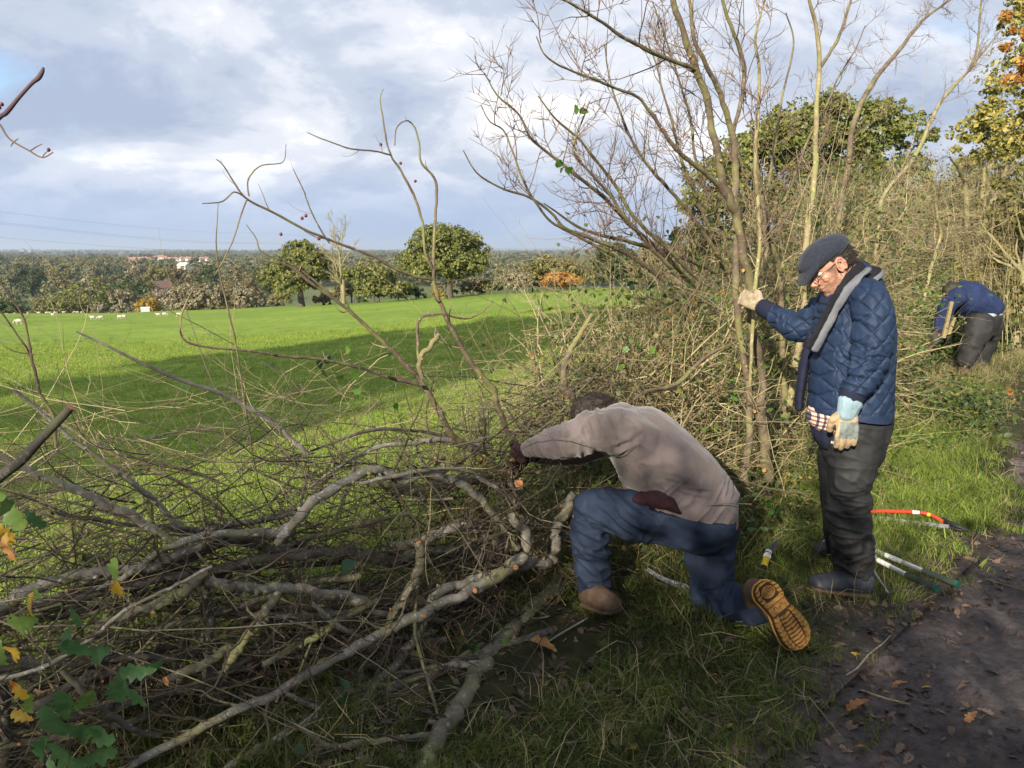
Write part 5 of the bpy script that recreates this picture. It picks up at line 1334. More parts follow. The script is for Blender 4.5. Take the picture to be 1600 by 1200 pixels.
# ------------------------------------------------------------------ across the path, behind the viewer: the hedge and trees whose shade falls on the verge
SH = np.random.default_rng(201)
def shade_hedge(name, label, a0, a1, w0, h, n, seed, cat='hedge'):
    rng = np.random.default_rng(seed)
    x, y = aw((a0 + a1) / 2, w0)
    t = thing(name, label, cat, (x, y, 0))
    a = rng.uniform(a0, a1, n); w = w0 + rng.normal(0, .35, n); hh = h(a) if callable(h) else h
    z = rng.random(n) ** .7 * (hh + .18 * fbm(np.stack([a * 1.7, 0 * a, 0 * a], -1), 3, seed))
    x, y = aw(a, w)
    g = Geo(); g.add(*leaf_quads(np.stack([x, y, z], -1), nrm(rng.normal(size=(n, 3))), .05, rng)); g.obj('foliage', HDG, t, False)
    return t
hz = lambda a: np.interp(a, [-17, -9.5, -8.4, -7.2, -6.2, -5.2, -4.3, -2.8, 0, 6], [4.6, 4.6, 4.35, 4.05, 4.2, 4.1, 2.7, 2.5, 3.0, 3.0])  # heights of the unseen hedge, shaped by where its shade should fall
shade_hedge('field_hedge', 'tall leafy hedge along the far side of the path behind the viewer', -17, 6, -1.95, hz, 42000, 5)
# loose top shoots added unseen on that hedge to dapple what they shade
rng = np.random.default_rng(19); n = 55
a_ = rng.uniform(-13, -7, n); x_, y_ = aw(a_, -1.95 + rng.normal(0, .3, n)); z0 = hz(a_) - .2
P = np.stack([np.stack([x_ + t * rng.normal(0, .12, n), y_ + t * rng.normal(0, .12, n), z0 + t * rng.uniform(.5, 1.5, n)], -1) for t in np.linspace(0, 1, 5)], 1)
P = np.sort(P, axis=1) if False else P
g = Geo(); g.add(*tubes(P, np.full((n, 5), .008), 4)); C = P[:, rng.integers(1, 5, 9)].reshape(-1, 3) + rng.normal(0, .07, (n * 9, 3)); g.add(*leaf_quads(C, nrm(rng.normal(size=C.shape)), .045, rng))
g.obj('dapple_shoots', HDG, next(o for o in bpy.data.objects if o.name.startswith('field_hedge')))['kind'] = 'stuff'
for k, (a_, w_, zc, rc_) in enumerate([(-41, -2.2, 19.0, 5.0), (-34.5, -1.6, 18.0, 4.7), (-28.5, -2.4, 18.0, 4.4), (-22.5, -2.0, 17.2, 4.0)]):
    rng = np.random.default_rng(220 + k); x, y = aw(a_, w_)
    t = thing('oak_tree', ['farthest', 'second', 'third', 'nearest'][k] + ' tall oak of the row behind the viewer that shades the pasture', 'tree', (x, y, 0), 'oaks behind the viewer')
    bl = [(x + rng.normal(0, rc_ * .35), y + rng.normal(0, rc_ * .35), zc + rng.normal(0, 1.5), rc_ * .62, rc_ * .62, rc_ * .42) for _ in range(10)]
    P, Nn = crown_points(bl, 7000, rng); Geo().add(*leaf_quads(P, Nn, .30, rng)).obj('crown', LF_OAK, t, False)
    trunk_geo((x, y, 0), 15, .4, rng, 10, .3, 8).obj('trunk', BARK_DARK, t)
# ------------------------------------------------------------------ figures: lofted limbs fused into one skin, then creased
def limb(pts, ra, rb=None, side=(0, 1, 0), S=18, n=None, caps=True):
    """closed loft; ra = half width along 'side', rb = the other half width"""
    C = np.asarray(pts, float); ra = np.asarray(ra, float) * np.ones(len(C)); rb = ra if rb is None else np.asarray(rb, float) * np.ones(len(C))
    n = n or max(10, len(C) * 5)
    K = spline(np.column_stack([C, ra, rb]), n); P, A, B = K[:, :3], K[:, 3], K[:, 4]
    T = nrm(np.gradient(P, axis=0)); side = np.asarray(side, float)
    s = side[None] - (T @ side)[:, None] * T; s = nrm(s); u = np.cross(T, s)
    if caps:                # rounded ends
        q = np.array([.02, .35, .68, .9]); h = np.sqrt(1 - (1 - q) ** 2) if False else np.sqrt(np.maximum(1 - (1 - q) ** 2, 0))
        e0 = min(A[0], B[0]); e1 = min(A[-1], B[-1])
        P0 = P[0] - T[0] * e0 * (1 - q)[:, None] * .9; P1 = P[-1] + T[-1] * e1 * (1 - q[::-1])[:, None] * .9
        A = np.r_[A[0] * h, A, A[-1] * h[::-1]]; B = np.r_[B[0] * h, B, B[-1] * h[::-1]]
        P = np.vstack([P0, P, P1]); s = np.vstack([np.repeat(s[:1], 4, 0), s, np.repeat(s[-1:], 4, 0)]); u = np.vstack([np.repeat(u[:1], 4, 0), u, np.repeat(u[-1:], 4, 0)])
    a = np.linspace(0, 2 * np.pi, S, endpoint=False)
    V = P[:, None] + A[:, None, None] * np.cos(a)[None, :, None] * s[:, None] + B[:, None, None] * np.sin(a)[None, :, None] * u[:, None]
    N = len(P); V = V.reshape(-1, 3)
    i = np.arange(N - 1)[:, None] * S; j = np.arange(S)[None]
    Q = np.stack([i + j, i + (j + 1) % S, i + S + (j + 1) % S, i + S + j], -1).reshape(-1, 4)
    V = np.vstack([V, P[0], P[-1]]); c0, c1 = len(V) - 2, len(V) - 1
    T3 = [(c0, (k + 1) % S, k) for k in range(S)] + [(c1, (N - 1) * S + k, (N - 1) * S + (k + 1) % S) for k in range(S)]
    return V, Q, T3
def ball(c, r, rot=None): V, Q = ellipsoid(c, r, 20, 13, rot); return V, Q, []
def fuse(name, parts, voxel, mat, parent=None, disp=None, sm=6, color=None, cut=None):
    g = Geo()
    for V, Q, T in parts: g.add(V, Q, T)
    me = g.mesh(name + '_raw', [])
    o = bpy.data.objects.new(name + '_raw', me); COL.objects.link(o)
    m = o.modifiers.new('r', 'REMESH'); m.mode = 'VOXEL'; m.voxel_size = voxel; m.adaptivity = 0
    if sm: s = o.modifiers.new('s', 'SMOOTH'); s.factor = .5; s.iterations = sm
    dg = bpy.context.evaluated_depsgraph_get()
    ev = o.evaluated_get(dg); me2 = bpy.data.meshes.new_from_object(ev)
    bpy.data.objects.remove(o); bpy.data.meshes.remove(me)
    nv = len(me2.vertices)
    V = np.empty(nv * 3, np.float32); me2.vertices.foreach_get('co', V); V = V.reshape(-1, 3).astype(float)
    Nn = np.empty(nv * 3, np.float32); me2.vertex_normals.foreach_get('vector', Nn); Nn = Nn.reshape(-1, 3).astype(float)
    V0 = V.copy()
    if disp is not None:
        d = disp(V, Nn)
        V = V + (Nn * d[:, None] if d.ndim == 1 else d)
        me2.vertices.foreach_set('co', V.astype(np.float32).ravel())
    if color is not None:
        c = color(V0, Nn); c = np.column_stack([c, np.ones(len(c))]).astype(np.float32)
        a = me2.color_attributes.new('Col', 'FLOAT_COLOR', 'POINT'); a.data.foreach_set('color', c.ravel())
    me2.polygons.foreach_set('use_smooth', np.ones(len(me2.polygons), bool))
    me2.materials.clear(); me2.materials.append(mat); me2.name = name; me2.update()
    o = link(name, me2, parent)
    return o
def folds(V, seg_a, seg_b, amp, wl, seed, stretch=3.5, sharp=1.6, reach=.30):
    """creases running roughly across a->b, strongest near the middle"""
    a, b = np.asarray(seg_a, float), np.asarray(seg_b, float); ax = nrm(b - a)
    t = (V - a) @ ax; L = np.linalg.norm(b - a)
    rel = V - a - t[:, None] * ax
    q = np.column_stack([t / wl, rel[:, 0] / (wl * stretch), rel[:, 1] / (wl * stretch) + rel[:, 2] / (wl * stretch)])
    q = q + .8 * np.column_stack([vnoise(q * .45, seed + 5), vnoise(q * .45, seed + 6), 0 * t])
    n_ = 1 - np.abs(vnoise(q, seed)); n_ = n_ ** sharp
    w = np.exp(-((t / L - .5) / .55) ** 2) * np.exp(-(np.linalg.norm(rel, axis=1) / reach) ** 4)
    return amp * (n_ - .55) * w
def crease(V, p, q, width, depth):
    """one drawn crease from p to q"""
    p, q = np.asarray(p, float), np.asarray(q, float); d = q - p; L2 = d @ d
    t = np.clip(((V - p) @ d) / L2, 0, 1); dist = np.linalg.norm(V - p - t[:, None] * d, axis=1)
    return -depth * np.exp(-(dist / width) ** 2) * np.sin(np.pi * np.clip(t, .06, .94)) + depth * .5 * np.exp(-((dist - width * 1.7) / width) ** 2) * np.sin(np.pi * np.clip(t, .06, .94))

# cloth and skin
def cloth(name, a, b, rough=.85, spec=.3, weave=900, wstr=.15, sheen=.0, nsc=9):
    M = Mat(name, rough, spec)
    M.col(M.ramp(M.noise(nsc, 5, .6), [(.3, a), (.7, b)])).bump(M.noise(weave, 2, .5), wstr, .002)
    if sheen: M.b.inputs['Sheen Weight'].default_value = sheen
    return M
QUILT = cloth('quilted_nylon', (.010, .021, .052), (.019, .037, .082), .62, .28, 300, .35).m
KNIT_NAVY = cloth('navy_rib', (.012, .014, .030), (.022, .026, .05), .95, .2, 500, .5).m
SCARF_B = cloth('black_scarf', (.010, .010, .013), (.022, .022, .026), .95, .15, 400, .5).m
SCARF_G = cloth('grey_scarf', (.11, .118, .135), (.175, .182, .205), .95, .2, 400, .6).m
RAINTR = cloth('black_overtrousers', (.016, .017, .019), (.030, .031, .033), .72, .3, 200, .3).m
RUBBER = cloth('grey_rubber', (.022, .026, .034), (.045, .050, .062), .5, .45, 60, .25).m
TWEED = cloth('tweed', (.008, .011, .020), (.040, .047, .068), .95, .2, 700, .7, .1, nsc=230).m
FLEECEM = cloth('dusty_fleece', (.108, .088, .088), (.178, .146, .145), .92, .2, 260, .5, .25, nsc=5)
FLEECE_M = FLEECEM.m
MAROON = cloth('maroon_lining', (.030, .012, .016), (.050, .020, .025), .95, .2, 400, .4).m
WORKBLUE = cloth('blue_work_trousers', (.011, .018, .040), (.030, .046, .086), .8, .3, 500, .25, nsc=4).m
NAVYSW = cloth('navy_sweater', (.012, .020, .062), (.022, .036, .10), .9, .25, 300, .4).m
GREYSH = cloth('grey_shirt', (.28, .29, .31), (.42, .43, .45), .9, .2, 300, .4).m
BLACKTR = cloth('black_trousers', (.014, .014, .015), (.034, .033, .034), .7, .3, 300, .25).m
BOOTBR = cloth('brown_boot', (.07, .045, .030), (.15, .10, .07), .8, .3, 120, .4, nsc=14).m
MUDBOOT = cloth('muddy_boot', (.07, .045, .035), (.14, .095, .075), .9, .2, 120, .4).m
HAIRM = Mat('dark_hair', .6, .35); HAIRM.col(HAIRM.ramp(HAIRM.noise(160, 4, .7, sc=(1, 1, .3)), [(.3, (.012, .009, .007)), (.7, (.050, .036, .028))])).bump(HAIRM.noise(240, 3, .7, sc=(1, 1, .3)), .8, .003); HAIRM = HAIRM.m
M_ = Mat('skin', .48, .4); M_.b.inputs['Subsurface Weight'].default_value = .12; M_.b.inputs['Subsurface Radius'].default_value = (.01, .004, .002); M_.b.inputs['Subsurface Scale'].default_value = .6
M_.col(M_.mix(.25, M_.attr(), M_.mix(1.0, M_.attr(), M_.ramp(M_.noise(70, 4, .7), [(.3, .7), (.7, 1.1)]), 'MULTIPLY'))).bump(M_.noise(380, 3, .6), .2, .001); SKIN = M_.m
M_ = Mat('glove', .85, .25); M_.col(M_.mix(.5, M_.attr(), M_.mix(1.0, M_.attr(), M_.ramp(M_.noise(60, 5, .7), [(.35, .35), (.65, 1.2)]), 'MULTIPLY'))).bump(M_.noise(300, 4, .7), .5, .002); GLOVE = M_.m
EYEM = flat_mat('eye', (.5, .45, .42), .2); METALK = Mat('dark_metal', .35, .6); METALK.col((.03, .03, .035)); METALK = METALK.m
M_ = Mat('check_shirt', .9, .2)
cx_ = M_.n('ShaderNodeTexWave', wave_type='BANDS', bands_direction='X'); M_.L.new(M_.coord(), cx_.inputs[0]); cx_.inputs['Scale'].default_value = 16
cz_ = M_.n('ShaderNodeTexWave', wave_type='BANDS', bands_direction='Z'); M_.L.new(M_.coord(), cz_.inputs[0]); cz_.inputs['Scale'].default_value = 16
w1 = M_.ramp(cx_.outputs['Fac'], [(.62, (.62, .52, .45)), (.74, (.10, .10, .16))]); w2 = M_.ramp(cz_.outputs['Fac'], [(.58, (1, 1, 1)), (.72, (.45, .22, .15))])
M_.col(M_.mix(1.0, w1, w2, 'MULTIPLY')); CHECK = M_.m

def hand_parts(W, d, palm, thumb_side, curl, scale=1.0, spread=.10, glove=1.0, thumb_curl=.5, finger_curls=None):
    """W wrist, d direction of the hand, palm = direction the palm faces, thumb_side = direction of the thumb edge"""
    W = np.asarray(W, float); d = nrm(np.asarray(d, float)); palm = np.asarray(palm, float); palm = nrm(palm - (palm @ d) * d)
    s = nrm(np.cross(d, palm)); s = s * (1 if s @ np.asarray(thumb_side, float) > 0 else -1)
    k = scale; out = []
    out.append(limb([W - d * .01 * k, W + d * .035 * k, W + d * .075 * k, W + d * .095 * k], np.array([.030, .040, .044, .040]) * k, np.array([.021, .019, .017, .014]) * k, s))
    lens = [.072, .080, .075, .060]; offs = [.030, .010, -.011, -.031]; r = .0098 * k * glove
    for i in range(4):
        c = (finger_curls[i] if finger_curls else curl); b = W + d * (.088 - .004 * abs(i - 1.3)) * k + s * offs[i] * k
        dd = nrm(d + s * spread * (offs[i] * 12)); L = lens[i] * k; ps = [b - d * .02 * k, b]; ang = 0
        for seg, f in ((.45, .55), (.32, .85), (.23, .65)):
            ang += c * f; v = dd * math.cos(ang) + palm * math.sin(ang); ps.append(ps[-1] + v * L * seg)
        out.append(limb(ps, [r * 1.1, r * 1.1, r * 1.02, r * .95, r * .8], S=10, n=14))
    b = W + d * .022 * k + s * .030 * k
    v1 = nrm(d * .75 + s * .75 + palm * .25); v2 = nrm(d * .9 + s * .35 * (1 - thumb_curl) + palm * (.3 + .8 * thumb_curl)); v3 = nrm(d * .9 - s * .4 * thumb_curl + palm * (.2 + .9 * thumb_curl))
    out.append(limb([b, b + v1 * .034 * k, b + v1 * .034 * k + v2 * .030 * k, b + v1 * .034 * k + v2 * .030 * k + v3 * .024 * k], np.array([.016, .0135, .0115, .0095]) * k * max(1, glove * .95), S=10, n=14))
    return out, (W, d, palm, s)

# ================================================================== the standing man
q = lambda px, py, Y: at(px, py, Y)
m1 = dict(hipN=q(1338, 668, 3.40), hipF=q(1322, 668, 3.58), kneeN=q(1325, 785, 3.40), kneeF=q(1318, 775, 3.62), ankN=q(1333, 893, 3.45), ankF=q(1322, 868, 3.74))
chest = q(1338, 500, 3.52); neck = q(1322, 437, 3.50)
HC = q(1298, 415, 3.50)                                   # head centre
pit = rad(34); yaw = rad(4)
hf = np.array([-math.cos(pit) * math.cos(yaw), -math.cos(pit) * math.sin(yaw), -math.sin(pit)]); hu0 = np.array([-math.sin(pit), 0, math.cos(pit)])
hl = nrm(np.cross(hu0, hf)); hu = np.cross(hf, hl)        # hl points to his left = towards the camera
HM = np.stack([hf, hl, hu], 1)
hp = lambda x, y, z: HC + HM @ np.array([x, y, z])
def hball(c, r, rot=None): return ball(hp(*c), r, HM if rot is None else HM @ rot)
def hlimb(pts, r, rb=None): return limb([hp(*p) for p in pts], r, rb, hl)
shN, elN, wrN = q(1362, 478, 3.30), q(1360, 560, 3.26), q(1327, 622, 3.24)
shF, elF, wrF = q(1296, 478, 3.72), q(1243, 512, 3.83), q(1200, 484, 4.00)
body = [limb([q(1330, 690, 3.49), q(1332, 620, 3.50), q(1336, 540, 3.52), q(1338, 480, 3.52), q(1332, 450, 3.51)], [.15, .15, .155, .16, .06], [.12, .12, .125, .11, .06]),
        limb([q(1338, 455, 3.52), hp(-.045, 0, -.07), hp(-.03, 0, -.02)], [.065, .058, .055]),
        limb([shN, elN, wrN, wrN + (wrN - elN) * .35], [.05, .042, .03, .022]), limb([q(1335, 470, 3.5), shN], [.06, .055]),
        limb([shF, elF, wrF, wrF + (wrF - elF) * .3], [.05, .042, .03, .022]), limb([q(1330, 470, 3.5), shF], [.06, .055]),
        limb([m1['hipN'], m1['kneeN'], m1['ankN'], m1['ankN'] + [-.10, 0, -.06]], [.08, .055, .04, .035]), limb([m1['hipF'], m1['kneeF'], m1['ankF']], [.08, .055, .035]),
        hball((-.012, 0, .030), (.098, .076, .092)), hball((.028, 0, -.028), (.062, .058, .080)), hball((.045, 0, -.080), (.044, .043, .034)),
        hlimb([(-.012, .054, -.045), (.02, .050, -.082), (.062, .022, -.103)], [.016, .016, .014]), hlimb([(-.012, -.054, -.045), (.02, -.050, -.082), (.062, -.022, -.103)], [.016, .016, .014]),
        hball((.074, 0, -.103), (.017, .022, .016)), hball((.074, 0, .024), (.020, .052, .013)),
        hlimb([(.080, 0, .016), (.098, 0, -.012), (.111, 0, -.030)], [.009, .011, .0135]), hball((.101, .011, -.036), (.010, .008, .008)), hball((.101, -.011, -.036), (.010, .008, .008)),
        hball((.086, 0, -.060), (.011, .025, .0065)), hball((.085, 0, -.0735), (.0105, .022, .0065)), hball((.058, .042, -.022), (.022, .018, .022)), hball((.058, -.042, -.022), (.022, .018, .022))]
for s_ in (1, -1):
    body.append(hball((-.012, s_ * .079, -.002), (.018, .006, .030)))
    body.append(limb([hp(-.010 + .021 * math.cos(t), s_ * (.083 + .002 * math.sin(t)), -.002 + .033 * math.sin(t)) for t in np.linspace(-1.2, 4.1, 12)], .0045, n=26, S=8))
def face_col(V, N):
    L = (V - HC) @ HM
    c = np.tile(np.array([.52, .27, .19]), (len(V), 1)); n_ = vnoise(L * 60, 3)[:, None]
    c = c * (1 + .07 * n_)
    beard = smooth((-.045 - L[:, 2] + .35 * np.maximum(.02 - L[:, 0], 0) * 0 + .012 * vnoise(L * 130, 4)) / .02) * smooth((L[:, 0] + .02) / .02)
    side = smooth((.055 - L[:, 0]) / .02) * smooth((L[:, 0] - .005) / .015) * smooth((.02 - L[:, 2]) / .02)
    b = np.clip(np.maximum(beard * .75, side * .75) * (.75 + .5 * vnoise(L * 420, 8)), 0, .85)[:, None]
    c = c * (1 - b) + np.array([.10, .065, .05]) * b
    lip = np.exp(-(((L[:, 0] - .09) / .012) ** 2 + ((L[:, 2] + .067) / .009) ** 2 + (L[:, 1] / .024) ** 2))[:, None]; c = c * (1 - .5 * lip) + np.array([.42, .13, .11]) * .5 * lip
    ear = smooth((np.abs(L[:, 1]) - .074) / .006)[:, None] * (np.abs(L[:, 0] + .01) < .035)[:, None]; c = c * (1 - .35 * ear) + np.array([.62, .22, .17]) * .35 * ear
    nose = np.exp(-(np.linalg.norm(L - [.108, 0, -.03], axis=1) / .02) ** 2)[:, None]; c = c * (1 - .3 * nose) + np.array([.62, .22, .17]) * .3 * nose
    return c
def face_disp(V, N):
    L = (V - HC) @ HM; d = 0
    for s_ in (1, -1): d = d - .007 * np.exp(-(np.linalg.norm((L - [.080, s_ * .031, 0.003]) / [1, 1, .75], axis=1) / .013) ** 2)          # eye sockets
    d = d - .003 * np.exp(-((L[:, 2] + .067) / .0022) ** 2) * (L[:, 0] > .07) * (np.abs(L[:, 1]) < .022)
    d = d - .0022 * np.exp(-(np.abs(np.linalg.norm(L[:, [0, 2]] - [.078, -.055], axis=1) - .030) / .003) ** 2) * (L[:, 0] < .095) * (L[:, 2] > -.07) * (np.abs(L[:, 1]) > .018) * (L[:, 0] > .05)
    for s_ in (1, -1): d = d - .006 * np.exp(-((L[:, 0] + .012) / .010) ** 2 - ((L[:, 2] + .000) / .016) ** 2) * (s_ * L[:, 1] > .078)
    return d
man = fuse('person', body, .0045, SKIN, None, face_disp, 3, face_col)
tag(man, 'man in flat cap and quilted navy jacket standing with one hand on a stem', 'person')
for s_ in (1, -1):
    V, Q = ellipsoid(hp(.070, s_ * .031, .002), (.0125, .0125, .0125), 14, 10); Geo().add(V, Q).obj('eye', EYEM, man)
    V, Q = ellipsoid(hp(.080, s_ * .031, -.001), (.0035, .0055, .0055), 10, 8, HM); Geo().add(V, Q).obj('iris', METALK, man)
# hair: close-cut mass plus short strands
hair = [hball((-.030, 0, .018), (.086, .082, .088)), hball((-.055, 0, -.025), (.048, .060, .055)), hball((.0, 0, .045), (.094, .081, .068))]
rh = np.random.default_rng(9)
def hair_disp(V, N):
    L = (V - HC) @ HM
    inside = smooth((L[:, 0] - .008 - .25 * np.maximum(L[:, 2], 0)) / .012) * smooth((.075 - L[:, 2]) / .02)
    return .004 * fbm(L * 90, 3, 3) - .03 * inside * 1.0 - .012 * smooth((-.052 - L[:, 2]) / .02)
hr = fuse('hair', hair, .004, HAIRM, man, hair_disp, 2)
n = 900; L = nrm(rh.normal(size=(n, 3))) * [.088, .085, .092] + [-.028, 0, .012]
ok = (L[:, 0] < .010) & (L[:, 2] < .06) & (L[:, 2] > -.075); L = L[ok]
d = nrm((L - [-.03, 0, .03]) * [.5, .6, .2] + [-.02, 0, -.08] + rh.normal(0, .02, L.shape))
P = np.stack([L, L + d * .008 + nrm(L) * .001, L + d * .017], 1); P = (P.reshape(-1, 3) @ HM.T + HC).reshape(-1, 3, 3)
Geo().add(*tubes(P, np.tile([.0009, .0008, .0003], (len(P), 1)), 3)).obj('strands', HAIRM, hr)
# flat cap: crown pulled forward onto a stiff peak
cap = [hball((-.004, 0, .068), (.118, .096, .062)), hball((-.035, 0, .052), (.080, .092, .058)), hball((.045, 0, .060), (.085, .088, .046)), hlimb([(.0, 0, .080), (.06, 0, .062), (.11, 0, .032), (.155, 0, -.004)], [.088, .088, .078, .046], [.046, .036, .020, .006])]
def cap_disp(V, N):
    L = (V - HC) @ HM
    under = smooth((.034 - L[:, 2] - .25 * L[:, 0]) / .01) * (L[:, 0] < .08)
    d = .0022 * fbm(L * 25, 3, 6) + .0008 * fbm(L * 160, 2, 9)
    return d - .006 * np.exp(-((L[:, 2] - (.040 - .30 * (L[:, 0]))) / .004) ** 2) * (L[:, 0] > -.1) - .02 * under
fuse('flat_cap', cap, .0045, TWEED, man, cap_disp, 3)
# glasses
gl = thing('glasses', None, None); gl.parent = man
g = Geo()
for s_ in (1, -1):
    th = np.linspace(0, 2 * np.pi, 22); P = np.array([hp(.104 - .004 * math.cos(t), s_ * (.032 + .023 * math.cos(t)), -.006 + .019 * math.sin(t)) for t in th])
    g.add(*tubes(P, np.full(22, .0016), 6)); g.add(*tubes(np.array([hp(.101, s_ * .055, .002), hp(.06, s_ * .073, .010), hp(.0, s_ * .084, .018), hp(-.012, s_ * .086, .006)]), np.full(4, .0017), 6))
g.add(*tubes(np.array([hp(.106, .009, -.001), hp(.108, 0, .002), hp(.106, -.009, -.001)]), np.full(3, .0015), 6))
bpy.data.objects.remove(gl)
g.obj('glasses', METALK, man)
# scarf: collar ring plus hanging ends, black inside grey
def ribbon(pts, w, th, side, wav=.004, seed=0):
    return limb(pts, w, th, side, S=14, n=30)
col_ = lambda r0, z0, k: [q(1340, 440, 3.5) + np.array([r0 * math.cos(t) - .01, r0 * 1.05 * math.sin(t), z0 + k * math.cos(t)]) for t in np.linspace(0, 2 * np.pi, 16)]
sc_disp = lambda V, N: .004 * fbm(V * 28, 3, 12)
fuse('scarf_lining', [ribbon(col_(.070, .000, .052), .020, .036, (0, 0, 1)), ribbon([q(1348, 414, 3.40), q(1322, 441, 3.385), q(1301, 474, 3.37), q(1284, 508, 3.37), q(1265, 543, 3.38)], .024, .011, (.75, .1, .55))], .006, SCARF_B, man, sc_disp, 3)
fuse('scarf', [ribbon(col_(.088, -.012, .058), .015, .032, (0, 0, 1)), ribbon([q(1356, 420, 3.38), q(1333, 443, 3.35), q(1310, 477, 3.335), q(1292, 512, 3.335), q(1273, 547, 3.35)], .021, .010, (.75, .1, .55))], .006, SCARF_G, man, sc_disp, 3)
# jacket
jc = np.array([q(1332, 560, 3.5)[0], 3.50])
jk = [limb([q(1327, 646, 3.49), q(1329, 600, 3.49), q(1331, 545, 3.50), q(1334, 500, 3.51), q(1338, 468, 3.51), q(1343, 446, 3.51), q(1338, 430, 3.50)], [.215, .215, .21, .205, .185, .120, .080], [.180, .178, .176, .168, .140, .098, .072], S=28, n=40),
      limb([q(1352, 462, 3.38), shN, q(1366, 520, 3.27), elN, q(1345, 594, 3.24), q(1333, 612, 3.24)], [.082, .083, .083, .078, .066, .056]),
      limb([q(1318, 468, 3.66), shF, q(1268, 505, 3.79), elF, q(1222, 500, 3.92), q(1208, 489, 3.97)], [.08, .080, .078, .070, .060, .048]),
      limb([q(1360, 630, 3.45), q(1369, 560, 3.48), q(1370, 500, 3.49), q(1360, 454, 3.50)], [.12, .13, .12, .06], [.06, .065, .06, .05])]
def quilt(V, N, rel=None):
    th = np.arctan2(V[:, 1] - jc[1], V[:, 0] - jc[0])
    arm = smooth((3.36 - V[:, 1]) / .03) * smooth((V[:, 0] - q(1325, 500, 3.3)[0]) / .02)
    u = V[:, 0] * 1.0 * (np.abs(N[:, 1]) + .2) + V[:, 1] * np.abs(N[:, 0]) * 1.0
    tq = np.arctan2(V[:, 0] - jc[0], -(V[:, 1] - jc[1])); far_ = V[:, 0] < q(1282, 500, 3.6)[0] - .02 * (V[:, 2] < 1.2)
    u = np.where((V[:, 1] < 3.335) | far_, V[:, 0], .20 * tq + jc[0]); v = V[:, 2]
    p = .088
    a = (u * 1.15 + v) / p; b = (u * 1.15 - v) / p
    a = a + .05 * vnoise(V * 5, 31); b = b + .05 * vnoise(V * 5, 32)
    da = np.abs(a - np.round(a)) * p * .7; db = np.abs(b - np.round(b)) * p * .7
    line = np.maximum(np.exp(-(da / .0046) ** 2), np.exp(-(db / .0046) ** 2))
    puff = (1 - np.exp(-(da / .014) ** 2)) * (1 - np.exp(-(db / .014) ** 2))
    return -.0078 * line + .0022 * puff
def jk_disp(V, N):
    hem = smooth((V[:, 2] - (q(1327, 640, 3.49)[2] + .012)) / .01)
    d = quilt(V, N) * hem
    d = d + folds(V, q(1372, 500, 3.25), wrN, .020, .040, 5, 2.6, 1.8, .12) + folds(V, q(1365, 540, 3.22), q(1335, 612, 3.22), .020, .030, 15, 3, 1.8, .11)
    d = d + folds(V, shF, wrF, .018, .036, 7, 2.6, 1.8, .13)
    d = d + folds(V, q(1330, 460, 3.3), q(1330, 650, 3.3), .007, .07, 9, 1.6, 1.3, .5)
    for a_, b_, w_, dp in ((q(1318, 470, 3.27), q(1330, 505, 3.25), .010, .014), (q(1325, 466, 3.27), q(1322, 500, 3.26), .007, .009), (q(1306, 562, 3.28), q(1316, 600, 3.28), .006, .014), (q(1340, 555, 3.17), q(1372, 545, 3.2), .009, .012), (q(1338, 575, 3.17), q(1370, 570, 3.2), .008, .012), (q(1330, 590, 3.17), q(1360, 592, 3.2), .008, .010)):
        d = d + crease(V, a_, b_, w_, dp)
    d = d + .009 * np.exp(-((V[:, 2] - q(1327, 643, 3.49)[2]) / .010) ** 2) * (V[:, 1] > 3.2) * 0
    d = d + .003 * fbm(V * 17, 3, 14)
    hn = nrm(np.array([.107, 0, 1.0])); below = (V - q(1327, 646, 3.49)) @ hn
    D = N * d[:, None] + hn * np.maximum(0, -below)[:, None] * (V[:, 2] < q(1327, 630, 3.4)[2])[:, None]
    return D
fuse('jacket', jk, .0043, QUILT, man, jk_disp, 5)
rib = lambda V, N: .0012 * np.sin((V[:, 0] + V[:, 1] - V[:, 2]) * 900)
fuse('cuff', [limb([q(1339, 604, 3.235), q(1331, 620, 3.235), q(1326, 634, 3.235)], [.052, .052, .048])], .004, KNIT_NAVY, man, rib, 2)
fuse('cuff', [limb([q(1213, 492, 3.955), q(1200, 485, 3.99), q(1192, 480, 4.01)], [.048, .047, .043])], .004, KNIT_NAVY, man, rib, 2)
# open front edge of the jacket and shirt tail below the hem
fuse('jacket_front', [limb([q(1268, 520, 3.60), q(1258, 560, 3.62), q(1252, 600, 3.62), q(1248, 636, 3.62)], [.055, .075, .08, .075], .022, (.35, 1, 0))], .006, KNIT_NAVY, man, lambda V, N: .004 * fbm(V * 15, 3, 3), 4)
fuse('shirt', [limb([q(1322, 625, 3.49), q(1320, 642, 3.49), q(1316, 650, 3.49)], [.165, .17, .165], [.150, .160, .158])], .007, CHECK, man, lambda V, N: .007 * fbm(V * 14, 3, 3), 4)
fuse('jumper_hem', [limb([q(1316, 640, 3.49), q(1314, 660, 3.49), q(1313, 672, 3.49)], [.165, .16, .15], [.140, .140, .128])], .007, KNIT_NAVY, man, lambda V, N: .006 * fbm(V * 14, 3, 5), 4)
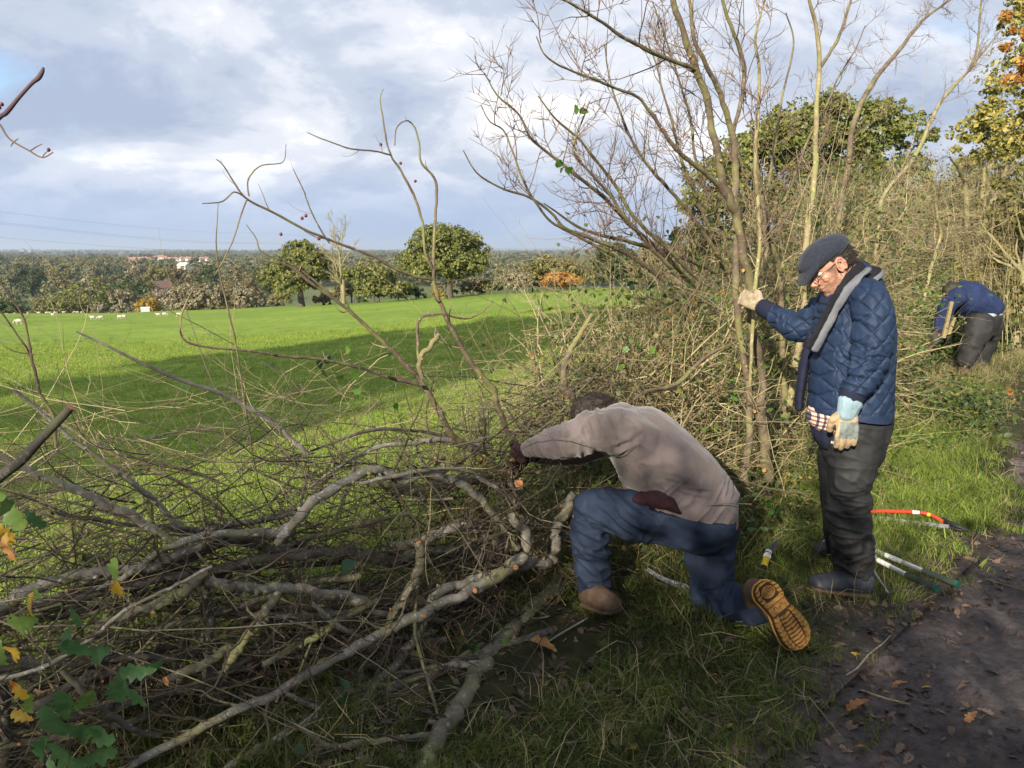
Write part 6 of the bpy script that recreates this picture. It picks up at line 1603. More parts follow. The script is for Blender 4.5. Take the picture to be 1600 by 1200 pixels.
# overtrousers
tr = [limb([q(1340, 640, 3.49), q(1336, 668, 3.49), q(1333, 700, 3.49)], [.165, .170, .150], [.150, .158, .14]),
      limb([q(1340, 668, 3.41), q(1332, 720, 3.38), q(1326, 785, 3.39), q(1330, 850, 3.42), q(1333, 890, 3.44), q(1331, 909, 3.44)], [.105, .100, .092, .088, .085, .080], [.130, .108, .094, .092, .086, .076]),
      limb([q(1322, 668, 3.58), q(1312, 720, 3.62), q(1313, 780, 3.63), q(1317, 840, 3.67), q(1320, 868, 3.70)], [.10, .10, .09, .085, .078], [.115, .098, .092, .088, .08])]
def tr_disp(V, N):
    d = .0
    for (a_, b_, am, wl, sd) in ((q(1330, 690, 3.3), q(1330, 910, 3.3), .020, .055, 21), (q(1330, 740, 3.3), q(1326, 830, 3.3), .020, .035, 22), (q(1330, 850, 3.3), q(1332, 915, 3.35), .026, .028, 23), (q(1345, 655, 3.3), q(1335, 720, 3.3), .014, .04, 24)):
        d = d + folds(V, a_, b_, am, wl, sd, 2.2, 1.8, .22)
    for a_, b_, w_, dp in ((q(1297, 775, 3.28), q(1330, 790, 3.26), .010, .013), (q(1296, 790, 3.28), q(1335, 812, 3.26), .010, .015), (q(1335, 745, 3.26), q(1362, 765, 3.3), .010, .013), (q(1300, 826, 3.3), q(1340, 852, 3.3), .009, .013), (q(1340, 800, 3.28), q(1338, 880, 3.3), .008, .010), (q(1310, 880, 3.33), q(1355, 900, 3.35), .010, .014), (q(1332, 690, 3.25), q(1338, 760, 3.25), .008, .008)):
        d = d + crease(V, a_, b_, w_, dp)
    return d + .004 * fbm(V * 12, 3, 25)
fuse('trousers', tr, .006, RAINTR, man, tr_disp, 5)
def boot(name, heel, toe, top, r, mat, parent, voxel=.005, solem=None):
    heel, toe, top = map(lambda v: np.asarray(v, float), (heel, toe, top))
    f = nrm(toe - heel); sd = nrm(np.cross(f, [0, 0, 1]))
    b = fuse(name, [limb([heel + [0, 0, r * .9], heel * .55 + toe * .45 + [0, 0, r * .85], toe - f * r * .7 + [0, 0, r * .55]], [r * .80, r * .92, r * .88], [r * .9, r * .85, r * .55], sd),
                    limb([heel + f * r * .6 + [0, 0, r * .8], (heel + f * r * .6) * .5 + top * .5 + [0, 0, r * .3], top], [r * .85, r * .9, r * .95])], voxel, mat, parent, lambda V, N: .0025 * fbm(V * 30, 3, 3), 4)
    zb = min(heel[2], toe[2])
    fuse('sole', [limb([heel + [0, 0, .012], heel * .5 + toe * .5 + [0, 0, .012], toe - f * r * .5 + [0, 0, .014]], [r * .92, r * .98, r * .9], [.016, .015, .014], sd)], voxel, solem or RUBBER, b, None, 1)
    return b
g0 = on_ground(1352, 932, .03); g1 = on_ground(1262, 928, .03)
boot('boot', q(1350, 930, 3.40), q(1262, 920, 3.34), q(1333, 880, 3.44), .060, RUBBER, man, solem=BOOTBR)
hF = on_ground(1330, 876, .03); boot('boot', hF, on_ground(1266, 866, .03), hF + [-.03, 0, .16], .056, RUBBER, man)
# gloves
TAN, LBL, GRY = np.array([.42, .31, .19]), np.array([.27, .40, .44]), np.array([.20, .23, .22])
def glove_color(fr, near=True):
    W, d, palm, s = fr
    def f(V, N):
        t = (V - W) @ d; back = (N @ palm) < .1
        c = np.where((t < .012)[:, None], LBL, np.where((t < .052)[:, None], TAN, np.where((back & (t < .125))[:, None], GRY, TAN)))
        sd_ = (V - W) @ s
        c = np.where(((sd_ > .034) & (t > .012))[:, None], TAN, c)
        return c * (1 + .25 * vnoise(V * 45, 3))[:, None]
    return f
hp_, fr = hand_parts(q(1326, 640, 3.225), q(1322, 690, 3.21) - q(1326, 640, 3.225), (.15, 1, 0), (-1, 0, 0), .38, 1.06, .12, 1.28, .35, [.18, .28, .34, .2])
gn = lambda V, N: .0022 * fbm(V * 55, 3, 6)
fuse('glove', hp_ + [limb([q(1326, 640, 3.225), q(1328, 630, 3.228)], [.040, .046], [.030, .036], (1, 0, 0))], .0035, GLOVE, man, gn, 2, glove_color(fr))
cf = fuse('glove_cuff', [limb([q(1322, 648, 3.225), q(1326, 636, 3.225), q(1329, 629, 3.225)], [.044, .049, .054], [.034, .040, .044], (1, 0, 0))], .004, cloth('glove_cuff_blue', (.17, .26, .31), (.28, .38, .44), .9, .2, 200, .4).m, man, lambda V, N: .003 * fbm(V * [60, 60, 18], 2, 8), 2)
# the gripping glove wraps the trunk
W = q(1188, 478, 4.02); stem = q(1171, 470, 4.12)
hp_, fr = hand_parts(W, q(1160, 463, 4.07) - W, (0, 1, -.05), (0, 0, 1), 1.05, .98, .06, 1.35, .6)
fuse('glove', hp_ + [limb([q(1196, 482, 4.01), W], [.044, .034])], .0035, GLOVE, man, gn, 2, lambda V, N: np.tile(np.array([.36, .29, .20]), (len(V), 1)) * (1 + .3 * vnoise(V * 40, 2))[:, None])
# small white maker's print on the thigh
cu = bpy.data.curves.new('print', 'FONT'); cu.body = 'REGATTA'; cu.size = .0165; cu.extrude = .0004; cu.align_x = 'CENTER'; cu.align_y = 'CENTER'; cu.space_character = .95
me_ = bpy.data.objects.new('tmp', cu); COL.objects.link(me_)
dg = bpy.context.evaluated_depsgraph_get(); tm = bpy.data.meshes.new_from_object(me_.evaluated_get(dg)); bpy.data.objects.remove(me_)
tm.materials.append(WHITE); lo = link('print', tm, man)
# ================================================================== the kneeling man
Yk = 3.30
k2 = [limb([q(1112, 815, 3.28), q(1070, 765, 3.28), q(1020, 705, 3.30), q(985, 675, 3.33), q(962, 660, 3.36)], [.13, .14, .16, .15, .06], [.12, .13, .13, .10, .05]),
      limb([q(975, 668, 3.34), q(950, 655, 3.40), q(938, 650, 3.44)], [.06, .058, .06]), ball(q(930, 655, 3.47), (.10, .085, .105), np.array(Matrix.Rotation(rad(25), 3, 'Y'))),
      ball(q(920, 680, 3.49), (.055, .055, .075)), ball(q(902, 690, 3.50), (.015, .014, .018)),
      limb([q(968, 668, 3.20), q(893, 692, 3.18), q(825, 703, 3.32), q(806, 712, 3.42)], [.06, .045, .03, .022]), limb([q(962, 668, 3.46), q(890, 705, 3.55), q(830, 712, 3.56), q(808, 712, 3.52)], [.06, .045, .03, .022]),
      limb([q(1105, 812, 3.20), q(925, 790, 3.28), q(926, 905, 3.30), q(945, 940, 3.30)], [.09, .06, .045, .04]), limb([q(1112, 815, 3.38), q(1108, 940, 3.28), q(1175, 946, 3.05)], [.09, .055, .035])]
def k_col(V, N): return np.tile(np.array([.48, .25, .18]), (len(V), 1))
kn = fuse('person', k2, .006, SKIN, None, None, 3, k_col)
tag(kn, 'man in mauve fleece and blue trousers kneeling and reaching into the laid hedge', 'person')
def curls(V, N):
    return .010 * (np.abs(fbm(V * 26, 3, 3))) + .006 * vnoise(V * 70, 8)
khair = fuse('hair', [ball(q(931, 649, 3.47), (.110, .098, .095), np.array(Matrix.Rotation(rad(20), 3, 'Y'))), ball(q(948, 652, 3.45), (.075, .08, .075))], .0045, HAIRM, kn, curls, 2)
n = 700; d = nrm(rh.normal(size=(n, 3)) + [.1, -.2, .6]); c0 = q(931, 649, 3.47)
P0 = c0 + d * [.108, .096, .094]
t_ = np.linspace(0, 1, 6)[None, :, None]; ph = rh.random((n, 1, 1)) * 6.28; tg = nrm(np.cross(d, rh.normal(size=(n, 3))))[:, None]; bt = np.cross(d, tg[:, 0])[:, None]
P = P0[:, None] + d[:, None] * .018 * t_ + .006 * (np.cos(ph + 6 * t_) * tg + np.sin(ph + 6 * t_) * bt)
Geo().add(*tubes(P, np.tile(np.linspace(.0013, .0006, 6), (n, 1)), 3)).obj('curls', HAIRM, khair)
# fleece
fl = [limb([q(1083, 795, 3.26), q(1052, 750, 3.27), q(1018, 708, 3.29), q(988, 676, 3.31), q(968, 656, 3.34)], [.212, .208, .215, .205, .105], [.205, .200, .178, .140, .085], (0, 1, 0), S=28, n=34),
      limb([q(1128, 790, 3.27), q(1095, 735, 3.28), q(1052, 690, 3.29)], [.14, .15, .14], [.065, .07, .07]),
      limb([q(1000, 690, 3.16), q(968, 674, 3.13), q(925, 674, 3.12), q(888, 690, 3.15), q(856, 694, 3.21), q(826, 701, 3.29)], [.095, .098, .088, .074, .060, .038]),
      limb([q(985, 680, 3.46), q(950, 680, 3.54), q(900, 700, 3.58), q(850, 706, 3.58), q(826, 709, 3.55)], [.095, .09, .078, .06, .042])]
HEM = q(1074, 788, 3.27); HN = nrm(np.array([.20, 0, 1.0]))
def fl_disp(V, N):
    d = folds(V, q(1150, 815, 3.2), q(1000, 670, 3.2), .030, .030, 41, 5.5, 2.2, .45) * smooth((.66 - V[:, 2]) / .2 + .35) + folds(V, q(990, 760, 3.2), q(1060, 660, 3.2), .016, .06, 47, 3, 1.5, .4)
    d = d + folds(V, q(965, 668, 3.1), q(880, 690, 3.1), .020, .036, 42, 2.6, 1.8, .14) + folds(V, q(905, 690, 3.1), q(830, 702, 3.25), .014, .024, 43, 3, 1.6, .10)
    for a_, b_, w_, dp in ((q(1000, 682, 3.05), q(955, 700, 3.05), .012, .022), (q(990, 690, 3.05), q(962, 712, 3.08), .009, .018), (q(1010, 672, 3.05), q(975, 652, 3.07), .010, .010), (q(905, 660, 3.05), q(925, 690, 3.05), .011, .016), (q(885, 672, 3.07), q(892, 702, 3.08), .011, .016), (q(1000, 735, 3.06), q(1085, 752, 3.06), .008, .010), (q(995, 748, 3.06), q(1075, 772, 3.06), .008, .011), (q(1020, 720, 3.06), q(1100, 735, 3.06), .007, .008), (q(1010, 760, 3.06), q(1120, 785, 3.06), .007, .009), (q(1060, 765, 3.06), q(1140, 772, 3.08), .007, .008), (q(976, 632, 3.12), q(966, 665, 3.04), .004, .007), (q(966, 665, 3.04), q(985, 700, 3.06), .004, .007), (q(985, 700, 3.06), q(1000, 770, 3.08), .0035, .006)):
        d = d + crease(V, a_, b_, w_, dp)
    d = d + .0012 * np.exp(-(np.abs((V[:, 0] * .72 + V[:, 2] * -.69) * 1.0 - .03) / .003) ** 2) * 0
    ribs = .0009 * np.sin(((V - q(1020, 700, 3.2)) @ nrm(np.array([.70, 0, -.71]))) * 520)
    hemline = ((V - q(1078, 790, 3.26)) @ nrm(np.array([.55, 0, -.83])))
    d = d + ribs * (np.abs(V[:, 1] - 3.3) < .5) + .006 * fbm(V * 8, 3, 44)
    below = (V - HEM) @ HN
    return N * d[:, None] + HN * np.maximum(0, -below)[:, None] * (V[:, 0] > q(995, 770, 3.3)[0])[:, None]
fuse('fleece', fl, .0055, FLEECE_M, kn, fl_disp, 5)
fuse('undershirt', [limb([q(1008, 772, 3.16), q(1032, 777, 3.12), q(1058, 791, 3.14)], [.10, .10, .09], [.024, .036, .024], (0, 1, 0))], .006, MAROON, kn, lambda V, N: .006 * fbm(V * 20, 3, 4), 3)
hp_, fr = hand_parts(q(822, 703, 3.31), q(798, 722, 3.42) - q(822, 703, 3.31), (-.1, 1, -.2), (-.5, 0, 1), .9, 1.0, .05, 1.3, .6)
GLK = cloth('dark_glove', (.018, .008, .010), (.045, .022, .022), .85, .3, 200, .5).m
fuse('glove', hp_ + [limb([q(832, 699, 3.27), q(820, 704, 3.32)], [.040, .036])], .004, GLK, kn, gn, 2)
hp_, fr = hand_parts(q(822, 712, 3.54), q(800, 730, 3.48) - q(822, 712, 3.54), (-.2, -1, -.1), (-.4, 0, 1), .9, 1.0, .05, 1.3, .6)
fuse('glove', hp_ + [limb([q(834, 709, 3.54), q(820, 713, 3.54)], [.040, .036])], .004, GLK, kn, gn, 2)
# work trousers
wt = [limb([q(1085, 796, 3.27), q(1100, 812, 3.28), q(1108, 828, 3.28)], [.160, .178, .16], [.150, .140, .12], S=24),
      limb([q(1108, 818, 3.17), q(1050, 806, 3.16), q(990, 803, 3.19), q(940, 798, 3.24), q(922, 798, 3.27)], [.125, .115, .105, .095, .080], [.145, .128, .113, .098, .082]),
      limb([q(926, 792, 3.26), q(922, 830, 3.27), q(925, 870, 3.28), q(928, 905, 3.29), q(931, 922, 3.29)], [.085, .090, .082, .078, .076], [.086, .088, .082, .078, .078]),
      limb([q(1112, 828, 3.36), q(1108, 862, 3.34), q(1112, 900, 3.31), q(1108, 940, 3.28)], [.115, .110, .100, .085], [.125, .115, .104, .085]),
      limb([q(1106, 944, 3.27), q(1130, 944, 3.20), q(1158, 944, 3.11), q(1188, 952, 3.03)], [.082, .084, .078, .066], [.070, .076, .072, .062], (0, 0, 1))]
def wt_disp(V, N):
    d = folds(V, q(1110, 830, 3.1), q(930, 790, 3.1), .014, .045, 51, 2.2, 1.7, .2)
    # long diagonal drag lines on the raised thigh
    ax = nrm(q(1040, 835, 3.1) - q(940, 772, 3.1)); pr = nrm(np.cross(ax, [0, 1, 0])); t = (V - q(990, 800, 3.1)) @ pr; a_ = (V - q(990, 800, 3.1)) @ ax
    w = np.exp(-((a_ - .0) / .22) ** 2) * np.exp(-((V[:, 1] - 3.1) / .16) ** 2)
    d = d + .026 * ((1 - np.abs(vnoise(np.column_stack([t / .028, a_ / .20, 0 * t]), 52))) ** 1.8 - .5) * w
    d = d + folds(V, q(924, 800, 3.2), q(930, 925, 3.2), .028, .036, 53, 2.4, 1.7, .14) + folds(V, q(1112, 840, 3.2), q(1108, 950, 3.2), .028, .046, 54, 2.2, 1.7, .16) + folds(V, q(1112, 948, 3.2), q(1190, 952, 3.0), .026, .034, 55, 2.4, 1.7, .14)
    for a_, b_, w_, dp in ((q(1068, 856, 3.12), q(1085, 835, 3.10), .016, .02), (q(1005, 848, 3.12), q(1080, 852, 3.10), .014, .016), (q(955, 790, 3.12), q(990, 835, 3.12), .010, .013), (q(940, 800, 3.15), q(968, 838, 3.15), .010, .014), (q(1110, 800, 3.1), q(1098, 845, 3.12), .010, .010), (q(1070, 900, 3.2), q(1110, 925, 3.2), .011, .016), (q(1090, 930, 3.2), q(1130, 930, 3.12), .011, .018), (q(1000, 792, 3.1), q(1040, 815, 3.1), .009, .010), (q(1075, 870, 3.22), q(1095, 920, 3.2), .010, .012), (q(905, 850, 3.2), q(940, 862, 3.2), .009, .012), (q(1082, 882, 3.2), q(1120, 905, 3.2), .010, .012)):
        d = d + crease(V, a_, b_, w_, dp)
    d = d - .045 * smooth(((V - HEM) @ HN + .004) / .02) * (V[:, 0] > q(1000, 770, 3.3)[0])
    return d + .004 * fbm(V * 11, 3, 56)
fuse('trousers', wt, .006, WORKBLUE, kn, wt_disp, 5)
# front boot
bh = on_ground(925, 950, .02)
boot('boot', q(920, 945, 3.27), q(966, 962, 3.10), q(928, 912, 3.29), .062, BOOTBR, kn, solem=BOOTBR)
fuse('sock', [limb([q(930, 915, 3.29), q(929, 928, 3.29)], [.06, .062])], .005, MAROON, kn, None, 2)
# rear boot, sole turned to the viewer
SOLEM = Mat('gum_sole', .75, .3); SOLEM.col(SOLEM.ramp(SOLEM.noise(26, 5, .65), [(.3, (.16, .085, .035)), (.48, (.46, .23, .06)), (.7, (.64, .35, .10))])).bump(SOLEM.noise(180, 4, .7), .5, .002); SOLEM = SOLEM.m
SOLED = flat_mat('tread_gap', (.10, .055, .025), .9)
hS, tS = q(1193, 918, 2.93), q(1256, 1022, 2.86)
tS[2] = max(tS[2], .055)
ax = nrm(tS - hS); LN = np.linalg.norm(tS - hS) * 1.06; vd = nrm(np.array([0, 0, EYE]) - (hS + tS) / 2)
nz = nrm(np.array([.12, -.84, .55])); nz = nrm(nz - (nz @ ax) * ax); wx = np.cross(nz, ax)       # nz = outward normal of the sole
if wx @ np.array([1.0, 0, 0]) < 0: wx = -wx
hw = lambda t: .064 * np.interp(t, [0, .05, .16, .30, .45, .60, .78, .90, .97, 1], [.30, .72, .90, .80, .76, .98, 1.08, .92, .56, .22])
def sole_pt(t, s, h): return hS + ax * (t * LN - .02) + wx * (s * hw(t) + .008 * math.sin(t * 3.1)) + nz * h
ts = np.linspace(0, 1, 26); g = Geo(); out = [(t, -1) for t in ts] + [(t, 1) for t in ts[::-1]]
top = [sole_pt(t, s, 0) for t, s in out]; bot = [sole_pt(t, s * 1.0, -.026) for t, s in out]; m = len(out)
V = top + bot + [sole_pt(t, 0, 0) for t in ts] ; g.add(V, [(i, (i + 1) % m, m + (i + 1) % m, m + i) for i in range(m)] + [(i, i + 1, 2 * m + i + 1, 2 * m + i) for i in range(25)] + [(m - 1 - i, m - 2 - i, 2 * m + i + 1, 2 * m + i) for i in range(25)])
bt_ = fuse('boot', [limb([sole_pt(.10, 0, -.05), sole_pt(.45, 0, -.05), sole_pt(.88, 0, -.035)], [.046, .048, .044], [.046, .044, .024], wx), limb([sole_pt(.14, 0, -.06), sole_pt(.13, 0, -.10), q(1186, 950, 3.04)], [.048, .050, .052])], .005, BOOTBR, kn, lambda V, N: .002 * fbm(V * 30, 3, 3), 3)
so = g.obj('sole', SOLED, bt_, False)
rlg = np.random.default_rng(17)
def lug(poly, h=.0075, parent=bt_):
    """raised tread block from (t,s) outline"""
    P = [sole_pt(t, s, .0005) for t, s in poly]; c = sum(t for t, s in poly) / len(poly), sum(s for t, s in poly) / len(poly)
    Tp = [sole_pt(t + (c[0] - t) * .07, s + (c[1] - s) * .07, h) for t, s in poly]; n_ = len(poly)
    gg.add(P + Tp, [(i, (i + 1) % n_, n_ + (i + 1) % n_, n_ + i) for i in range(n_)], [(n_, n_ + i, n_ + i + 1) for i in range(1, n_ - 1)])
gg = Geo()
for sd in (-1, 1):                                # forefoot chevrons on both rims
    for k in range(8):
        t0 = .47 + k * .063; dt = .052
        a0, a1 = .55 * sd, .99 * sd; mid = .77 * sd
        lug([(t0, a0), (t0 + .022, mid), (t0 - .004, a1), (t0 + dt - .004, a1), (t0 + dt + .022, mid), (t0 + dt, a0)])
for k in range(9):                                # slatted centre of the forefoot
    t0 = .50 + k * .052
    lug([(t0, -.46), (t0 + .014, 0), (t0, .46), (t0 + .036, .46), (t0 + .050, 0), (t0 + .036, -.46)], .0062)
lug([(.965, -.8), (.965, .8), (.992, .8), (.992, -.8)])
for sd in (-1, 1):                                # heel rim blocks
    for k in range(5):
        t0 = .005 + k * .060; lug([(t0, .62 * sd), (t0 + .012, .99 * sd), (t0 + .050, .99 * sd), (t0 + .050, .70 * sd)])
lug([(.262, -.95), (.262, .95), (.315, .95), (.315, -.95)]); lug([(.0, -.6), (.0, .6), (.03, .6), (.03, -.6)])
lug([(.33, -.92), (.33, .92), (.455, .92), (.455, -.92)], .0016)
gg.obj('tread', SOLEM, bt_, False)
gg = Geo()
for r0 in (.62, .40, .18):
    th = np.linspace(0, 2 * np.pi, 25); P = np.array([sole_pt(.145 + r0 * .115 * math.cos(t), r0 * .85 * math.sin(t), .005) for t in th]); gg.add(*tubes(P, np.full(25, .0042), 6))
gg.obj('heel_ring', SOLEM, bt_)
gg = Geo()
for k, sd in enumerate((-.35, .0, .3)):           # worn size figures moulded in the waist of the sole
    th = np.linspace(0.6, 5.6, 10); P = np.array([sole_pt(.38 + .016 * math.cos(t) + .02 * (k % 2), sd + .13 * math.sin(t), .0018) for t in th]); gg.add(*tubes(P, np.full(10, .0012), 5))
gg.obj('moulded_mark', SOLED, bt_)
# leather welt between upper and sole
th = ts; P = np.array([sole_pt(t, s, -.024) for t, s in out] + [sole_pt(0, -1, -.024)])
Geo().add(*tubes(P, np.full(len(P), .005), 6)).obj('welt', SOLEM, bt_)

# ================================================================== the bent worker beyond
Yb3 = 9.25
p3 = [limb([q(1536, 500, 9.2), q(1525, 478, 9.2), q(1505, 466, 9.2), q(1492, 466, 9.2)], [.15, .17, .17, .10], [.14, .15, .14, .08]), limb([q(1494, 462, 9.2), q(1486, 460, 9.2)], .06), ball(q(1487, 458, 9.2), (.10, .085, .11)),
      limb([q(1492, 465, 9.0), q(1475, 490, 9.0), q(1466, 515, 9.0)], [.06, .05, .04]), limb([q(1496, 468, 9.4), q(1483, 492, 9.5), q(1478, 515, 9.5)], [.06, .05, .04]), limb([q(1466, 515, 9.0), q(1465, 524, 8.97)], [.04, .03]),
      limb([q(1530, 500, 9.05), q(1515, 540, 9.0), q(1507, 595, 9.0), q(1500, 600, 8.9)], [.1, .07, .05, .05]), limb([q(1545, 500, 9.35), q(1540, 540, 9.4), q(1527, 578, 9.45), q(1520, 582, 9.4)], [.1, .07, .05, .05])]
w3 = fuse('person', p3, .014, SKIN, None, None, 3, k_col)
tag(w3, 'worker in a navy sweater bent double at the hedge farther along', 'person')
fuse('hair', [ball(q(1488, 453, 9.2), (.115, .10, .105))], .012, HAIRM, w3, lambda V, N: .012 * fbm(V * 20, 3, 3), 2)
f3 = lambda a, b, am, wl, sd: (lambda V, N: folds(V, a, b, am, wl, sd, 2.4, 1.6, .6) + .012 * fbm(V * 6, 3, sd))
fuse('sweater', [limb([q(1543, 481, 9.2), q(1528, 472, 9.2), q(1510, 466, 9.2), q(1494, 466, 9.2), q(1486, 469, 9.2)], [.21, .23, .25, .22, .12], [.16, .185, .20, .17, .10], (0, 1, 0)), limb([q(1497, 464, 9.0), q(1482, 476, 8.98), q(1474, 497, 8.98), q(1468, 512, 8.97)], [.105, .105, .085, .065]), limb([q(1502, 468, 9.4), q(1490, 485, 9.5), q(1480, 512, 9.5)], [.10, .085, .065]),
      limb([q(1520, 480, 9.2), q(1518, 500, 9.2)], [.16, .12], [.10, .06])], .014, NAVYSW, w3, f3(q(1545, 490, 9), q(1485, 460, 9), .022, .07, 61), 4)
fuse('shirt_tail', [limb([q(1531, 500, 9.2), q(1540, 489, 9.2), q(1549, 481, 9.2)], [.19, .205, .18], [.18, .18, .12], (0, 1, 0))], .014, GREYSH, w3, f3(q(1545, 490, 9), q(1485, 460, 9), .02, .05, 62), 3)
fuse('trousers', [limb([q(1540, 498, 9.2), q(1538, 510, 9.2)], [.205, .20], [.165, .16]), limb([q(1533, 504, 9.06), q(1523, 530, 9.0), q(1513, 552, 9.0), q(1509, 566, 9.0)], [.14, .125, .115, .10], [.16, .13, .115, .10]), limb([q(1548, 505, 9.33), q(1543, 530, 9.38), q(1536, 555, 9.43), q(1532, 568, 9.45)], [.13, .12, .10, .09], [.14, .12, .10, .09])], .014, BLACKTR, w3, f3(q(1535, 500, 9), q(1515, 570, 9), .035, .09, 63), 4)
boot('boot', q(1511, 597, 9.05), q(1496, 602, 8.95), q(1509, 565, 9.0), .075, MUDBOOT, w3, .012)
boot('boot', q(1530, 583, 9.45), q(1518, 590, 9.4), q(1530, 566, 9.45), .07, MUDBOOT, w3, .012)
fuse('glove', hand_parts(q(1466, 517, 8.97), (-.1, -.1, -1), (0, 1, 0), (-1, 0, 0), .6, 1.1, .1, 1.3)[0], .008, GLOVE, w3, None, 2, lambda V, N: np.tile([.05, .05, .05], (len(V), 1)))
fuse('glove', hand_parts(q(1479, 516, 9.5), (-.1, -.1, -1), (0, 1, 0), (-1, 0, 0), .6, 1.1, .1, 1.3)[0], .008, GLOVE, w3, None, 2, lambda V, N: np.tile([.05, .05, .05], (len(V), 1)))
# seat the print on the cloth
tr_o = next(c for c in man.children if c.name.startswith('trousers'))
c_ = at(1311.5, 692.5, 3.3); d_ = nrm(c_ - np.array([0, 0, EYE])); org = np.array([0, 0, EYE])
hit, loc, nn, _i = tr_o.ray_cast(Vector(org), Vector(d_))
if hit:
    zx = nrm(np.array([nn.x, nn.y, nn.z])); xx = nrm(np.cross([0, 0, 1.0], zx)); yy = np.cross(zx, xx)
    Mx = Matrix([[xx[0], yy[0], zx[0], loc.x + zx[0] * .006], [xx[1], yy[1], zx[1], loc.y + zx[1] * .006], [xx[2], yy[2], zx[2], loc.z + zx[2] * .006], [0, 0, 0, 1]])
    lo.data.transform(Mx)
# ------------------------------------------------------------------ tools on the grass
def rod(name, label, cat, pts, r, mat, parent=None, S=10, n=None):
    P = np.array([list(p) for p in pts], float); rr = np.asarray(r, float) * np.ones(len(P)); K = spline(np.column_stack([P, rr]), n or 6 * len(P))
    g = Geo(); g.add(*tubes(K[:, :3], K[:, 3], S))
    for i, j in ((0, 1), (-1, -2)): V, T = disc(K[i, :3], K[i, :3] - K[j, :3], K[i, 3], S, .0005); g.add(V, None, T)
    o = g.obj(name, mat, parent)
    return tag(o, label, cat) if label else o
gz = lambda px, py, h=.03: on_ground(px, py, h + .022)
M_ = Mat('brushed_aluminium', .35, .5); M_.b.inputs['Metallic'].default_value = .75; M_.col(M_.ramp(M_.noise(40, 4), [(.3, (.50, .50, .52)), (.7, (.72, .72, .74))])); ALU = M_.m
GRIPM = cloth('rubber_grip', (.022, .032, .026), (.045, .058, .046), .8, .3, 200, .5).m
GRNCAP = flat_mat('green_cap', (.02, .10, .075), .5); REDP = flat_mat('red_paint', (.50, .055, .025), .45); YELP = flat_mat('yellow_tape', (.65, .48, .03), .6)
STEEL = Mat('dull_steel', .45, .5); STEEL.b.inputs['Metallic'].default_value = .6; STEEL.col(STEEL.ramp(STEEL.noise(60, 4), [(.3, (.16, .17, .19)), (.7, (.34, .35, .38))])); STEEL = STEEL.m
BLKP = flat_mat('black_plastic', (.018, .018, .02), .45)
lp = thing('lopper', 'pair of loppers with silver handles and dark green grips lying behind the standing man', 'loppers', gz(1420, 890))
for (A, B, C_) in (((1340, 849, .05), (1447, 894, .04), (1496, 913, .04)), ((1338, 858, .05), (1420, 900, .035), (1463, 919, .035))):
    a_, b_, c_ = gz(*A), gz(*B), gz(*C_)
    h = rod('handle', None, None, [a_, b_], .0125, ALU, lp); rod('grip', None, None, [b_ - (c_ - b_) * .1, b_ * .5 + c_ * .5, c_], [.0155, .0165, .0175], GRIPM, h)
    rod('grip_end', None, None, [c_ - (c_ - b_) * .04, c_ + (c_ - b_) * .03], .0185, GRNCAP, h)
    m_ = a_ * .45 + b_ * .55; rod('sticker', None, None, [m_ - (b_ - a_) * .12, m_ + (b_ - a_) * .12], .0129, WHITE, h)
a_ = gz(1338, 852, .05)
bl = Geo(); bl.add(*tubes(spline([a_, a_ + [-.06, .03, 0], a_ + [-.13, .07, .0], a_ + [-.17, .05, -.01]], 10), np.array([.02, .022, .022, .02, .018, .016, .013, .010, .006, .002]), 6)); bl.obj('blade', STEEL, lp)
bw = thing('bow_saw', 'orange-red bow saw lying on the grass right of the standing man\'s legs', 'saw', gz(1430, 805))
P = [gz(1352, 812, .03), gz(1356, 802, .06), gz(1366, 799, .07), gz(1400, 799, .07), gz(1438, 801, .07), gz(1455, 805, .065), gz(1473, 815, .05)]
rod('frame', None, None, P, .0115, REDP, bw, n=40)
rod('tape', None, None, [gz(1449, 803.5, .067), gz(1454, 805, .065)], .0122, YELP, bw); rod('sticker', None, None, [gz(1425, 800.3, .070), gz(1436, 800.9, .070)], .0119, WHITE, bw)
rod('lever', None, None, [gz(1472, 812, .05), gz(1490, 820, .05), gz(1513, 829, .035)], [.016, .013, .006], BLKP, bw); rod('lever_arm', None, None, [gz(1472, 818, .03), gz(1492, 826, .03), gz(1513, 830, .03)], [.011, .010, .005], BLKP, bw)
a_, b_ = gz(1354, 810, .03), gz(1482, 825, .03); g = Geo(); m = 60
for k in range(m):
    p = a_ + (b_ - a_) * k / m; q2 = a_ + (b_ - a_) * (k + 1) / m; s = np.array([0, 0, .020]); mid = (p + q2) / 2 - [0, 0, .006]
    g.add([p, q2, q2 + s, p + s, mid], [(0, 1, 2, 3)], [(0, 4, 1)])
g.obj('blade', STEEL, bw, False)
rod('metal_rod', 'thin grey metal rod lying beside the standing man\'s heel', 'rod', [gz(1357, 880, .05), gz(1388, 928, .025)], .0065, STEEL)
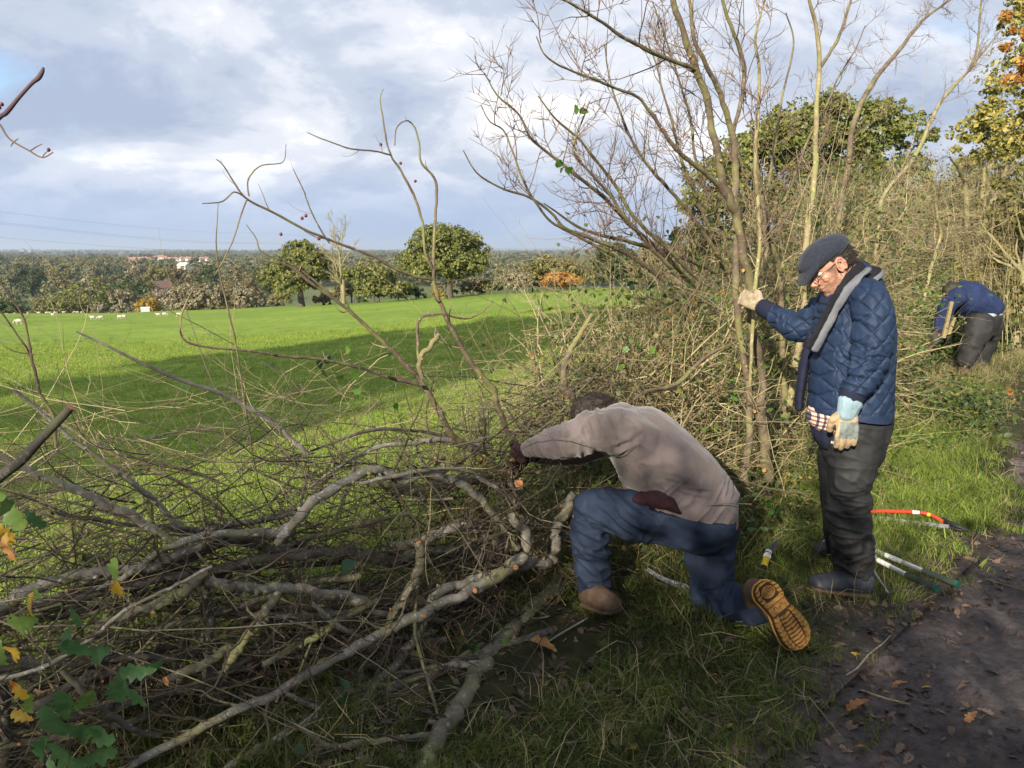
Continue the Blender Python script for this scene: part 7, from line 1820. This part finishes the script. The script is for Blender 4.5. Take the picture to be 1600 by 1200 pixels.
# billhook: white knob, yellow collar, black grip, rusty blade
bk = thing('billhook', 'billhook with white and yellow taped handle stuck in the grass between the two men', 'billhook', gz(1197, 880))
c = [gz(1201, 862, .06), gz(1197, 874, .07), gz(1194, 884, .06), gz(1189, 900, .02)]
rod('knob', None, None, [c[0], c[0] * .4 + c[1] * .6], [.017, .020], WHITE, bk); rod('collar', None, None, [c[1] * .95 + c[0] * .05, c[2]], .017, YELP, bk); rod('grip', None, None, [c[2], c[3]], [.015, .013], BLKP, bk)
rod('stripe', None, None, [c[0] * .55 + c[1] * .45, c[0] * .48 + c[1] * .52], .0215, BLKP, bk)
b0, b1 = gz(1202, 862, .07), gz(1216, 846, .05); sd = np.array([0, 0, .02]); P = [b0 - sd, b0 + sd, (b0 + b1) / 2 + sd * 1.6, b1 + sd * .9, b1 - sd * .9, (b0 + b1) / 2 - sd * 1.2]
th = np.array([.004, .002, 0]); Geo().add(P + [p + th for p in P], [(0, 1, 2, 5), (5, 2, 3, 4), (6, 11, 8, 7), (11, 10, 9, 8)] + [(i, (i + 1) % 6, 6 + (i + 1) % 6, 6 + i) for i in range(6)]).obj('blade', STEEL, bk, False)
# pruning saw blade on the ground behind the kneeling leg
sw = [gz(1011, 889, .05), gz(1030, 901, .05), (gz(1055, 912, .045)), gz(1085, 921, .04), gz(1100, 926, .04)]
K = spline(sw, 24); n_ = nrm(np.array([0, -.6, .8])); wv = np.linspace(.010, .017, 24)[:, None] * nrm(np.cross(np.gradient(K, axis=0), n_))
V = np.concatenate([K - wv, K + wv, K - wv - n_ * .002, K + wv - n_ * .002]); m = 24
Q = [(i, i + 1, m + i + 1, m + i) for i in range(m - 1)] + [(2 * m + i, 3 * m + i, 3 * m + i + 1, 2 * m + i + 1) for i in range(m - 1)] + [(i, 2 * m + i, 2 * m + i + 1, i + 1) for i in range(m - 1)] + [(m + i, m + i + 1, 3 * m + i + 1, 3 * m + i) for i in range(m - 1)]
M_ = Mat('bright_steel', .35, .5); M_.b.inputs['Metallic'].default_value = .3; M_.col(M_.ramp(M_.noise(30, 4), [(.3, (.45, .48, .52)), (.7, (.75, .77, .8))])); BRS = M_.m
ps = thing('pruning_saw', 'curved bright saw blade on the grass behind the kneeling man\'s rear thigh', 'saw', K[12])
Geo().add(V, Q).obj('blade', BRS, ps, False); rod('handle', None, None, [K[-1], K[-1] + (K[-1] - K[-4]) * 1.2], .014, BLKP, ps)
# far along the path
P = [gz(1561, 607, .03), gz(1570, 608, .05), gz(1577, 613, .05), gz(1575, 619, .04), gz(1567, 622, .03)]
rod('plastic_handle', 'bent orange plastic handle lying on the path edge beyond the bent worker', 'handle', P, [.02, .035, .042, .038, .02], flat_mat('orange_plastic', (.75, .15, .03), .4))
s1 = thing('lopper', 'white handled loppers with a green joint on the far path edge at the right border', 'loppers', gz(1590, 592))
rod('handle', None, None, [gz(1574, 592, .04), gz(1640, 593, .04)], .02, WHITE, s1); rod('handle', None, None, [gz(1574, 594, .03), gz(1640, 597, .03)], .02, WHITE, s1); rod('joint', None, None, [gz(1566, 591, .04), gz(1576, 593, .04)], .028, GRNCAP, s1)
s2 = thing('pruning_saw', 'small red handled tool with a stick beside it behind the standing man', 'saw', gz(1447, 663))
rod('grip', None, None, [gz(1438, 661, .05), gz(1449, 660, .06), gz(1459, 662, .05)], [.012, .018, .014], REDP, s2); rod('shaft', None, None, [gz(1428, 668, .03), gz(1463, 663, .04)], .011, BARK_PALE, s2)
for (px, py, r, lb, sx) in ((1517, 629, 6.5, 'grey-mauve glove lying crumpled on the path edge below the bent worker', 1.0), (1545, 634, 5, 'flat pale glove right of it on the path edge', 1.6)):
    c = gz(px, py, .04); r = r * c[1] / FPX
    pp = [ball(c, (r * sx, r, r * .6)), limb([c, c + [r * 1.6, .03, 0]], [r * .5, r * .22]), limb([c, c + [r * 1.3, -.05, .01]], [r * .5, r * .2]), limb([c, c + [-r * 1.3, .02, .01]], [r * .5, r * .4])]
    tag(fuse('work_glove', pp, .008, cloth('old_glove', (.16, .12, .16), (.32, .27, .33), .9, .2).m, None, lambda V, N: .008 * fbm(V * 40, 3, 5), 2), lb, 'glove')
# split timber held by the bent worker
def stake(name, label, a, b, w, mat):
    a, b = np.asarray(a), np.asarray(b); d = nrm(b - a); s = nrm(np.cross(d, [0, 1, 0])) * w; u = np.cross(d, s / w) * w * .8
    V = [a - s - u, a + s - u, a + s + u, a - s + u, b - s * .9 - u, b + s * .9 - u, b + s * .9 + u, b - s * .9 + u]
    return tag(Geo().add(V, [(0, 3, 2, 1), (4, 5, 6, 7), (0, 1, 5, 4), (1, 2, 6, 5), (2, 3, 7, 6), (3, 0, 4, 7)]).obj(name, mat, smooth_=False), label, 'stake')
WOODY = cloth('riven_wood', (.18, .14, .06), (.33, .27, .13), .8, .3, 80, .4, nsc=30).m
stake('wooden_stake', 'taller of the two pale stakes standing before the bent worker', q(1474, 528, 8.85), q(1487, 471, 8.85), .019, WOODY)
stake('wooden_stake', 'shorter stake behind the taller one under the bent worker\'s chest', q(1482, 522, 8.95), q(1491, 496, 8.95), .018, WOODY)

# ------------------------------------------------------------------ oak branch at the lower left, close to the viewer
def oak_leaf(px, py, size_px, ang, Y, mat, parent, seed, tilt=.35):
    rng = np.random.default_rng(seed); c = at(px, py, Y); L = size_px * Y / FPX
    V, Q = leaf_mesh(L, L * .62, 4, rng.uniform(.0, .25), rng.uniform(.18, .40), rng)
    V[:, 2] += .07 * L * vnoise(V / L * 3, seed); V[:, 1] -= L * .5
    R = Matrix.Rotation(ang, 3, 'Y') @ Matrix.Rotation(rng.normal(0, tilt), 3, 'X') @ Matrix.Rotation(rng.normal(0, tilt), 3, 'Z') @ Matrix.Rotation(rad(90), 3, 'X')
    V = V @ np.array(R).T + c
    return Geo().add(V, Q).obj('leaf', mat, parent)
def oakmat(name, a, b, spot, amt):
    M = Mat(name, .45, .45); c = M.ramp(M.noise(45, 4, .6), [(.3, a), (.7, b)]); s = M.ramp(M.noise(22, 5, .65), [(amt, (0, 0, 0)), (amt + .1, (1, 1, 1))])
    M.col(M.mix(s, c, spot)).bump(M.noise(130, 4, .6), .4, .002).translucent(.35); return M.m
O_D = oakmat('oak_leaf_dark', (.055, .135, .050), (.10, .20, .068), (.22, .28, .07), .62)
O_G = oakmat('oak_leaf_green', (.075, .15, .035), (.15, .22, .05), (.30, .16, .04), .62)
O_Y = oakmat('oak_leaf_yellow', (.48, .27, .03), (.62, .42, .06), (.40, .12, .03), .55)
O_B = oakmat('oak_leaf_brown', (.32, .12, .05), (.55, .26, .10), (.45, .36, .10), .55)
Yo = 1.30
ob = thing('oak_branch', 'oak branch with lobed green and yellow leaves at the lower left, closest to the viewer', 'branch', at(60, 1100, Yo))
OL = [(15, 797, 75, 2.6, O_G), (52, 810, 45, 2.2, O_D), (12, 858, 66, 3.3, O_B), (5, 835, 50, 2.9, O_Y), (40, 970, 75, -1.9, O_G), (48, 945, 40, -.2, O_Y), (18, 1020, 72, -2.2, O_Y), (2, 1020, 45, 3.0, O_G), (28, 1078, 45, 2.6, O_Y), (45, 1098, 42, 3.4, O_G), (70, 1080, 40, -1.9, O_B),
      (178, 895, 52, .1, O_G), (182, 920, 52, 3.5, O_Y), (125, 1012, 58, -1.0, O_D), (155, 1022, 68, -2.1, O_D), (185, 1075, 78, -2.8, O_D), (215, 1050, 62, -1.6, O_D), (240, 1040, 50, -2.2, O_D), (210, 1085, 58, 2.4, O_D), (100, 1105, 78, .25, O_D), (130, 1098, 50, .9, O_G), (85, 1130, 70, -.4, O_D), (120, 1140, 82, 1.7, O_D), (150, 1150, 62, 1.9, O_D), (60, 1172, 80, -2.5, O_D), (100, 1180, 90, 2.7, O_D), (145, 1185, 70, 1.5, O_D), (35, 1120, 40, -1.2, O_Y), (85, 1215, 80, 2.9, O_D), (118, 965, 40, 2.9, O_D), (105, 1000, 46, 3.3, O_D), (60, 930, 30, -.2, O_G)]
for k, (px, py, s, a_, mt) in enumerate(OL): oak_leaf(px, py, s, a_, Yo + .04 * math.sin(k * 2.3), mt, ob, 40 + k)
for pts in ([(-30, 960), (30, 985), (80, 1040), (95, 1090), (110, 1150), (100, 1240)], [(80, 1040), (120, 1020), (150, 1035), (200, 1062)], [(-20, 840), (10, 850), (30, 870)], [(95, 1090), (60, 1130), (40, 1180)], [(110, 1000), (150, 960), (180, 905)]):
    P = [at(x_, y_, Yo + .02) for x_, y_ in pts]; K = spline(P, 5 * len(P)); Geo().add(*tubes(K, np.linspace(.0022, .0009, len(K)), 6)).obj('twig', TWIG_BROWN, ob)

# ------------------------------------------------------------------ fallen leaves and litter
rf_ = np.random.default_rng(55)
FL = [mk_leaf('fallen_brown', [(0, (.045, .030, .024)), (.6, (.10, .068, .050)), (1, (.20, .135, .09))], .1, .6, 'obj'), mk_leaf('fallen_gold', [(0, (.38, .22, .03)), (.6, (.52, .35, .06)), (1, (.40, .16, .05))], .2, .5, 'obj')]
def fl_src(mat, lob, L): V, Q = leaf_mesh(L, L * .62, lob, .3, .22, rf_, 7); V[:, 1] -= L / 2; V[:, 2] += .008; return src('leaf', Geo().add(V, Q), mat)
brown = [fl_src(FL[0], 4, .075), fl_src(FL[0], 0, .05), fl_src(FL[0], 3, .06), fl_src(FL[0], 4, .065)]
gold = [fl_src(FL[1], 0, .04), fl_src(FL[1], 3, .05)]
def pz(x, y):
    A, W = (x + y) / R2, (y - x) / R2; V = path_fn(A, W); return np.maximum(V[..., 2], verge_z(x, y) * (W > 1.0) + -9 * (W <= 1.0))
def litter(n, srcs, name, label, arng, wfun, scl, seed, tilt=.35):
    r = np.random.default_rng(seed); a = arng[0] + (arng[1] - arng[0]) * r.random(n) ** 1.6; w = wfun(n, r, a); x, y = aw(a, w)
    scatter(name, srcs, np.stack([x, y, pz(x, y) + .003], -1), np.stack([r.normal(0, tilt, n), r.normal(0, tilt, n), r.random(n) * 6.28], -1), scl[0] + (scl[1] - scl[0]) * r.random(n), seed, label)
litter(3600, brown, 'brown_leaf_litter', 'brown oak leaf litter trodden into the path edge', (.5, 16), lambda n, r, a: edge_w(a) + r.normal(-.10, .26, n), (.35, .85), 61)
litter(1500, brown, 'hedge_foot_litter', 'brown leaves rotting under the laid hedge', (.5, 4.2), lambda n, r, a: r.uniform(1.45, 2.9, n), (.4, 1.0), 66)
litter(420, brown, 'path_leaf_litter', 'scattered brown leaves on the mud', (.5, 16), lambda n, r, a: r.uniform(-1.2, 1.3, n), (.3, .65), 62)
litter(170, gold, 'gold_leaf_litter', 'small yellow leaves dropped on path and verge', (.5, 12), lambda n, r, a: r.uniform(-.6, 2.3, n), (.4, .8), 63)
M_ = Mat('twig_litter', .9, .2); M_.col(M_.ramp(M_.island(), [(0, (.05, .035, .025)), (.7, (.17, .13, .09)), (1, (.33, .27, .17))])); TL = M_.m
n = 900; a = .5 + 9 * rf_.random(n) ** 1.3; w = np.where(rf_.random(n) < .6, edge_w(a) + rf_.normal(.1, .3, n), 1.9 + .5 * rf_.random(n)); x, y = aw(a, w)
d = rf_.random(n) * 6.28; L = .03 + .16 * rf_.random(n) ** 2; P = [np.stack([x, y, pz(x, y) + .006], -1)]
for k in range(3): d = d + rf_.normal(0, .3, n); nx = P[-1] + np.stack([np.cos(d), np.sin(d), 0 * d], -1) * (L / 3)[:, None]; nx[:, 2] = pz(nx[:, 0], nx[:, 1]) + .006; P.append(nx)
tag(Geo().add(*tubes(np.stack(P, 1), (.0008 + .0016 * rf_.random(n) ** 2)[:, None] * np.linspace(1, .6, 4), 4)).obj('twig_litter', TL), 'small broken twigs strewn on verge and path edge', kind='stuff')
CL = [src('clod', (lambda g: g)(Geo().add(*ellipsoid((0, 0, 0), (1, .8, .6), 7, 5, noise=.35, seed=k))), MUD) for k in range(4)]
n = 9000; r = np.random.default_rng(67); a = .5 + 9 * r.random(n) ** 1.5; w = r.uniform(-1.3, 1.75, n)
ok = fbm(np.stack([a * 2.2, w * 2.2, 0 * a], -1), 3, 71) + r.normal(0, .3, n) > .05; x, y = aw(a[ok], w[ok])
scatter('mud_clods', CL, np.stack([x, y, pz(x, y)], -1), r.random((len(x), 3)) * 6.28, .0025 + .011 * r.random(len(x)) ** 4, 68, 'small clods and grit on the muddy path')
# single big leaves and sticks one can point at
def one_leaf(label, px, py, L, mat, lob=4, rz=0.0, h=.03, tip=.3):
    r = np.random.default_rng(int(px)); V, Q = leaf_mesh(L, L * .7, lob, .25, .3, r); V[:, 1] -= L / 2
    p = on_ground(px, py, 0); z = float(pz(p[0], p[1])); p = on_ground(px, py, z + h)
    R = Matrix.Rotation(rz, 3, 'Z') @ Matrix.Rotation(-tip, 3, 'X'); V = V @ np.array(R).T + p
    return tag(Geo().add(V, Q).obj('fallen_leaf', mat), label, 'leaf', 'big fallen leaves')
one_leaf('large tan fallen leaf on the dead grass right of the heaviest log', 852, 1005, .115, O_B, 3, 1.2, .05, -.5)
one_leaf('bright yellow fallen leaf on the grass at the bottom edge', 985, 1167, .060, O_Y, 0, .5)
one_leaf('pale green fallen leaf left of the upturned boot', 1118, 1010, .055, O_G, 0, 1.3)
one_leaf('yellow leaf lying between the loppers and the path', 1452, 941, .055, O_Y, 3, .4)
one_leaf('orange leaf on the path edge in the lower right', 1405, 1066, .055, O_B, 4, 1.1)
one_leaf('brown curled oak leaf on the mud near the bottom, right of centre', 1340, 1098, .085, O_B, 4, 1.5)
one_leaf('rusty leaf at the verge edge near the bottom', 1343, 1165, .05, O_B, 4, .6)
one_leaf('crumpled brown leaf on the path at the lower right', 1518, 1118, .055, O_B, 4, 2.0)
one_leaf('small green leaf pressed into the path mud', 1420, 1148, .03, O_G, 0, .2)
one_leaf('little yellow leaf left of the upturned boot, by the grass edge', 1116, 1053, .04, O_Y, 3, .2)
one_leaf('tan leaf in the grass behind the saw', 1462, 738, .10, O_Y, 3, .4)
def stick(label, pts, r, mat, kinds='stick'):
    P = []
    for px, py in pts:
        p = on_ground(px, py, .03); z = float(pz(p[0], p[1])); P.append(on_ground(px, py, z + .012))
    return rod('stick', label, kinds, P, r, mat)
stick('thin forked twig curving from the grass out over the mud right of the upturned boot', [(1322, 1055), (1340, 1043), (1358, 1022), (1380, 1005), (1392, 992)], [.0025, .004, .004, .0035, .002], BARK_GREY)
stick('straight pale stick lying on the path edge in the lower right', [(1345, 1078), (1380, 1090), (1422, 1101)], .0035, BARK_PALE)
stick('long dry straw arching over the grass at the bottom', [(1033, 1103), (1070, 1130), (1110, 1160), (1165, 1202)], .002, BARK_PALE)
stick('pale straw on the path at the right border', [(1540, 905), (1575, 915), (1605, 923)], .003, BARK_PALE)
stick('stick pointing out of the dead grass under the front boot', [(845, 1010), (880, 988), (918, 966)], [.003, .005, .004], BARK_GREY)
# ------------------------------------------------------------------ the air between here and the horizon
vm = bpy.data.materials.new('haze'); vm.use_nodes = True; nt = vm.node_tree; nt.nodes.clear()
vo = nt.nodes.new('ShaderNodeOutputMaterial'); pv = nt.nodes.new('ShaderNodeVolumePrincipled')
pv.inputs['Color'].default_value = (.72, .84, 1.0, 1); pv.inputs['Density'].default_value = 1.0e-4; pv.inputs['Anisotropy'].default_value = .2
nt.links.new(pv.outputs[0], vo.inputs['Volume'])
o = boxg((0, 0, 60), (62000, 62000, 240)).obj('haze', vm, smooth_=False); o['kind'] = 'stuff'
SC.cycles.volume_step_rate = 10
